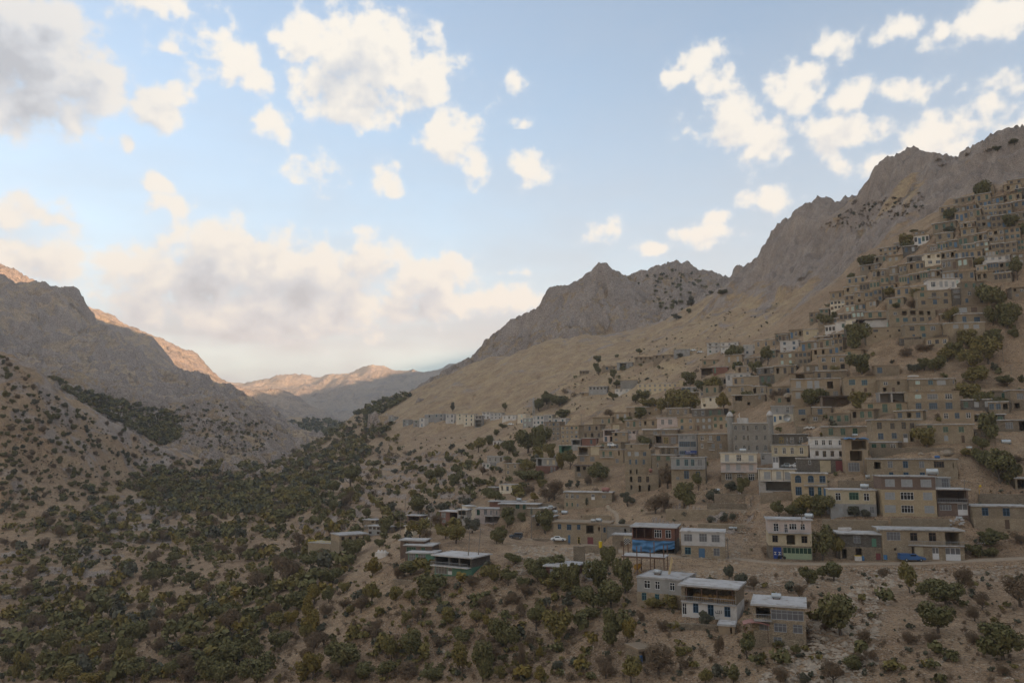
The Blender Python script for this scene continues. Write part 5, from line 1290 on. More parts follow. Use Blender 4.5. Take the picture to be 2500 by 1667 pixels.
house_row('G', (1936, 404), (2010, 402), 62, 1, 'the far row with concrete balconies', mats=('grey_plaster',), group=G3, roofs=('edge',))
house_row('G', (2016, 378), (2110, 376), 125, 1, 'the far row, tall balconied block', mats=('pale_plaster',), group=G3, storeys=4, roofs=('edge',))
house_row('G', (2106, 448), (2240, 448), 130, 1, 'the far row, tall dark windowed block', mats=('stone',), group=G3, storeys=4, roofs=('mud',))
house_row('G', (2246, 462), (2395, 462), 118, 1, 'the far row, tan block with green windows', mats=('stone_tan',), group=G3, storeys=4, roofs=('mud',))
house_row('G', (2110, 385), (2175, 382), 60, 1, 'the far row, cream end wall', mats=('cream_plaster',), group=G3, roofs=('edge',))
house_row('G', (2180, 410), (2290, 405), 42, 1, 'the far row behind the vine', mats=('pale_plaster',), group=G3, roofs=('edge',))
# scattered small houses on the orchard slope
house_row('G', (2040, 736), (2215, 732), 120, 1, 'the orchard, unfinished with dark porch', mats=('grey_plaster',), group=G3, roofs=('edge',)) if False else None
house_row('G', (1642, 718), (1780, 716), 50, 1, 'the orchard, flat with teal door', mats=('grey_plaster',), group=G3, roofs=('pale',))
house_row('G', (1786, 780), (1900, 778), 85, 1, 'the orchard, tan block', mats=('stone_tan',), group=G3, roofs=('edge',))
house_row('G', (1602, 778), (1665, 776), 36, 1, 'the orchard, small grey box', mats=('pale_plaster',), group=G3, roofs=('edge',))
house_row('G', (1742, 954), (1880, 952), 58, 1, 'the orchard, cream block with flat roof', mats=('cream_plaster',), group=G3, roofs=('pale',))
house_row('G', (1652, 974), (1718, 972), 26, 1, 'the orchard, low pale roof', mats=('stone',), group=G3, roofs=('pale',))
house_row('G', (1692, 590), (1750, 588), 32, 1, 'the orchard, little white hut', mats=('white_plaster',), group=G3, roofs=('edge',))


# ------------------------------------------------------------------ the tightly packed houses between the rows named above
def pt_in(poly, x, y):
    c = False; n = len(poly)
    for i in range(n):
        x1, y1 = poly[i]; x2, y2 = poly[(i + 1) % n]
        if (y1 > y) != (y2 > y) and x < (x2 - x1) * (y - y1) / (y2 - y1) + x1: c = not c
    return c


def fill_houses():
    occ = np.zeros((1667, 2600), bool)
    for h in HOUSES:
        x0, y0, x1, y1 = [int(round(q)) for q in h['box']]; occ[max(0, y0):max(0, y1), max(0, x0):max(0, x1)] = True
    r = random.Random(3); todo = []
    zones = [([(1985, 850), (2040, 730), (2110, 670), (2200, 610), (2290, 560), (2330, 500), (2420, 470), (2500, 450), (2500, 660), (2390, 690), (2390, 770), (2300, 850), (2100, 830)], 15, 21, 30, 60, 95),
             ([(1760, 905), (1860, 850), (1985, 840), (2080, 905), (2060, 1010), (1850, 985), (1700, 985)], 18, 26, 36, 64, 26),
             ([(1990, 1010), (2440, 985), (2440, 1090), (2000, 1110)], 22, 28, 50, 90, 12), ([(1420, 1050), (1620, 1000), (1760, 1020), (1760, 1050), (1480, 1110)], 18, 24, 34, 60, 16), ([(1980, 860), (2060, 850), (2100, 880), (2060, 915)], 18, 24, 34, 60, 6)]
    for poly, h0, h1, w0, w1, n in zones:
        xs = [p[0] for p in poly]; ys = [p[1] for p in poly]; k = 0; cand = []
        for _ in range(5000): cand.append((r.uniform(min(xs), max(xs)), r.uniform(min(ys), max(ys))))
        cand.sort(key=lambda c: c[1])
        r.shuffle(cand)
        for (x, y) in cand:
            if k >= n: break
            if not pt_in(poly, x, y): continue
            w, h = r.uniform(w0, w1), r.uniform(h0, h1)
            a = occ[int(y - h):int(y), int(x - w / 2):int(x + w / 2)]
            if a.size == 0 or a.mean() > .16: continue
            g = px_ground(x, y)
            if g is None: continue
            occ[int(y - h):int(y), int(x - w / 2):int(x + w / 2)] = True; k += 1
            todo.append([x, y, w, h, r.choice('gbwnp'), g, True])
    CN2 = {'g': 'green windowed', 'b': 'blue windowed', 'w': 'white windowed', 'n': 'brown windowed', 'p': 'pale windowed'}
    old = dict(CN); CN.clear(); CN.update(CN2)
    for p in todo: p.append(p[2]); p[2] = 40      # one size word for all
    lab = label_all(todo, 'infill house'); CN.clear(); CN.update(old)
    todo.sort(key=lambda p: -p[1])
    for x, y, _, h, k, g, _, w in todo:
        p = next(q for q in todo if q[0] == x and q[1] == y)
        m = r.choice(('stone', 'stone', 'stone_tan', 'stone_tan', 'mud_plaster', 'stone_dark'))
        n = 3 if w > 44 else 2
        row = [k if r.random() < .75 else r.choice('kbgwn.') for _ in range(n)]
        if r.random() < .25: row[r.randrange(n)] = 'K' if False else 'k'
        house('P', x - w / 2, x + w / 2, y - h, y, m, [' '.join(row)], lab[id(p)], name='infill_house', yaw=YAW + r.uniform(-7, 7), dep=r.choice((4.5, 5.5, 6.5)), roof=r.choice(('mud', 'mud', 'edge', 'edge', 'pale')), over=r.choice((.15, .3, .5)), group='small houses packed between the rows')


fill_houses()

# ------------------------------------------------------------------ retaining walls, mosque towers, small built things
GW = 'dry stone retaining walls'


def stone_wall(view, x0, x1, yt, yb, label, yaw=14, mat='stone_tan', th=.8):
    h = house(view, x0, x1, yt, yb, mat, ['.'], label, name='stone_wall', cat='wall', yaw=yaw, dep=th, roof=None, group=GW)
    if h: h['root']['kind'] = 'thing'
    return h


stone_wall('B', 1092, 1760, 818, 872, 'long terrace wall below the three leaning ladders')
stone_wall('B', 1355, 1745, 938, 985, 'terrace wall behind the grey fronted house by the tarpaulin')
stone_wall('B', 1430, 1760, 768, 812, 'upper terrace wall with a ladder, second from top', mat='stone')
stone_wall('B', 1490, 1850, 690, 740, 'uppermost terrace wall behind the ladders', mat='stone')
stone_wall('A', 190, 452, 680, 745, 'retaining wall under the wide dark undercroft', mat='stone')
stone_wall('A', 700, 1240, 902, 985, 'yard wall behind the dark stone house with green door')
stone_wall('A', 1268, 1745, 892, 975, 'yard wall behind the pickup house')
stone_wall('A', 1985, 2420, 690, 785, 'yard wall above the blue windowed house at the frame edge', mat='stone')
stone_wall('A', 830, 1180, 580, 650, 'rubble wall above the cream brick house with green centre window', mat='stone')
stone_wall('D', 0, 92, 448, 570, 'tall retaining wall under the road by the yellow bin', mat='stone')
stone_wall('B', 410, 640, 862, 920, 'yellowish yard wall under the footpath')
stone_wall('B', 0, 250, 770, 830, 'field wall left of the footpath', mat='stone')
stone_wall('B', 420, 700, 1115, 1180, 'rough wall below the road left of the steel posts', mat='stone')
stone_wall('C', 1210, 1990, 884, 925, 'low wall at the foot of the long row above the gully', mat='stone')
stone_wall('A', 1100, 1780, 310, 345, 'rubble wall on the open slope right of the blue tarpaulin', mat='stone')
stone_wall('F', 2160, 2350, 1140, 1170, 'rubble wall with white sacks above the cream house', mat='stone')
stone_wall('D', 780, 1190, 1085, 1130, 'lower garden wall under the white house', mat='stone')
stone_wall('J', 760, 905, 632, 662, 'short dry wall above the middle bushes', yaw=20, mat='stone')
stone_wall('B', 0, 160, 1055, 1075, 'low kerb wall left of the white car', mat='stone')
w = house('G', 172, 455, 1432, 1512, 'stone_tan', ['.'], 'stone terrace wall carrying a yellow railing beside the lodge', name='stone_wall', cat='wall', yaw=22, dep=9, roof='edge', over=.1, thick=.15, group=GW)
w['root']['kind'] = 'thing'
q = MB(); W_ = w['W']
for j in range(25):
    x = -W_ / 2 + .1 + (W_ - .2) * j / 24; q.box(x - .04, x + .04, .05, .13, w['H'] + .16, w['H'] + 1.1)
q.box(-W_ / 2, W_ / 2, .04, .14, w['H'] + 1.1, w['H'] + 1.2).box(-W_ / 2, W_ / 2, .05, .13, w['H'] + .6, w['H'] + .66)
q.build('railing', 'yellow_plastic', w['root'])['label'] = 'yellow steel railing'

# mosque towers, parapet box and crescent
hm = h_mq; Wm, Hm = hm['W'], hm['H']
for sx in (-1, 1):
    cx = sx * (Wm / 2 - .2)
    tw = MB().tube([(cx, .6, -3), (cx, .6, Hm + 2.4)], 1.05, 14).build('tower', 'stone_grey', hm['root'], True)
    MB().tube([(cx, .6, Hm + 2.41), (cx, .6, Hm + 2.7), (cx, .6, Hm + 3.3), (cx, .6, Hm + 3.9), (cx, .6, Hm + 4.3)], [1.15, 1.2, 1.0, .55, .1], 14).build('tower_cap', 'pale_plaster', tw, True)
MB().box(-Wm * .32, -Wm * .06, 1.5, 4.5, Hm + .25, Hm + 2.0).build('stair_cabin', 'pale_plaster', hm['root'])
k = MB(); n = 12
for i in range(n):
    a0, a1 = math.pi * (.12 + .76 * i / n) + math.pi / 2, math.pi * (.12 + .76 * (i + 1) / n) + math.pi / 2
    t0, t1 = .26 * math.sin(math.pi * i / n) + .03, .26 * math.sin(math.pi * (i + 1) / n) + .03
    k.prism([(math.cos(a0), math.sin(a0)), (math.cos(a1), math.sin(a1)), ((1 - t1) * math.cos(a1), (1 - t1) * math.sin(a1)), ((1 - t0) * math.cos(a0), (1 - t0) * math.sin(a0))], 0, .12)
k.v = [(x * 1.0 - Wm * .2, y + 1.0, z * 1.0 + Hm + 2.9) for x, y, z in k.v]
k.tube([(-Wm * .2 - .3, 1.06, Hm + .3), (-Wm * .2 - .9, 1.06, Hm + 2.4)], .06, 6)
k.build('crescent', 'white_plaster', hm['root'])

# writing on the white house
ha = h_allah; Wa = ha['W']; zs = ha['H'] / 2.05
k = MB(); x0 = -Wa / 2 + .605 * Wa; x1 = -Wa / 2 + .735 * Wa; ws = x1 - x0; zb = zs * .36; zt = zs * .60; t = .09
B_ = lambda u0, u1, v0, v1: k.box(x0 + u0 * ws, x0 + u1 * ws, -.055, -.02, zb + v0 * (zt - zb), zb + v1 * (zt - zb))
B_(.90, .98, .12, 1.0)                       # alif
B_(.66, .74, .0, .95); B_(.42, .50, .0, .95)  # the two lams
B_(.14, .42, .0, .14); B_(.50, .66, .0, .14)  # joined below
B_(.14, .22, .14, .55); B_(.0, .14, .42, .55)  # the final letter
k.build('wall_writing', 'paint_dark', ha['root'])['label'] = 'black Arabic word painted on the white wall'
# dark curtain in the middle window, sacks and straw on the loggia floor
for j in range(14):
    rr = random.Random(j); x = -Wa * .30 + Wa * .72 * j / 13; zf = zs + .12; k = MB()
    k.tube([(x, 1.6 + rr.random(), zf), (x + .1, 1.6 + rr.random(), zf + .45), (x + .2, 1.9, zf + .8 + rr.random() * .3)], [.6, .65, .2], 7)
    o = k.build('straw_bale', 'straw', None, True); o.matrix_world = ha['M'].copy()
    tag(o, f'orange brown straw heap on the white house loggia, {ordinal(j)} from the left', 'straw', 'straw heaps on the loggia')

# white emblem on the deep blue door, banner on the shop
hb = h_blue; Wb = hb['W']; hh = hb['H'] * 1.05 / 3.05
for u in (.145, .245):
    k = MB(); cx = -Wb / 2 + u * Wb; cz = hh * .42; r = .32
    k.prism([(cx - r, cz + r), (cx, cz), (cx + r, cz + r)], .0, .03); k.prism([(cx - r, cz - r), (cx + r, cz - r), (cx, cz)], .0, .03)
    k.v = [(x, y - .06, z) for x, y, z in k.v]
    k.build('door_emblem', 'white_plaster', hb['root'])['label'] = 'white bow shaped emblem on the blue door'


def frame_px(view, x, y, yaw, dy=0.0):
    p = surf(*vp(view, x, y)); M, ax, ay = frame_at(p - ray_dir(*vp(view, x, y)) * dy, yaw); return M, ax, ay


def ray_dir(px, py):
    u, v = ray(px, py); return Vector((u, 1, v)).normalized()

GROUND = near.build('hillside', 'hillside_ground', {'rock': near.rock, 'gold': near.gold})
# the dirt road, a sheet laid just above the slope
def ribbon(name, line, half, mat, lift=.05):
    V = []; F = []
    for i, p in enumerate(line):
        d = (line[min(i + 1, len(line) - 1)] - line[max(i - 1, 0)]); d.z = 0; d.normalize(); n = Vector((-d.y, d.x, 0))
        for k in (-1, -.5, 0, .5, 1):
            q = p + n * half * k * (1 + .12 * math.sin(i * .7 + k)); z = float(near.sample(q.x, q.y)); V.append((q.x, q.y, z + lift + (.05 if abs(k) < 1 else -.25)))
    for i in range(len(line) - 1):
        for k in range(4): F.append((i * 5 + k, i * 5 + k + 1, i * 5 + k + 6, i * 5 + k + 5))
    me = bpy.data.meshes.new(name); me.from_pydata(V, [], F); me.materials.append(MATS[mat]); me.update()
    o = link(name, me); o['kind'] = 'structure'; return o


ribbon('road', ROAD, 2.7, 'road_dirt')
ribbon('dirt_track', TRACK, 1.6, 'road_dirt')
PATH = [px_ground(*vp('B', x, y)) for x, y in ((590, 770), (620, 800), (660, 830), (690, 870), (700, 920), (720, 945))]
ribbon('footpath', smooth_line([p for p in PATH if p]), .8, 'road_dirt', .12)
bpy.context.view_layer.update()
DG = bpy.context.evaluated_depsgraph_get()


def surf(px, py):
    """the first built surface or ground seen through a pixel"""
    u, v = ray(px, py)
    ok, loc, nor, idx, ob, m = S.ray_cast(DG, Vector((0, 30, 30 * v)) + Vector((u * 30, 0, 0)), Vector((u, 1, v)).normalized())
    return loc.copy() if ok else None

# ------------------------------------------------------------------ vegetation
def leaf_mat(name, cols, var=.35):
    m, nt, b = nodes_of(name)
    b.inputs['Roughness'].default_value = .85; b.inputs['Specular IOR Level'].default_value = .15
    co = nd(nt, 'ShaderNodeNewGeometry')
    n = noise(nt, co.outputs['Position'], 1.3, 3, .7)
    r = nd(nt, 'ShaderNodeObjectInfo').outputs['Random']
    c = mixc(nt, r, cols[0], cols[1])
    c = mixc(nt, ramp(nt, n, [(.35, 0.0), (.68, 1.0)]), c, cols[2])
    isl = co.outputs['Random Per Island']
    c = mixc(nt, mth(nt, 'MULTIPLY', isl, .6), c, mixc(nt, 1.0, c, (1.6, 1.6, 1.5), 'MULTIPLY'))
    nt.links.new(c, b.inputs['Base Color'])
    return m


leaf_mat('leaf_d', [(.085, .083, .035), (.115, .102, .043), (.145, .124, .056)])
leaf_mat('leaf_o', [(.130, .112, .043), (.160, .130, .050), (.180, .135, .046)])
leaf_mat('leaf_y', [(.165, .125, .038), (.14, .115, .042), (.20, .135, .036)])
leaf_mat('leaf_s', [(.085, .080, .058), (.075, .080, .050), (.110, .098, .070)])
leaf_mat('leaf_b', [(.150, .098, .060), (.170, .115, .070), (.120, .085, .058)])
simple_mat('bark', (.11, .085, .065), .95, .2, 2)


def crown_mesh(kind, seed, leaves, lobes, leaf, flat=.8):
    """many small leaf faces through an uneven crown one unit wide (radius 1, centre at 1)"""
    r = np.random.RandomState(seed)
    L = []
    for i in range(lobes):
        a = r.rand() * 6.28; d = .74 * r.rand() ** .6; z = (r.rand() - .48) * 1.15 * flat * (1 - .45 * d)
        L.append((math.cos(a) * d, math.sin(a) * d, z, .20 + .30 * r.rand()))
    L.append((r.uniform(-.15, .15), r.uniform(-.15, .15), -.05, .5))
    L = np.array(L); w = L[:, 3] ** 2; w /= w.sum()
    k = r.choice(len(L), leaves, p=w)
    d = r.randn(leaves, 3); d /= np.linalg.norm(d, axis=1)[:, None]
    rad = L[k, 3] * (.55 + .5 * r.rand(leaves) ** .7)
    C = L[k, :3] + d * rad[:, None] * np.array([1, 1, .85]); C[:, 2] += 1.0 * flat
    # leaf sprays lean outwards and up
    n = d * .8 + r.randn(leaves, 3) * .55 + np.array([0, 0, .35]); n /= np.linalg.norm(n, axis=1)[:, None]
    t = np.cross(n, r.randn(leaves, 3)); t /= np.linalg.norm(t, axis=1)[:, None]; b = np.cross(n, t)
    s = leaf * (.55 + .9 * r.rand(leaves))[:, None]; s2 = s * (.6 + .4 * r.rand(leaves))[:, None]
    if kind == 'b': s2 = s2 * .22; s = s * 1.7
    V = np.stack([C - t * s, C - b * s2 + t * s * .1, C + t * s, C + b * s2 - t * s * .15], 1).reshape(-1, 3)
    return V


def quads_mesh(name, V, mat):
    n = len(V); me = bpy.data.meshes.new(name)
    me.vertices.add(n); me.vertices.foreach_set('co', V.astype(np.float32).ravel())
    me.loops.add(n); me.loops.foreach_set('vertex_index', np.arange(n, dtype=np.int32))
    me.polygons.add(n // 4); me.polygons.foreach_set('loop_start', np.arange(0, n, 4, dtype=np.int32))
    me.update(calc_edges=True); me.materials.append(MATS[mat]); return me


def trunk_mesh(seed, bare):
    r = random.Random(seed); m = MB()
    m.tube([(0, 0, -.35), (.02, 0, .2), (r.uniform(-.06, .06), r.uniform(-.06, .06), .7), (r.uniform(-.1, .1), r.uniform(-.1, .1), 1.25)], [.085, .07, .05, .02], 6)
    for i in range(9 if bare else 5):
        a = 6.28 * i / (9 if bare else 5) + r.random(); z = r.uniform(.3, .8); q = r.uniform(.35, .75)
        m.tube([(0, 0, z), (math.cos(a) * q * .5, math.sin(a) * q * .5, z + .22), (math.cos(a) * q, math.sin(a) * q, z + .3 + .5 * r.random())], [.04, .025, .008], 4, cap=False)
    return m.mesh('trunk', 'bark')


CROWN, CROWN_LO, CROWN_XS, TRUNK = {}, {}, {}, {}
for kd in 'doysb':
    CROWN[kd] = []; CROWN_LO[kd] = []
    for v in range(5):
        lv, lf = (2300, .068) if kd != 'b' else (2000, .085)
        if kd in 'oy': lv, lf = 1800, .068
        CROWN[kd].append(quads_mesh('crown', crown_mesh(kd, 11 * v + ord(kd), lv, 9, lf, .85 if v < 4 else 1.1), 'leaf_' + kd))
        CROWN_LO[kd].append(crown_mesh(kd, 300 + v + ord(kd), 130, 6, .22)); CROWN_XS.setdefault(kd, []).append(crown_mesh(kd, 700 + v + ord(kd), 50, 4, .30))
for b in (0, 1): TRUNK[b] = [trunk_mesh(v + 20 * b, b) for v in range(3)]

PLANTS = []         # px, py of the foot, width px, height px, kind, world point, hand placed
FIELDS = [near, f_spur, f_left, f_mid]


def T(view, rows):
    k = VIEWS[view][2]
    for (x, y, w, h, kd) in rows:
        X, Y = vp(view, x, y); PLANTS.append([X, Y, w * k, h * k, kd, px_ground(X, Y), True])


T('A', [(2060, 255, 190, 250, 'd'), (2010, 330, 120, 120, 'd'), (2150, 600, 240, 230, 'd'), (2080, 480, 170, 150, 'd'), (2230, 610, 150, 170, 'd'), (2000, 420, 130, 110, 'd'), (1555, 305, 190, 160, 'o'), (690, 880, 210, 180, 'd'), (560, 885, 190, 170, 'o'), (340, 890, 130, 120, 'd'), (460, 880, 150, 110, 'd'),
        (700, 1235, 190, 280, 'd'), (815, 1215, 150, 200, 'o'), (600, 1425, 140, 110, 'd'), (790, 1400, 170, 150, 'd'), (700, 1390, 100, 90, 'd'), (2065, 1110, 230, 110, 'd'), (1960, 1205, 150, 100, 'd'), (2060, 1200, 120, 80, 'd'), (1410, 1500, 130, 220, 'o'), (1640, 1500, 170, 120, 'd'), (1850, 1500, 150, 160, 'b'), (1870, 380, 90, 70, 'o'), (490, 700, 60, 80, 'o'),
        (960, 460, 90, 60, 'd'), (2000, 940, 160, 50, 'd'), (960, 880, 90, 90, 's'), (1050, 880, 90, 60, 's'), (1320, 265, 40, 40, 'd'), (2110, 1060, 110, 90, 'd'), (2330, 1100, 130, 90, 'b'), (2290, 430, 120, 60, 'b'), (440, 1000, 70, 60, 's')])
T('B', [(560, 585, 180, 155, 'd'), (310, 485, 140, 130, 'd'), (235, 490, 90, 140, 'o'), (150, 405, 110, 130, 'o'), (40, 345, 160, 200, 'd'), (120, 300, 90, 130, 'd'), (1240, 800, 200, 220, 'd'), (1360, 660, 100, 120, 'd'), (1110, 645, 180, 170, 'b'), (1010, 850, 190, 170, 'b'), (1490, 765, 150, 110, 's'), (620, 1315, 130, 200, 'd'), (100, 1005, 140, 170, 'd'),
        (330, 1520, 170, 250, 'd'), (545, 1480, 230, 240, 'd'), (760, 1500, 190, 270, 'd'), (640, 1620, 230, 210, 'd'), (500, 1640, 190, 180, 'd'), (1610, 1385, 90, 110, 's'), (1715, 1440, 120, 100, 's'), (2255, 1430, 130, 120, 'd'), (780, 790, 110, 90, 's'), (180, 740, 150, 130, 'b'), (450, 620, 80, 80, 'b'), (300, 650, 60, 60, 's'), (1510, 1185, 80, 150, 'b'),
        (1715, 685, 110, 130, 'd'), (1620, 670, 100, 80, 's'), (1570, 920, 70, 60, 's'), (1460, 925, 70, 50, 's'), (1640, 905, 50, 60, 's'), (1220, 905, 110, 80, 's'), (520, 680, 60, 50, 'b'), (130, 1320, 200, 130, 'd'), (40, 1400, 130, 130, 'd'), (190, 1440, 150, 120, 'd'), (1180, 400, 60, 50, 'b'), (370, 640, 50, 50, 's'), (430, 800, 80, 90, 's'), (940, 300, 110, 90, 'd'), (580, 900, 60, 40, 'd'), (740, 945, 70, 50, 's'), (1440, 1430, 80, 60, 's'), (20, 750, 90, 70, 'y'), (70, 640, 80, 70, 'o')])
T('C', [(2090, 600, 260, 260, 'd'), (2190, 790, 240, 250, 'd'), (2060, 760, 160, 190, 'd'), (1900, 1010, 200, 170, 'o'), (2010, 1130, 240, 240, 'o'), (1850, 1190, 220, 190, 'o'), (1500, 1205, 180, 160, 'd'), (1400, 1190, 150, 130, 'd'), (1620, 1110, 190, 150, 'o'), (1720, 1050, 160, 140, 'd'), (1300, 1210, 160, 90, 's'), (1880, 1340, 240, 190, 'o'), (1850, 1490, 220, 190, 'o'), (2000, 1580, 190, 190, 'd'), (2190, 1345, 180, 90, 'd'), (2170, 1545, 140, 110, 'd'), (1780, 930, 180, 130, 'o'), (2060, 930, 170, 150, 'd'), (1950, 1290, 150, 150, 'o'), (1560, 960, 160, 110, 'b'), (1420, 1010, 160, 80, 'b'), (1230, 1060, 130, 80, 'b'),
        (740, 1005, 220, 270, 'd'), (800, 1230, 240, 200, 'd'), (1060, 505, 130, 120, 'o'), (1310, 505, 110, 100, 'o'), (1640, 730, 140, 150, 'o'), (470, 770, 150, 130, 'd'), (540, 700, 80, 80, 'd'), (850, 215, 190, 140, 'd'), (930, 150, 110, 70, 'd'), (700, 350, 90, 100, 'd'), (320, 1525, 200, 160, 'd'), (760, 1570, 200, 180, 'o'), (2290, 330, 130, 200, 'd'), (1930, 200, 90, 90, 'o'), (480, 960, 120, 90, 'b'), (370, 1045, 60, 50, 'd'), (550, 1250, 90, 100, 'o'), (1080, 1215, 60, 60, 'd'), (140, 1110, 80, 60, 'd'), (1130, 600, 90, 60, 'd'), (420, 1470, 100, 80, 'd'), (240, 1400, 150, 60, 'd'), (1280, 620, 110, 90, 'b'), (60, 1420, 60, 60, 's'), (1530, 870, 80, 50, 'b'), (470, 590, 50, 40, 'd'), (2260, 880, 110, 90, 'd')])
T('E', [(1960, 755, 200, 220, 'd'), (1650, 935, 120, 130, 'd'), (2250, 1010, 150, 150, 'd'), (1240, 1180, 150, 130, 'o'), (1265, 1245, 150, 110, 'd'), (1650, 1060, 100, 70, 's'), (2240, 750, 110, 100, 'b'), (1310, 1050, 80, 40, 'd'), (2340, 1070, 60, 120, 'd'), (2020, 280, 100, 50, 'b'), (2100, 270, 90, 50, 'd'), (1810, 320, 80, 50, 'b'), (1540, 370, 90, 40, 'b'), (740, 770, 80, 50, 'b'), (990, 800, 70, 60, 'b'), (870, 790, 40, 40, 'b'), (1105, 815, 45, 35, 'b'), (1230, 810, 90, 50, 'b'), (1160, 760, 60, 50, 'b'), (1100, 730, 50, 35, 'b'), (1580, 420, 80, 40, 'b'), (2260, 210, 100, 50, 'd')])
T('F', [(1220, 1055, 200, 220, 'o'), (1120, 1045, 160, 180, 'o'), (1300, 1035, 150, 160, 'o'), (960, 1000, 150, 90, 'o'), (890, 1085, 130, 110, 'd'), (780, 1145, 120, 90, 'd'), (920, 940, 120, 100, 'd'), (845, 950, 90, 70, 'd'), (660, 922, 66, 62, 'd'), (1640, 640, 170, 140, 'd'), (1680, 715, 120, 110, 'd'), (1840, 725, 130, 130, 'd'), (1930, 640, 130, 130, 'd'), (1920, 510, 140, 90, 'd'), (1750, 992, 100, 140, 'd'), (1570, 1015, 110, 150, 'y'), (2000, 955, 160, 120, 'b'), (2290, 975, 180, 140, 'd'), (1390, 865, 130, 110, 'd'), (1480, 885, 160, 160, 'o'), (1295, 805, 120, 110, 'd'), (540, 622, 66, 60, 'd'), (545, 725, 70, 60, 'd'), (520, 680, 50, 60, 'd'), (660, 745, 60, 70, 'd'), (880, 556, 60, 44, 'd'), (220, 975, 160, 90, 'd'), (120, 960, 110, 70, 'd'), (50, 1015, 110, 100, 'd'), (240, 1072, 140, 60, 'd'), (640, 1070, 90, 70, 'b'), (340, 905, 80, 50, 'b'), (690, 832, 80, 60, 'd'), (640, 800, 50, 60, 'd'), (260, 875, 66, 60, 'b'), (1920, 842, 66, 66, 'd'), (1040, 672, 36, 36, 'd'), (710, 755, 40, 34, 'd'), (735, 690, 40, 50, 'd'), (700, 580, 36, 40, 'd'), (1120, 105, 60, 40, 'd'), (1390, 78, 50, 30, 'd'), (1200, 70, 90, 60, 'd'), (1300, 160, 110, 60, 's'), (1280, 215, 60, 40, 'd'), (1170, 210, 70, 50, 's'), (1560, 60, 90, 40, 'd'), (1180, 270, 70, 40, 's'), (1350, 700, 60, 40, 'b'), (930, 765, 60, 26, 's'), (1110, 610, 50, 26, 'b'), (410, 775, 50, 30, 'b'), (350, 750, 30, 26, 'd'), (1210, 580, 50, 36, 's'), (890, 650, 40, 26, 'd'), (1440, 470, 26, 18, 'd'), (1780, 780, 60, 60, 'o')])
T('G', [(1980, 690, 220, 190, 'd'), (2080, 575, 130, 100, 'd'), (1820, 695, 120, 120, 'd'), (1660, 625, 80, 80, 'd'), (1570, 685, 110, 130, 'o'), (1720, 545, 60, 50, 'd'), (1770, 490, 60, 45, 'd'), (2240, 300, 150, 90, 'd'), (2130, 290, 110, 90, 'd'), (2250, 400, 130, 60, 'd'), (1790, 350, 50, 60, 'd'), (1360, 350, 60, 60, 's'), (1090, 768, 60, 55, 'd'), (710, 805, 100, 60, 'd'), (1170, 915, 110, 90, 'd'), (1260, 910, 120, 110, 'd'), (1390, 885, 100, 90, 'd'), (1360, 962, 80, 60, 'd'), (1500, 812, 80, 70, 'd'), (1500, 955, 56, 80, 'd'), (1580, 962, 110, 76, 'd'), (1400, 930, 60, 70, 'd'), (1230, 1012, 60, 50, 'd'), (1290, 960, 40, 40, 'd'),
        (520, 965, 170, 150, 'd'), (380, 1015, 130, 100, 'd'), (250, 962, 150, 86, 'd'), (460, 1095, 80, 84, 'd'), (160, 1152, 90, 60, 'd'), (1080, 1172, 170, 120, 'd'), (1710, 1085, 160, 110, 'd'), (1520, 1345, 150, 130, 's'), (1810, 1285, 150, 160, 'd'), (1720, 1435, 130, 120, 'd'), (1390, 1430, 180, 160, 'o'), (1300, 1390, 140, 120, 'o'), (1090, 1385, 170, 140, 'o'), (2120, 1345, 130, 160, 'd'), (800, 1345, 130, 120, 'd'), (540, 1535, 170, 150, 'd'), (280, 1545, 120, 80, 'd'), (1960, 915, 200, 90, 'd'), (1970, 865, 140, 130, 'o'), (2060, 935, 140, 100, 'd'), (2150, 1085, 160, 110, 'b'), (1960, 1035, 110, 80, 'b'), (650, 1220, 90, 80, 'd'), (620, 1270, 80, 60, 'd'), (380, 1170, 90, 90, 'd'), (430, 1210, 70, 70, 'd'), (860, 1180, 80, 70, 's'), (1280, 1180, 110, 80, 's'), (1460, 1120, 130, 70, 's'), (1920, 1250, 90, 80, 'd'), (1220, 1310, 110, 90, 'b'), (920, 1320, 90, 70, 'o'), (660, 1420, 60, 60, 'd'), (760, 1460, 90, 70, 'd'), (880, 860, 60, 40, 's'), (700, 950, 60, 50, 'b'), (1000, 800, 60, 40, 's'), (1330, 770, 80, 60, 'd'), (1430, 700, 80, 50, 's'), (1100, 1000, 90, 70, 'o'), (1030, 1060, 80, 70, 'o')])
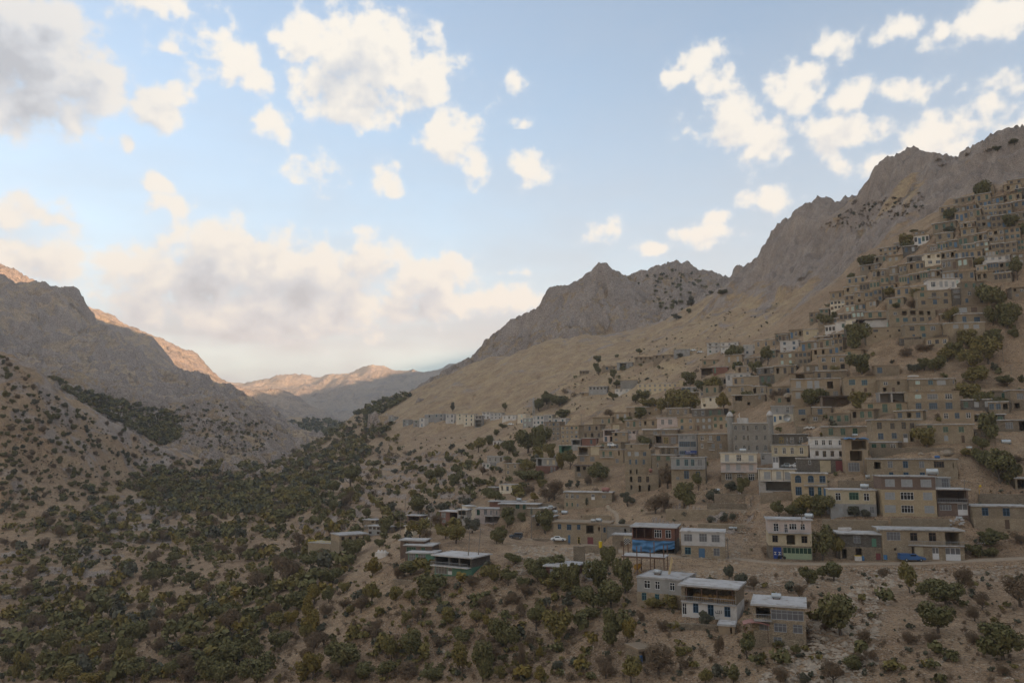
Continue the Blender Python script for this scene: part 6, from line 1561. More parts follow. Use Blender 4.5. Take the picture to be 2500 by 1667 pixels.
T('J', [(615, 605, 120, 130, 'y'), (330, 655, 150, 110, 'd'), (1010, 775, 210, 170, 'd'), (610, 805, 140, 160, 'o'), (780, 782, 110, 100, 'o'), (880, 782, 80, 70, 'o'), (890, 595, 160, 100, 'd'), (800, 635, 90, 100, 'b'), (1160, 945, 110, 110, 'o'), (1930, 1080, 190, 240, 'o'), (1790, 995, 140, 160, 'd'), (1570, 1125, 210, 220, 'd'), (1440, 965, 90, 80, 'y'), (1360, 935, 110, 80, 'o'), (430, 1265, 230, 180, 'd'), (330, 1230, 130, 110, 'd'), (750, 1225, 120, 190, 'o'), (880, 1205, 170, 200, 'd'), (1270, 1085, 130, 110, 'd'), (1240, 1300, 140, 210, 'o'), (1410, 1360, 180, 260, 'd'), (1830, 1368, 120, 110, 'y'), (560, 1350, 170, 120, 'd'), (690, 1330, 150, 120, 'd'), (150, 1345, 160, 140, 'y'), (160, 930, 120, 170, 'y'), (80, 835, 140, 130, 'd'), (30, 985, 90, 100, 'y'), (280, 905, 100, 90, 'b'), (150, 1055, 100, 120, 'o'), (300, 795, 80, 110, 'd'), (410, 725, 90, 80, 'o'), (1550, 372, 110, 105, 'd'), (1490, 645, 120, 120, 'o'), (1590, 672, 120, 100, 'd'), (1640, 515, 120, 80, 'd'), (1790, 572, 140, 90, 'd'), (1900, 690, 120, 80, 'o'), (980, 905, 40, 56, 'd'), (500, 1005, 90, 80, 'b'), (1780, 1135, 70, 50, 'b'), (1690, 1275, 60, 170, 'b'), (190, 1155, 130, 130, 'b'), (1330, 690, 110, 90, 'b'), (1640, 800, 110, 80, 'b'), (1390, 540, 110, 80, 'o'), (1940, 1280, 90, 70, 's'), (1820, 1190, 50, 80, 'y'), (1080, 1110, 90, 70, 'b'), (850, 950, 90, 90, 'o'), (640, 980, 90, 60, 'b'), (460, 880, 80, 70, 'o'), (230, 1010, 70, 50, 's'), (850, 1340, 170, 110, 'b'), (1060, 1360, 160, 90, 'd'), (1540, 1340, 80, 90, 'o'), (1630, 1350, 120, 80, 'b'), (2290, 1340, 130, 110, 'b'), (1700, 700, 90, 90, 'd'), (2020, 730, 150, 110, 'd'), (2120, 800, 140, 130, 'd')])
T('D', [(2190, 1175, 310, 330, 'd'), (320, 1265, 230, 290, 'd'), (445, 1285, 130, 190, 'y'), (1420, 1365, 150, 160, 'd'), (1830, 1335, 100, 70, 'd'), (650, 955, 170, 100, 'o'), (800, 960, 150, 110, 'o'), (1090, 1095, 120, 110, 's'), (730, 1135, 90, 90, 'b'), (470, 1568, 200, 220, 'o'), (1310, 1565, 140, 150, 'd'), (1080, 1565, 120, 120, 'o'), (700, 1500, 230, 220, 'b'), (2280, 1455, 150, 110, 'd'), (1700, 1568, 150, 100, 'b'), (1190, 1335, 80, 150, 'b'), (880, 1335, 140, 70, 'o'), (2130, 1568, 170, 140, 'b'), (240, 1450, 110, 100, 'b'), (1500, 1210, 110, 70, 'o'), (1680, 1260, 130, 60, 'd'), (560, 1060, 70, 90, 'b'), (1900, 1568, 90, 80, 's'), (920, 1440, 110, 80, 'b'), (120, 1050, 150, 120, 'd')])
T('P', [(2450, 1610, 100, 90, 'd'), (2290, 1545, 80, 70, 'd'), (2310, 1480, 90, 60, 'd'), (2490, 1480, 90, 80, 'b')])
T('I', [(870, 1375, 110, 125, 'd'), (590, 1425, 130, 130, 'b'), (300, 1465, 110, 110, 'o'), (130, 1535, 120, 180, 'o'), (480, 1425, 110, 150, 'o'), (470, 1580, 160, 130, 'o'), (650, 1590, 150, 110, 'y'), (960, 1565, 180, 140, 'd'), (1230, 1545, 110, 120, 'd'), (1480, 1545, 210, 180, 'd'), (1650, 1455, 220, 190, 'd'), (1840, 1575, 210, 200, 'd'), (1830, 1445, 150, 160, 'd'), (1600, 1580, 190, 170, 'd'), (1380, 1335, 190, 130, 'o'), (260, 1285, 110, 90, 'y'), (1000, 1265, 150, 130, 'd'), (1600, 1115, 180, 120, 'd'), (1450, 1025, 90, 90, 'd'), (1370, 855, 120, 90, 'd'), (1160, 865, 140, 120, 'd'), (1070, 850, 110, 100, 'd'), (200, 1160, 130, 90, 'd'), (680, 1290, 130, 100, 'o'), (380, 1330, 130, 130, 'd'), (60, 1430, 130, 130, 'd'), (1240, 720, 110, 90, 'd'), (2230, 760, 170, 110, 'd'), (2080, 730, 130, 90, 'd'), (1920, 870, 120, 120, 'd'), (2130, 1050, 180, 140, 'd'), (2250, 1020, 110, 120, 'y'), (2000, 1190, 170, 120, 'o'), (2230, 1230, 150, 170, 'y'), (2010, 1330, 160, 130, 'd'), (2240, 1540, 140, 150, 'y'), (1120, 1350, 110, 100, 'b'), (940, 1405, 100, 90, 'o'), (190, 1410, 90, 80, 'b'), (740, 1510, 130, 100, 'b'), (2160, 860, 90, 90, 'o')])


def inside(poly, x, y):
    c = False; n = len(poly)
    for i in range(n):
        x1, y1 = poly[i]; x2, y2 = poly[(i + 1) % n]
        if (y1 > y) != (y2 > y) and x < (x2 - x1) * (y - y1) / (y2 - y1) + x1: c = not c
    return c


def scatter(poly, n, size, kinds, seed, gap=.55):
    """fill a stretch of slope between the plants placed above; size in metres"""
    r = random.Random(seed); xs = [p[0] for p in poly]; ys = [p[1] for p in poly]; k = 0; tries = 0
    occ = [(p[0], p[1], max(p[2], 8)) for p in PLANTS] + [(h['px'][0], h['px'][1] + 10, h['W'] * FPX / h['C'].y * .9) for h in HOUSES]
    while k < n and tries < n * 14:
        tries += 1
        x, y = r.uniform(min(xs), max(xs)), r.uniform(min(ys), max(ys))
        if not inside(poly, x, y): continue
        g = px_ground(x, y)
        if g is None: continue
        s = r.uniform(*size) * (1.25 if r.random() < .12 else 1); w = s * FPX / g.y
        if any(abs(x - a) < (w + c) * gap * .5 and abs(y - b) < (w + c) * gap * .38 for a, b, c in occ): continue
        kd = r.choice(kinds); occ.append((x, y, w)); k += 1
        PLANTS.append([x, y, w, w * r.uniform(.7, 1.05), kd, g, False])


scatter([(0, 1270), (450, 1210), (720, 1190), (880, 1250), (860, 1390), (640, 1540), (560, 1667), (0, 1667)], 430, (3.0, 6.4), 'ddddddoooobbsyy', 1, .42)
scatter([(720, 1180), (900, 1100), (1130, 1090), (1330, 1090), (1260, 1240), (1000, 1340), (860, 1300)], 150, (2.6, 5.5), 'ddddoobss', 2, .45)
scatter([(560, 1667), (700, 1450), (950, 1380), (1280, 1420), (1450, 1480), (1450, 1667)], 60, (1.8, 4.2), 'ddoobbbsy', 3)
scatter([(1450, 1560), (1900, 1390), (2500, 1390), (2500, 1667), (1450, 1667)], 55, (1.0, 2.6), 'ddobbbs', 4)
scatter([(1350, 1150), (1600, 1160), (2000, 1200), (2500, 1000), (2500, 700), (2000, 800), (1500, 1000)], 75, (1.4, 3.4), 'dddoobs', 5, .4)
scatter([(330, 1150), (560, 1125), (740, 1072), (880, 1030), (1000, 1060), (880, 1150), (720, 1250), (450, 1250)], 70, (5, 8), 'ddddoobs', 6, .4)
SHRUBS = []
_n0 = len(PLANTS)
scatter([(0, 870), (60, 910), (150, 985), (306, 1055), (420, 1105), (560, 1145), (300, 1190), (0, 1260)], 210, (2.2, 4.2), 'ddddsb', 7, .8)
SHRUBS = PLANTS[_n0:]; PLANTS = PLANTS[:_n0]

# ---- which of them are things of their own: the 300 that show largest; the others merge into one thicket
PLANTS = [p for p in PLANTS if p[5] is not None]
for p in PLANTS: p[2] = max(p[2], 3); p[3] = max(p[3], 3)
trees = [p for p in PLANTS if p[4] in 'doys']; bushes = [p for p in PLANTS if p[4] == 'b']
trees.sort(key=lambda p: -(p[2] * p[3] + (4000 if p[6] else 0))); bushes.sort(key=lambda p: -p[2] * p[3])
tree_things, tree_rest = trees[:325], trees[325:]
bush_things, bush_rest = bushes[:130], bushes[130:]
tl = label_all(tree_things, 'tree'); bl = label_all(bush_things, 'bush'); sl_ = label_all(SHRUBS, 'hillside shrub')
PR = random.Random(77)


def plant(p, label, name, cat, group, parts=True):
    g = p[5]; W = p[2] * g.y / FPX; H = p[3] * g.y / FPX
    kd = p[4]; v = PR.randrange(5)
    rz = PR.uniform(0, 6.28)
    M = Matrix.Translation((g.x, g.y, g.z - .1)) @ Matrix.Rotation(rz, 4, 'Z')
    tall = parts and H > 2.2
    z0 = .03 * H if tall else -.10 * H
    sxy = W * .56; szz = (H - z0) / (1.75 * .85)
    if parts:
        root = thing(name, label, cat, M, group)
        c = link('crown', CROWN[kd][v], root, (0, 0, z0)); c.scale = (sxy * PR.uniform(.9, 1.1), sxy * PR.uniform(.9, 1.1), szz)
        t = link('trunk', TRUNK[1 if kd == 'b' else 0][v % 3], root); t.scale = (H * .45 if not tall else sxy, H * .45 if not tall else sxy, H * .55)
    else:
        o = link(name, CROWN[kd][v]); o.matrix_world = M @ Matrix.Translation((0, 0, z0)) @ Matrix.Diagonal((sxy, sxy * PR.uniform(.85, 1.15), szz, 1)); tag(o, label, cat, group)


for p in tree_things: plant(p, tl[id(p)], 'tree', 'tree', 'trees of the village and orchards')
for p in bush_things: plant(p, bl[id(p)], 'bush', 'bush', 'bare autumn bushes')
for p in SHRUBS: plant(p, sl_[id(p)], 'shrub', 'shrub', 'shrubs dotting the left spur', False)


def mass(name, label, items):
    """items: (point, width, height, kind) joined per kind into one object with several materials"""
    Vs = []; mi = []; ks = 'doysb'
    for (g, W, H, kd) in items:
        V = (CROWN_XS if W * FPX / g[1] < 26 else CROWN_LO)[kd][PR.randrange(5)]; a = PR.uniform(0, 6.28); ca, sa = math.cos(a), math.sin(a)
        q = np.stack([(V[:, 0] * ca - V[:, 1] * sa) * W * .56 + g[0], (V[:, 0] * sa + V[:, 1] * ca) * W * .56 + g[1], V[:, 2] * H / 1.5 + g[2] - .06 * H], 1)
        Vs.append(q); mi += [ks.index(kd)] * (len(q) // 4)
    me = quads_mesh(name, np.concatenate(Vs), 'leaf_d')
    for k in ks[1:]: me.materials.append(MATS['leaf_' + k])
    me.polygons.foreach_set('material_index', np.array(mi, np.int32)); me.update()
    o = link(name, me); o['kind'] = 'stuff'; o['label'] = label; return o


mass('orchard_thicket', 'smaller orchard trees and bushes spread over the valley slopes', [(p[5], p[2] * p[5].y / FPX, p[3] * p[5].y / FPX, p[4]) for p in tree_rest + bush_rest])


def far_fill(poly, n, size, kinds, seed, field, ymin, ymax):
    """sample the polygon densely on a distant surface"""
    r = random.Random(seed); xs = [p[0] for p in poly]; ys = [p[1] for p in poly]; out = []
    k = 0
    while len(out) < n and k < n * 6:
        k += 1; x, y = r.uniform(min(xs), max(xs)), r.uniform(min(ys), max(ys))
        if not inside(poly, x, y): continue
        g = px_ground(x, y, field, ymin, ymax)
        if g is None: continue
        s = r.uniform(*size); out.append((g, s, s * r.uniform(.65, 1), r.choice(kinds)))
    return out


wd = far_fill([(300, 1190), (480, 1150), (640, 1120), (740, 1068), (880, 1020), (960, 1040), (900, 1110), (800, 1190), (700, 1270), (560, 1250), (420, 1260)], 900, (4, 7.5), 'dddddooobbss', 11, near, 40, 1300) + far_fill([(150, 1200), (480, 1120), (740, 1065), (950, 1040), (1000, 1100), (850, 1250), (600, 1330), (300, 1330), (100, 1300)], 520, (3, 6), 'ddddoobbs', 31, near, 40, 1300)
mass('woodland', 'dense green and brown woodland filling the far valley floor', wd)
wd = far_fill([(112, 915), (240, 967), (425, 1010), (445, 1060), (405, 1095), (306, 1042), (190, 985)], 380, (3.5, 6.5), 'dddddos', 12, f_spur, 560, 1150) + \
    far_fill([(380, 1000), (530, 978), (700, 1060), (640, 1110), (520, 1100)], 110, (2.5, 4.5), 'ddsb', 13, f_spur, 560, 1150)
mass('thicket', 'green thicket running down the gully behind the left spur', wd)
wd = far_fill([(860, 1010), (960, 965), (1010, 965), (900, 1030)], 90, (5, 8), 'ddds', 14, near, 40, 1300) + far_fill([(620, 1045), (760, 1025), (860, 1035), (800, 1075), (650, 1080)], 260, (8, 13), 'dddds', 15, f_wood, 1200, 2000)
mass('far_woodland', 'dark wood on the ridge where the valley bends', wd)
wd = far_fill([(1200, 1010), (1500, 880), (1750, 760), (1900, 740), (1850, 850), (1500, 980), (1250, 1060)], 260, (.8, 1.9), 'bbbssd', 16, near, 40, 1300) + far_fill([(1550, 680), (1660, 655), (1760, 700), (1700, 760), (1600, 760)], 65, (2.5, 6), 'ddds', 17, f_mid, 740, 1290) + \
    far_fill([(2000, 560), (2080, 500), (2260, 470), (2260, 510), (2120, 560)], 120, (1.2, 3), 'bbbs', 18, near, 40, 1300) + far_fill([(900, 1080), (1300, 1060), (1350, 1160), (1000, 1300), (800, 1280)], 350, (.8, 2.0), 'bbbsso', 19, near, 40, 1300) + \
    far_fill([(0, 1380), (600, 1400), (1400, 1440), (1450, 1667), (0, 1667)], 420, (.6, 1.7), 'bbbsoo', 20, near, 40, 1300) + far_fill([(1450, 1400), (2500, 1390), (2500, 1667), (1450, 1667)], 420, (.4, 1.2), 'bbbsso', 21, near, 40, 1300) + \
    far_fill([(1300, 1200), (2500, 1150), (2500, 1350), (1300, 1350)], 160, (.5, 1.2), 'bbsd', 22, near, 40, 1300)
wd += far_fill([(0, 1260), (450, 1200), (760, 1190), (900, 1260), (860, 1390), (640, 1540), (560, 1667), (0, 1667)], 1300, (1.0, 2.6), 'bbbsooddd', 23, near, 40, 1300) + far_fill([(700, 1280), (1450, 1420), (1450, 1667), (500, 1667)], 700, (.7, 1.9), 'bbbbsood', 24, near, 40, 1300) + \
    far_fill([(0, 870), (60, 910), (150, 985), (306, 1055), (420, 1105), (560, 1145), (300, 1190), (0, 1260)], 700, (.7, 1.8), 'bbbsd', 25, near, 40, 1300) + far_fill([(150, 940), (400, 1000), (740, 1060), (600, 1120), (300, 1050)], 300, (1.5, 3), 'bbsd', 26, f_spur, 560, 1150)
mass('scrub', 'dry low scrub scattered over the slopes', wd)


# ---- loose stones
def rubble(n, seed):
    r = np.random.RandomState(seed); V = []; F = []; base = np.array([(0, 0, .8), (.9, .1, 0), (.2, .8, .1), (-.7, .5, 0), (-.6, -.6, .1), (.4, -.8, 0), (0, 0, -.5)])
    fs = [(0, 1, 2), (0, 2, 3), (0, 3, 4), (0, 4, 5), (0, 5, 1), (6, 2, 1), (6, 3, 2), (6, 4, 3), (6, 5, 4), (6, 1, 5)]
    polys = [([(1950, 1520), (2130, 1400), (2200, 1400), (2100, 1667), (1850, 1667)], .26, .5), ([(1640, 1390), (2500, 1380), (2500, 1420), (1640, 1440)], .2, .4), ([(1450, 1400), (2500, 1390), (2500, 1667), (1450, 1667)], .12, .22), ([(0, 1300), (1450, 1400), (1450, 1667), (0, 1667)], .14, .3), ([(1300, 1200), (2500, 1000), (2500, 1360), (1300, 1340)], .12, .25), ([(1650, 1360), (1800, 1220), (1860, 1230), (1800, 1380)], .2, .3), ([(1250, 1330), (1480, 1340), (1480, 1420), (1250, 1400)], .25, .3)]
    for poly, sz, share in polys:
        xs = [p[0] for p in poly]; ys = [p[1] for p in poly]
        for _ in range(int(n * share)):
            x, y = r.uniform(min(xs), max(xs)), r.uniform(min(ys), max(ys))
            if not inside(poly, x, y): continue
            g = px_ground(x, y)
            if g is None or g.y > 420: continue
            s = sz * (.4 + r.rand() ** 3 * 2.4); a = r.rand() * 6.28
            q = base * (1 + .5 * (r.rand(7, 3) - .5)) * s * np.array([1, 1, .6]); ca, sa = math.cos(a), math.sin(a)
            q = np.stack([q[:, 0] * ca - q[:, 1] * sa + g.x, q[:, 0] * sa + q[:, 1] * ca + g.y, q[:, 2] + g.z], 1)
            o = len(V); V += [tuple(t) for t in q]; F += [tuple(o + i for i in f) for f in fs]
    me = bpy.data.meshes.new('rubble'); me.from_pydata(V, [], F); me.materials.append(MATS['rock']); me.update()
    o = link('rubble', me); o['kind'] = 'stuff'; o['label'] = 'loose pale stones strewn over the slope'


rubble(7500, 5)

# ------------------------------------------------------------------ vehicles, tanks, poles and other small things
def off_frame(view, x, y, yaw, lift=0.0):
    p = SURF[(view, x, y)]
    return frame_at(p + Vector((0, 0, lift)), yaw)[0], p


def wheel_mesh(r):
    t = MB(); n = 14
    t.tube([(0, -.1, 0), (0, .1, 0)], r, n); tm = t.mesh('tyre', 'rubber', False)
    k = MB().tube([(0, -.115, 0), (0, .115, 0)], r * .55, 10); return tm, k.mesh('rim', 'paint_grey')


def car(view, x, y, yaw, style, mat, label, name='parked_car', cat='car', flip=False, Lc=4.4):
    M, p = off_frame(view, x, y, yaw + (180 if flip else 0), .12)
    r = thing(name, label, cat, M, None)
    w = .82 if style != 'suv' else .88
    if style == 'sedan':
        body = [(-2.2, .35), (-2.2, .82), (-1.35, .90), (1.0, .92), (2.1, .74), (2.2, .40), (2.1, .28), (-2.1, .28)]
        cab = [(-1.55, .90), (-1.0, 1.36), (.35, 1.38), (1.0, .92)]
    elif style == 'suv':
        body = [(-2.1, .45), (-2.1, 1.05), (.85, 1.08), (2.05, .98), (2.1, .5), (2.0, .38), (-2.0, .38)]
        cab = [(-2.05, 1.05), (-1.95, 1.72), (.35, 1.74), (.9, 1.08)]
    else:
        body = [(-2.5, .45), (-2.5, 1.02), (-.2, 1.02), (1.0, 1.05), (2.2, .88), (2.35, .5), (2.2, .35), (-2.4, .35)]
        cab = [(-.55, 1.03), (-.45, 1.55), (.55, 1.57), (1.15, 1.03)]
    s = Lc / 4.4
    sc = lambda P: [(a * s, b) for a, b in P]
    m = MB().prism(sc(body), -w, w); m.v = [(a, b * (.94 if c > .7 else 1), c) for a, b, c in m.v]
    m.build('body', mat, r)
    cb = MB().prism(sc(cab), -w * .86, w * .86); cb.v = [(a, b * (.86 if c > 1.2 else 1), c) for a, b, c in cb.v]
    co = cb.build('cabin', mat, r)
    zc = (cab[0][1] + cab[1][1]) / 2; h2 = (cab[1][1] - cab[0][1]) * .33
    for sd_ in (-1, 1):
        for (a0, a1) in ((.12, .46), (.54, .9)):
            xa = cab[1][0] * s + (cab[2][0] - cab[1][0]) * s * a0 - .12; xb = cab[1][0] * s + (cab[2][0] - cab[1][0]) * s * a1 + .12
            yy = sd_ * w * .86
            MB().box(xa, xb, min(yy, yy + sd_ * .012), max(yy, yy + sd_ * .012), zc - h2, zc + h2 * .8).build('side_window', 'pane_dark', co)
    for (a, b, nm) in ((cab[3], cab[2], 'windscreen'), (cab[0], cab[1], 'rear_window')):
        d = .02 if nm == 'windscreen' else -.02; q = MB(); f = .15
        A = Vector((a[0] * s + d, 0, a[1])); B = Vector((b[0] * s + d, 0, b[1])); u = A.lerp(B, f); v = A.lerp(B, 1 - f)
        q.quad((u.x, -w * .76, u.z), (u.x, w * .76, u.z), (v.x, w * .68, v.z), (v.x, -w * .68, v.z)); q.build(nm, 'pane_dark', co)
    if style == 'pickup':
        MB().box(-2.45 * s, -.6 * s, -w * .9, w * .9, 1.03, 1.62).build('cargo_cover', mat, r)
    for sx in (-1.32, 1.38):
        for sd_ in (-1, 1):
            wl = link('wheel', WHEEL[0], r, (sx * s, sd_ * (w - .06), .33)); link('rim', WHEEL[1], wl)
    for sd_ in (-1, 1):
        MB().box(body[4][0] * s - .02, body[4][0] * s + .06, sd_ * .58 - .14, sd_ * .58 + .14, .56, .70).build('headlight', 'pane_pale', r)
    return r


SURF = {}


def want(view, x, y):
    p = surf(*vp(view, x, y))
    if p is None: p = px_ground(*vp(view, x, y))
    SURF[(view, x, y)] = p; return p


WHEEL = wheel_mesh(.33)
CARS = [('B', 215, 1077, 14, 'sedan', 'car_white', 'white saloon car parked before the tan stone house', False, 4.3), ('G', 1880, 1392, 12, 'suv', 'car_dark', 'dark off-road car parked by the trees left of the white saloon', True, 4.2),
        ('A', 1435, 1243, 6, 'pickup', 'car_blue', 'blue covered pickup parked on the dirt road', False, 4.9), ('A', 478, 478, 16, 'sedan', 'car_white', 'small white car at the mouth of the double carport', True, 3.6),
        ('A', 415, 478, 16, 'sedan', 'car_grey', 'grey car inside the double carport', False, 4.0), ('B', 655, 305, 20, 'suv', 'car_white', 'white van parked above the mud house with green doors', False, 4.0),
        ('F', 1378, 543, 16, 'sedan', 'car_white', 'tiny white car on the upper track', False, 4.2), ('F', 1316, 528, 16, 'sedan', 'car_white', 'tiny white car farther along the upper track', True, 4.2), ('G', 1838, 462, 10, 'sedan', 'car_white', 'tiny white car on the far valley road', False, 4.2)]
for c in CARS: want(*c[:3])
TANKS = [('A', 1085, 572, 62, 'on the rubble ledge left of the yellow brick house'), ('A', 1045, 650, 66, 'on the cream brick house with green centre window'), ('A', 760, 515, 46, 'on the yellow brick house with arched windows'), ('A', 1600, 540, 92, 'on the large yellow and brown house'), ('A', 590, 893, 66, 'on the lime garage house'),
         ('A', 965, 222, 42, 'beside the rumpled blue tarpaulin'), ('A', 1175, 1005, 56, 'between the green door house and the pickup house'), ('A', 1820, 903, 46, 'behind the pickup house near the stone heap'), ('A', 1902, 325, 42, 'on the bush below the gully house'), ('A', 2205, 288, 72, 'long and pale right of the gully'),
         ('D', 690, 684, 66, 'on the grey upper floor house'), ('D', 1665, 886, 76, 'on the patched roof of the corner house'), ('D', 210, 250, 48, 'right one of a pair on the white car house'), ('D', 163, 250, 38, 'left one of a pair on the white car house'), ('D', 1295, 313, 40, 'left of two on the grey fronted house'), ('D', 1322, 313, 38, 'right of two on the grey fronted house'), ('D', 133, 616, 56, 'on the brick house below the road'),
         ('B', 180, 858, 56, 'left of two on the low stone house by the bend'), ('B', 265, 862, 54, 'right of two on the low stone house by the bend'), ('B', 150, 808, 38, 'on the house behind the bend'), ('B', 600, 675, 62, 'red painted, on the house with white framed windows'), ('B', 985, 518, 58, 'rusty red, on the roofless shell'), ('B', 1440, 388, 56, 'on the grey plastered house with blue windows'), ('B', 1725, 350, 52, 'on the three storey cream house'),
         ('B', 910, 520, 30, 'small, on the roofless shell'), ('G', 1905, 1085, 40, 'on the long pale roof sheet'), ('D', 1180, 0, 40, 'among the terrace bushes'), ('F', 1000, 978, 26, 'blue, on the house inside the grove'), ('B', 185, 392, 34, 'white, on the unfinished house'), ('A', 1640, 400, 40, 'blue, on the long tan stone house')]
for t in TANKS: want(*t[:3])
BOULD = [('A', 1250, 1325, 62), ('A', 1060, 1345, 36), ('A', 1970, 1350, 84), ('A', 2105, 1375, 50), ('A', 1222, 1380, 40), ('A', 2280, 1370, 44), ('A', 1505, 365, 50), ('A', 1715, 365, 110), ('D', 910, 525, 50), ('A', 1480, 1400, 30), ('J', 1700, 450, 60), ('D', 1800, 1430, 60), ('D', 2080, 1310, 60), ('D', 2000, 1400, 50), ('F', 2100, 900, 90), ('J', 1130, 1150, 40), ('P', 2125, 1615, 50)]
for t in BOULD: want(*t[:3])
POLES = [('B', 525, 290, 130, 0), ('B', 865, 275, 110, 0), ('B', 988, 330, 140, 0), ('B', 1292, 340, 130, 3), ('A', 1046, 530, 215, -2), ('B', 566, 1110, 170, 1), ('D', 1268, 548, 160, 0), ('J', 848, 235, 190, 0), ('J', 1255, 245, 190, 0), ('J', 1757, 335, 230, 0), ('J', 1303, 455, 185, 4), ('J', 1376, 450, 185, 5), ('J', 1482, 255, 130, 0), ('J', 1028, 330, 130, 1), ('E', 1645, 930, 90, 5), ('C', 2155, 1110, 160, 1), ('C', 1328, 600, 90, 0), ('F', 1992, 520, 140, 0), ('F', 12, 1035, 120, 0), ('F', 312, 912, 44, 0), ('G', 1960, 925, 115, 6), ('F', 1738, 690, 120, 0), ('F', 1106, 1030, 90, 2), ('C', 2230, 1230, 90, 0), ('B', 400, 120, 80, 0), ('A', 1865, 690, 110, 2), ('J', 815, 300, 110, 0), ('D', 1872, 250, 60, 0), ('E', 2265, 1210, 140, 2), ('A', 2010, 1195, 100, 0), ('B', 1520, 400, 130, 0), ('C', 190, 1110, 160, 0)]
for t in POLES: want(*t[:3])
LADD = [('D', 1203, 138, 42, 12), ('D', 1247, 90, 36, 10), ('D', 1357, 55, 44, 8)]
for t in LADD: want(*t[:3])
MISC = [('D', 222, 458), ('D', 525, 665), ('D', 780, 675), ('A', 1985, 690), ('B', 1300, 352), ('F', 2085, 1100), ('J', 682, 470), ('G', 2022, 380), ('A', 365, 1222), ('A', 1030, 1235), ('A', 990, 1235), ('A', 1215, 1225), ('B', 775, 1110), ('A', 1000, 232), ('D', 1500, 1190), ('D', 550, 1395), ('D', 985, 860), ('A', 960, 768), ('B', 1690, 492), ('C', 1290, 1254), ('A', 880, 988), ('A', 1800, 955)]
for t in MISC: want(*t)

for c in CARS: car(c[0], c[1], c[2], c[3], c[4], c[5], c[6], 'pickup_truck' if c[4] == 'pickup' else 'parked_car', 'truck' if c[4] == 'pickup' else 'car', c[7], c[8])


def barrel_mesh(mat):
    m = MB().tube([(-.80, 0, .55), (-.78, 0, .55), (-.72, 0, .55), (.72, 0, .55), (.78, 0, .55), (.80, 0, .55)], [.1, .34, .42, .42, .34, .1], 14)
    for x in (-.3, .3): m.tube([(x - .02, 0, .55), (x + .02, 0, .55)], .435, 14)
    m.tube([(0, 0, .96), (0, 0, 1.05)], .12, 8)
    return m.mesh('barrel', mat)


BARREL = {k: barrel_mesh(v) for k, v in (('m', 'tank_metal'), ('r', 'tank_red'), ('b', 'car_blue'), ('w', 'white_plaster'))}
STAND = MB().box(-.55, -.42, -.35, .35, 0, .2).box(.42, .55, -.35, .35, 0, .2).box(-.55, .55, -.3, -.22, .02, .1).mesh('stand', 'rust_steel')
for i, (v, x, y, l, where) in enumerate(TANKS):
    p = SURF[(v, x, y)]; L = l * VIEWS[v][2] * p.y / FPX
    s = min(1.7, max(.6, L / 1.6))
    rd = ray_dir(*vp(v, x, y)); M = frame_at(p + Vector((rd.x, rd.y, 0)) * .9 * s, 14 + (i * 37) % 25)[0]
    kd = 'r' if 'red' in where else 'b' if where.startswith('blue') else 'w' if where.startswith('white') else 'm'
    col = {'m': 'galvanised water tank ', 'r': 'water tank, ', 'b': 'water tank, ', 'w': 'water tank, '}[kd]
    r = thing('water_tank', col + where, 'water tank', M @ Matrix.Scale(s, 4), 'water tanks on roofs and ledges')
    link('barrel', BARREL[kd], r); link('stand', STAND, r)


def rock_mesh(seed):
    r = np.random.RandomState(seed); m = MB(); n = 8; k = 5
    V = [(0, 0, .62 + .2 * r.rand())]
    for i in range(1, k):
        for j in range(n):
            a = 6.283 * j / n + .4 * r.rand(); t = i / (k - 1) * 1.75; q = 1 + .4 * (r.rand() - .5)
            V.append((math.sin(t) * math.cos(a) * q, math.sin(t) * math.sin(a) * q * .8, math.cos(t) * .65 * q))
    F = [(0, 1 + j, 1 + (j + 1) % n) for j in range(n)]
    for i in range(k - 2):
        for j in range(n): F.append((1 + i * n + j, 1 + (i + 1) * n + j, 1 + (i + 1) * n + (j + 1) % n, 1 + i * n + (j + 1) % n))
    me = bpy.data.meshes.new('boulder'); me.from_pydata(V, [], F); me.materials.append(MATS['rock']); me.update(); return me


bl_ = [[*vp(v, x, y), w * VIEWS[v][2], w * VIEWS[v][2] * .6, 'b', SURF[(v, x, y)], True] for (v, x, y, w) in BOULD]
CN['b'] = 'pale grey'
lb = label_all(bl_, 'boulder'); CN['b'] = 'bare brown'
for i, p in enumerate(bl_):
    o = link('boulder', rock_mesh(i)); s = p[2] * p[5].y / FPX / 2
    o.matrix_world = Matrix.Translation(p[5]) @ Matrix.Rotation(i * 1.3, 4, 'Z') @ Matrix.Scale(s, 4); tag(o, lb[id(p)], 'boulder', 'boulders on the slopes')

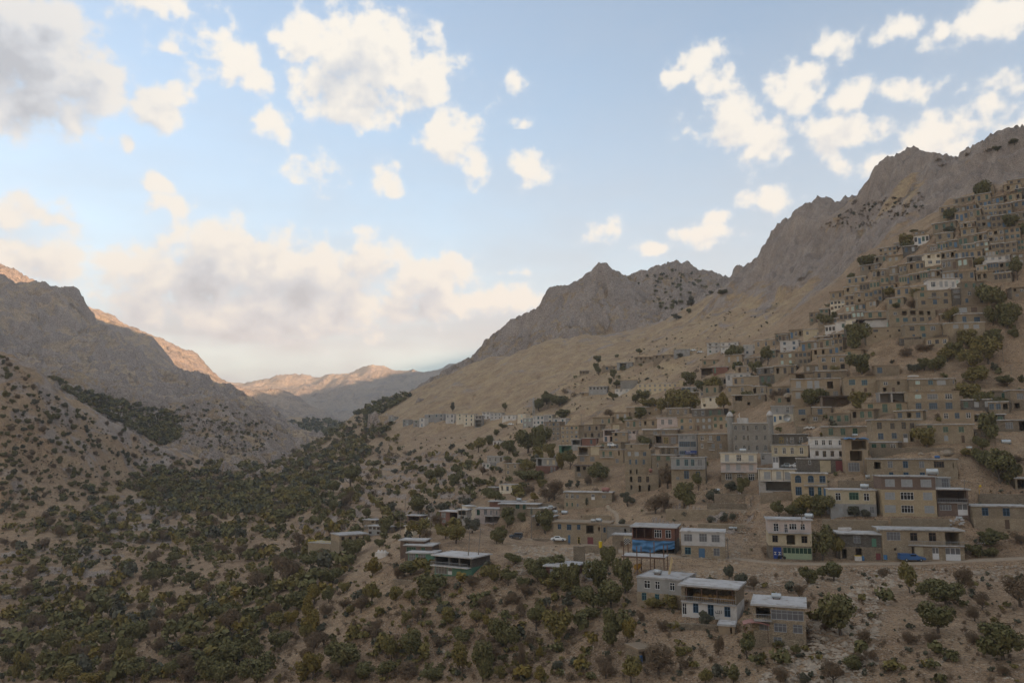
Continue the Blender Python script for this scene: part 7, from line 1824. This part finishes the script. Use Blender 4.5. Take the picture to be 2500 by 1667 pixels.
# utility poles with cross arms
for i, (v, x, y, h, tilt) in enumerate(POLES):
    p = SURF[(v, x, y)]; H = h * VIEWS[v][2] * p.y / FPX
    px, py = vp(v, x, y)
    l = min(LAND, key=lambda q: math.hypot(q[1] - px, q[2] - py)); dx, dy = px - l[1], py - l[2]
    d = ('left of' if dx < 0 else 'right of') if abs(dx) > abs(dy) else ('above' if dy < 0 else 'below')
    lab = f'{"leaning " if abs(tilt) > 2 else ""}{"tall" if H > 7 else "slim"} utility pole {d} {l[0]}'
    if lab in USED: lab += ', its second'
    if lab in USED: lab += ' neighbour'
    M = frame_at(p, 14)[0] @ Matrix.Rotation(math.radians(tilt), 4, 'Y')
    r = thing('utility_pole', lab, 'pole', M, 'utility poles')
    MB().tube([(0, 0, -1), (0, 0, H * .5), (0, 0, H)], [.13, .11, .08], 7).build('pole', 'pole_wood', r)
    a = MB().box(-.75, .75, -.05, .05, H * .93, H * .93 + .1)
    ao = a.build('crossarm', 'pole_wood', r)
    for q in (-.65, -.2, .2, .65): MB().tube([(q, 0, H * .93 + .1), (q, 0, H * .93 + .26)], .035, 5).build('insulator', 'paint_white', ao)
    if i % 3 == 0:
        MB().tube([(0, 0, H * .86), (.5, -.5, H * .89), (.8, -.8, H * .87)], .03, 5).build('lamp_arm', 'paint_grey', r)

# ladders on the terraces
for i, (v, x, y, h, tl_) in enumerate(LADD):
    p = SURF[(v, x, y)]; H = h * VIEWS[v][2] * p.y / FPX * 1.15
    M = frame_at(p, 14)[0] @ Matrix.Rotation(math.radians(tl_), 4, 'Y') @ Matrix.Rotation(math.radians(-16), 4, 'X')
    r = thing('ladder', ['pale wooden ladder on the lowest terrace wall', 'short pale ladder on the middle terrace wall', 'pale ladder on the uppermost terrace wall'][i], 'ladder', M, 'ladders on the terraces')
    for sx in (-.28, .28): MB().tube([(sx, 0, -.2), (sx, 0, H)], .05, 5).build('rail', 'pale_plaster', r)
    n = max(4, int(H / .4))
    for j in range(n): MB().tube([(-.28, 0, .2 + j * (H - .3) / n), (.28, 0, .2 + j * (H - .3) / n)], .035, 5).build('rung', 'pale_plaster', r)


# blue tarpaulins
def drape(name, label, M, W, H, nx, nz, fn, mat='tarp_blue'):
    V = []; F = []
    for i in range(nx + 1):
        for k in range(nz + 1): V.append(fn(i / nx, k / nz, W, H))
    for i in range(nx):
        for k in range(nz): a = i * (nz + 1) + k; F.append((a, a + nz + 1, a + nz + 2, a + 1))
    me = bpy.data.meshes.new(name); me.from_pydata(V, [], F); me.materials.append(MATS[mat]); me.update()
    me.polygons.foreach_set('use_smooth', [True] * len(F))
    o = link(name, me); o.matrix_world = M; tag(o, label, 'tarpaulin'); s = o.modifiers.new('thick', 'SOLIDIFY'); s.thickness = .02
    return o


def f1(u, v, W, H):
    sag = .28 * math.sin(math.pi * u) + .12 * abs(math.sin(4 * math.pi * u)); z = H * (.98 - v * (.62 + .30 * math.sin(math.pi * min(1, u * .9 + .25)) + .06 * math.sin(17 * u))) - sag * (1 - v) * .5
    return ((u - .5) * W, -.35 - .25 * math.sin(3 * math.pi * v) * math.sin(9 * u + 2 * v) - .2 * v - .10 * math.sin(23 * u + 3 * v), z)


drape('tarpaulin', 'sagging blue tarpaulin hung across the open ground floor of the brick house', h_tarp['M'].copy(), h_tarp['W'] * .99, h_tarp['H'] * .52, 48, 16, f1)


def f2(u, v, W, H): return ((u - .5) * W, -1.3 + v * 3.2, H + .35 + .12 * math.sin(13 * u + 5 * v) + .12 * math.sin(9 * v + 3 * u) - .35 * (1 - v) * (1 + .5 * math.sin(21 * u)))


drape('tarpaulin', 'rumpled blue tarpaulin laid over the open fronted annexe roof', h_tr['M'].copy(), h_tr['W'] * 1.12, h_tr['H'], 24, 12, f2)

# steel post platform under the road
C = Vector(world_pt(*vp('D', 595, 522), 166.0)); M = frame_at(C, 20)[0]
r = thing('platform', 'pale concrete platform on rusty steel posts below the blue tarpaulin', 'platform', M)
MB().box(-4.6, 4.3, -2.6, 2.6, -.12, .12).build('slab', 'roof_pale', r)
MB().box(-4.65, 4.35, -2.65, -2.601, -.22, .10).build('edge_beam', 'rust_steel', r)
for i in range(4):
    for j in range(2):
        x = -4.2 + i * 2.75; y = -2.35 + j * 4.6
        MB().box(x - .09, x + .09, y - .09, y + .09, -6.0, 2.6 - .5 * ((i + j) % 3)).build('post', 'rust_steel', r)

# the rest, one by one
def at(view, x, y, yaw=14, fwd=0.0):
    p = SURF[(view, x, y)]; rd = ray_dir(*vp(view, x, y)); return frame_at(p + rd * fwd, yaw)[0], p


M, p = at('D', 222, 458)
r = thing('waste_bin', 'yellow drum shaped bin at the road edge by the pole', 'bin', M)
MB().tube([(0, 0, 0), (0, 0, 1.3)], [.38, .42], 12).build('drum', 'yellow_plastic', r); MB().tube([(0, 0, 1.3), (0, 0, 1.42)], .45, 12).build('rim', 'yellow_plastic', r)
M, p = at('D', 525, 665)
r = thing('cement_mixer', 'orange cement mixer under the steel post platform', 'mixer', M)
MB().tube([(-.7, 0, 1.0), (-.3, 0, 1.15), (.4, 0, 1.5), (.7, 0, 1.8)], [.35, .62, .5, .28], 12).build('drum', 'ochre', r)
MB().tube([(-.7, -.3, 0), (0, -.3, 1.1)], .06, 6).tube([(.7, -.3, 0), (0, -.3, 1.1)], .06, 6).tube([(-.7, .3, 0), (0, .3, 1.1)], .06, 6).tube([(.7, .3, 0), (0, .3, 1.1)], .06, 6).build('frame', 'ochre', r)
M, p = at('D', 780, 675)
o = MB().box(-.1, .1, -.05, .05, 0, 3.2).box(.13, .3, .02, .1, 0, 2.9).build('plank', 'new_wood'); o.matrix_world = M @ Matrix.Rotation(math.radians(12), 4, 'Y'); tag(o, 'fresh yellow planks leaning under the platform', 'planks')
M, p = at('A', 1985, 690)
r = thing('hoist', 'yellow builder hoist behind the yellow brick house wing', 'hoist', M)
MB().box(-.06, .06, -.06, .06, 0, 1.8).build('mast', 'ochre', r); MB().box(-.05, .6, -.05, .05, 1.6, 1.8).build('arm', 'ochre', r); MB().box(.1, .5, -.15, .15, 1.8, 2.2).build('motor', 'yellow_plastic', r)
M, p = at('B', 1300, 352, 20, -.4)
Wb_ = 92 * .2979 * p.y / FPX
r = thing('banner', 'blue banner with a row of white marks on the grey house', 'banner', M)
MB().box(-Wb_ / 2, Wb_ / 2, -.03, .03, -.4, .8).build('cloth', 'paint_deepblue', r)
for j in range(8):
    x = -Wb_ / 2 + Wb_ * (j + .5) / 8; MB().prism([(x - .14, -.2), (x + .14, -.2), (x, .15)], -.06, -.035).build('mark', 'white_plaster', r)
MB().box(-Wb_ * .42, -Wb_ * .05, -.06, -.035, .35, .6).build('mark', 'white_plaster', r)


def dish(M, rad, label, mat='tank_metal'):
    r = thing('satellite_dish', label, 'dish', M); m = MB()
    m.tube([(0, .0, 1.2), (0, -.05, 1.2), (0, -.18, 1.2), (0, -.38, 1.2)], [.02 * rad, .45 * rad, .8 * rad, rad], 16, cap=False); m.build('bowl', mat, r, True)
    MB().tube([(0, .05, 0), (0, .05, 1.2)], .06, 6).build('mast', 'rust_steel', r); MB().tube([(0, -.2, 1.2 - rad * .6), (0, -.9, 1.25)], .03, 5).build('feed_arm', 'rust_steel', r)


M, p = at('F', 2085, 1100); dish(M, 1.3, 'large mesh satellite dish before the grey plastered house')
M, p = at('J', 682, 470)
r = thing('shrine', 'little white domed shrine among the orchard trees', 'shrine', M)
s_ = 80 * .3401 * p.y / FPX / 4
MB().box(-2 * s_, 2 * s_, -1.4 * s_, 1.4 * s_, -1.5, 1.7 * s_).build('base', 'white_plaster', r)
for dx in (-1, 0, 1): MB().tube([(dx * 1.2 * s_, 0, 1.7 * s_), (dx * 1.2 * s_, 0, 2.0 * s_), (dx * 1.2 * s_, 0, 2.35 * s_), (dx * 1.2 * s_, 0, 2.55 * s_)], [.6 * s_, .55 * s_, .33 * s_, .04], 12).build('dome', 'white_plaster', r)
MB().tube([(0, 0, 2.5 * s_), (0, 0, 3.2 * s_)], .05, 5).build('finial', 'rust_steel', r)
M, p = at('G', 2022, 380)
H = 145 * .2979 * p.y / FPX
r = thing('lattice_mast', 'thin lattice telecom mast above the far valley houses', 'mast', M)
for a in (0, 2.09, 4.19): MB().tube([(1.0 * math.cos(a), 1.0 * math.sin(a), 0), (.3 * math.cos(a), .3 * math.sin(a), H)], .11, 5).build('leg', 'paint_grey', r)
for j in range(10):
    t0 = j / 10; t1 = (j + 1) / 10
    for a, b in ((0, 2.09), (2.09, 4.19), (4.19, 0)):
        q0 = 1 - .7 * t0; q1 = 1 - .7 * t1
        MB().tube([(q0 * math.cos(a), q0 * math.sin(a), H * t0), (q1 * math.cos(b), q1 * math.sin(b), H * t1)], .06, 4).build('brace', 'paint_grey', r)
M, p = at('A', 365, 1222)
r = thing('motorbike', 'dark motorbike standing between the blue door and the green garage', 'motorbike', M)
for x in (-.6, .6): MB().tube([(x, -.05, .32), (x, .05, .32)], .32, 14).build('wheel', 'rubber', r)
MB().prism([(-.75, .62), (-.2, .45), (.2, .42), (.45, .8), (.2, .9), (-.1, .78), (-.75, .82)], -.13, .13).build('body', 'car_dark', r); MB().tube([(.6, 0, .32), (.4, 0, .95), (.35, 0, 1.02)], .04, 6).build('fork', 'paint_grey', r); MB().tube([(.36, -.33, 1.05), (.36, .33, 1.05)], .025, 5).build('handlebar', 'paint_dark', r)


def barrel_drum(view, x, y, mat, label, rad=.32, h=.95):
    M, p = at(view, x, y); r = thing('drum', label, 'barrel', M)
    MB().tube([(0, 0, 0), (0, 0, .3 * h), (0, 0, .33 * h), (0, 0, .36 * h), (0, 0, h)], [rad, rad, rad * 1.06, rad, rad], 12).build('shell', mat, r); MB().tube([(0, 0, h), (0, 0, h + .03)], rad * .9, 12).build('lid', mat, r)


barrel_drum('A', 1030, 1235, 'tarp_blue', 'pale blue drum by the white cooler on the road')
barrel_drum('A', 1215, 1225, 'tarp_blue', 'blue drum in the corner left of the pickup house', .4)
M, p = at('A', 990, 1235)
r = thing('cooler', 'white chest cooler standing by the road under the dark house', 'cooler', M); MB().box(-.7, .7, -.4, .4, 0, 1.0).build('body', 'white_plaster', r); MB().box(-.72, .72, -.42, .42, 1.003, 1.12).build('lid', 'paint_yellow', r)
M, p = at('B', 775, 1110, 18, -.4)
r = thing('block_screen', 'black and white pierced block screen beside the tarpaulin', 'screen', M)
for i in range(5):
    for j in range(6): MB().box(-.7 + i * .28, -.46 + i * .28, -.1, .1, .1 + j * .27, .34 + j * .27).build('block', 'white_plaster' if (i + j) % 2 else 'paint_dark', r)
M, p = at('D', 1500, 1190)
r = thing('canopy_shelter', 'small shelter with curved reddish roof beside the corner house', 'shelter', M)
W2 = 1.9
MB().prism([(-W2, 2.0), (-W2 * .5, 2.28), (0, 2.36), (W2 * .5, 2.28), (W2, 2.0), (W2, 1.92), (W2 * .5, 2.2), (0, 2.28), (-W2 * .5, 2.2), (-W2, 1.92)], -1.2, 1.2).build('roof', 'tank_red', r)
for x in (-1.6, 1.6):
    for y in (-1, 1): MB().box(x - .05, x + .05, y - .05, y + .05, -.5, 1.98).build('post', 'rust_steel', r)
barrel_drum('D', 550, 1395, 'car_blue', 'blue drum at the door of the lowest stone hut')
M, p = at('C', 1290, 1254)
r = thing('cloth_sheet', 'white sheet spread on the mud bank above the gridded window house', 'sheet', M); MB().prism([(-1.9, 0), (-1.7, .5), (-.6, .66), (.9, .6), (1.8, .5), (1.9, 0)], -.5, .5).build('cloth', 'white_plaster', r)
M, p = at('A', 880, 988)
r = thing('bathtub', 'upturned pinkish white tub on the dark house roof', 'tub', M); MB().prism([(-1.4, .1), (-1.35, .6), (1.3, .7), (1.5, .55), (1.2, .1)], -.5, .5).build('shell', 'white_plaster', r); MB().box(-1.45, 1.5, -.55, .55, .0, .1).build('rim', 'pink_plaster', r)
# heap of white stones behind the pickup house
for j in range(16):
    rr = random.Random(j * 7); M, p = at('A', 1800, 955); o = link('white_stone', rock_mesh(100 + j)); o.matrix_world = M @ Matrix.Translation((rr.uniform(-1.6, 1.6), rr.uniform(-.6, .8), rr.uniform(.1, 1.8))) @ Matrix.Scale(rr.uniform(.25, .5), 4)
    tag(o, f'pale block in the stone heap behind the pickup house, {ordinal(j)} as stacked', 'stone', 'heap of pale cut stones'); o.data.materials[0] = MATS['pale_plaster']
# white sacks
for gi, (v, xs, y, n, wh) in enumerate((('F', (2232, 2308), 1166, 8, 'on the rubble wall above the cream house'), ('C', (30, 155), 1012, 9, 'along a flat roof at the left rim'))):
    for j in range(n):
        px, py = vp(v, xs[0] + (xs[1] - xs[0]) * j / (n - 1), y - (j % 3) * 4); p = surf(px, py) or px_ground(px, py)
        k = MB().tube([(-.5, 0, .25), (-.38, 0, .27), (0, 0, .3), (.38, 0, .27), (.52, 0, .25)], [.05, .26, .32, .26, .06], 8)
        o = k.build('sack', 'white_plaster', None, True); o.matrix_world = frame_at(p, 14 + j * 17)[0]; tag(o, f'bulging white sack, {ordinal(j)} from the left {wh}', 'sack', 'white sacks')
# cables between poles
CB = [(0, 1), (1, 2), (2, 3), (5, 6), (7, 13), (8, 12), (9, 12), (10, 11), (14, 28)]
for (i, j) in CB:
    a, b = [SURF[POLES[q][:3]] + Vector((0, 0, POLES[q][3] * VIEWS[POLES[q][0]][2] * SURF[POLES[q][:3]].y / FPX * .95)) for q in (i, j)]
    P = []
    for k in range(13):
        t = k / 12; q = a.lerp(b, t); q.z -= (a - b).length * .03 * 4 * t * (1 - t); P.append(q)
    o = MB().tube(P, .03, 4).build('cable', 'paint_dark')
    px, py = proj((a + b) / 2); l = min(LAND, key=lambda q: math.hypot(q[1] - px, q[2] - py))
    lab = f'thin dark cable slung between poles near {l[0]}'
    for w_ in ('second', 'third', 'fourth'):
        if lab in USED: lab = f'{w_} dark cable between poles near {l[0]}'
    tag(o, lab, 'cable', 'overhead cables')
# ------------------------------------------------------------------ the valley's air
def build_haze():
    m = bpy.data.materials.new('haze_air'); m.use_nodes = True
    nt = m.node_tree; nt.nodes.clear()
    out = nt.nodes.new('ShaderNodeOutputMaterial'); v = nt.nodes.new('ShaderNodeVolumePrincipled')
    v.inputs['Color'].default_value = (0.93, 0.92, 0.92, 1); v.inputs['Density'].default_value = 0.00015
    v.inputs['Anisotropy'].default_value = 0.0
    nt.links.new(v.outputs[0], out.inputs['Volume'])
    lo, hi = (-2500, -1800, -260), (2500, 5600, 690)
    V = [(x, y, z) for z in (lo[2], hi[2]) for y in (lo[1], hi[1]) for x in (lo[0], hi[0])]
    F = [(0, 2, 3, 1), (4, 5, 7, 6), (0, 1, 5, 4), (2, 6, 7, 3), (0, 4, 6, 2), (1, 3, 7, 5)]
    me = bpy.data.meshes.new('haze'); me.from_pydata(V, [], F); me.materials.append(m)
    o = bpy.data.objects.new('haze', me); COL.objects.link(o); o['kind'] = 'stuff'
    o['label'] = 'thin pale haze filling the mountain valley'


build_haze()
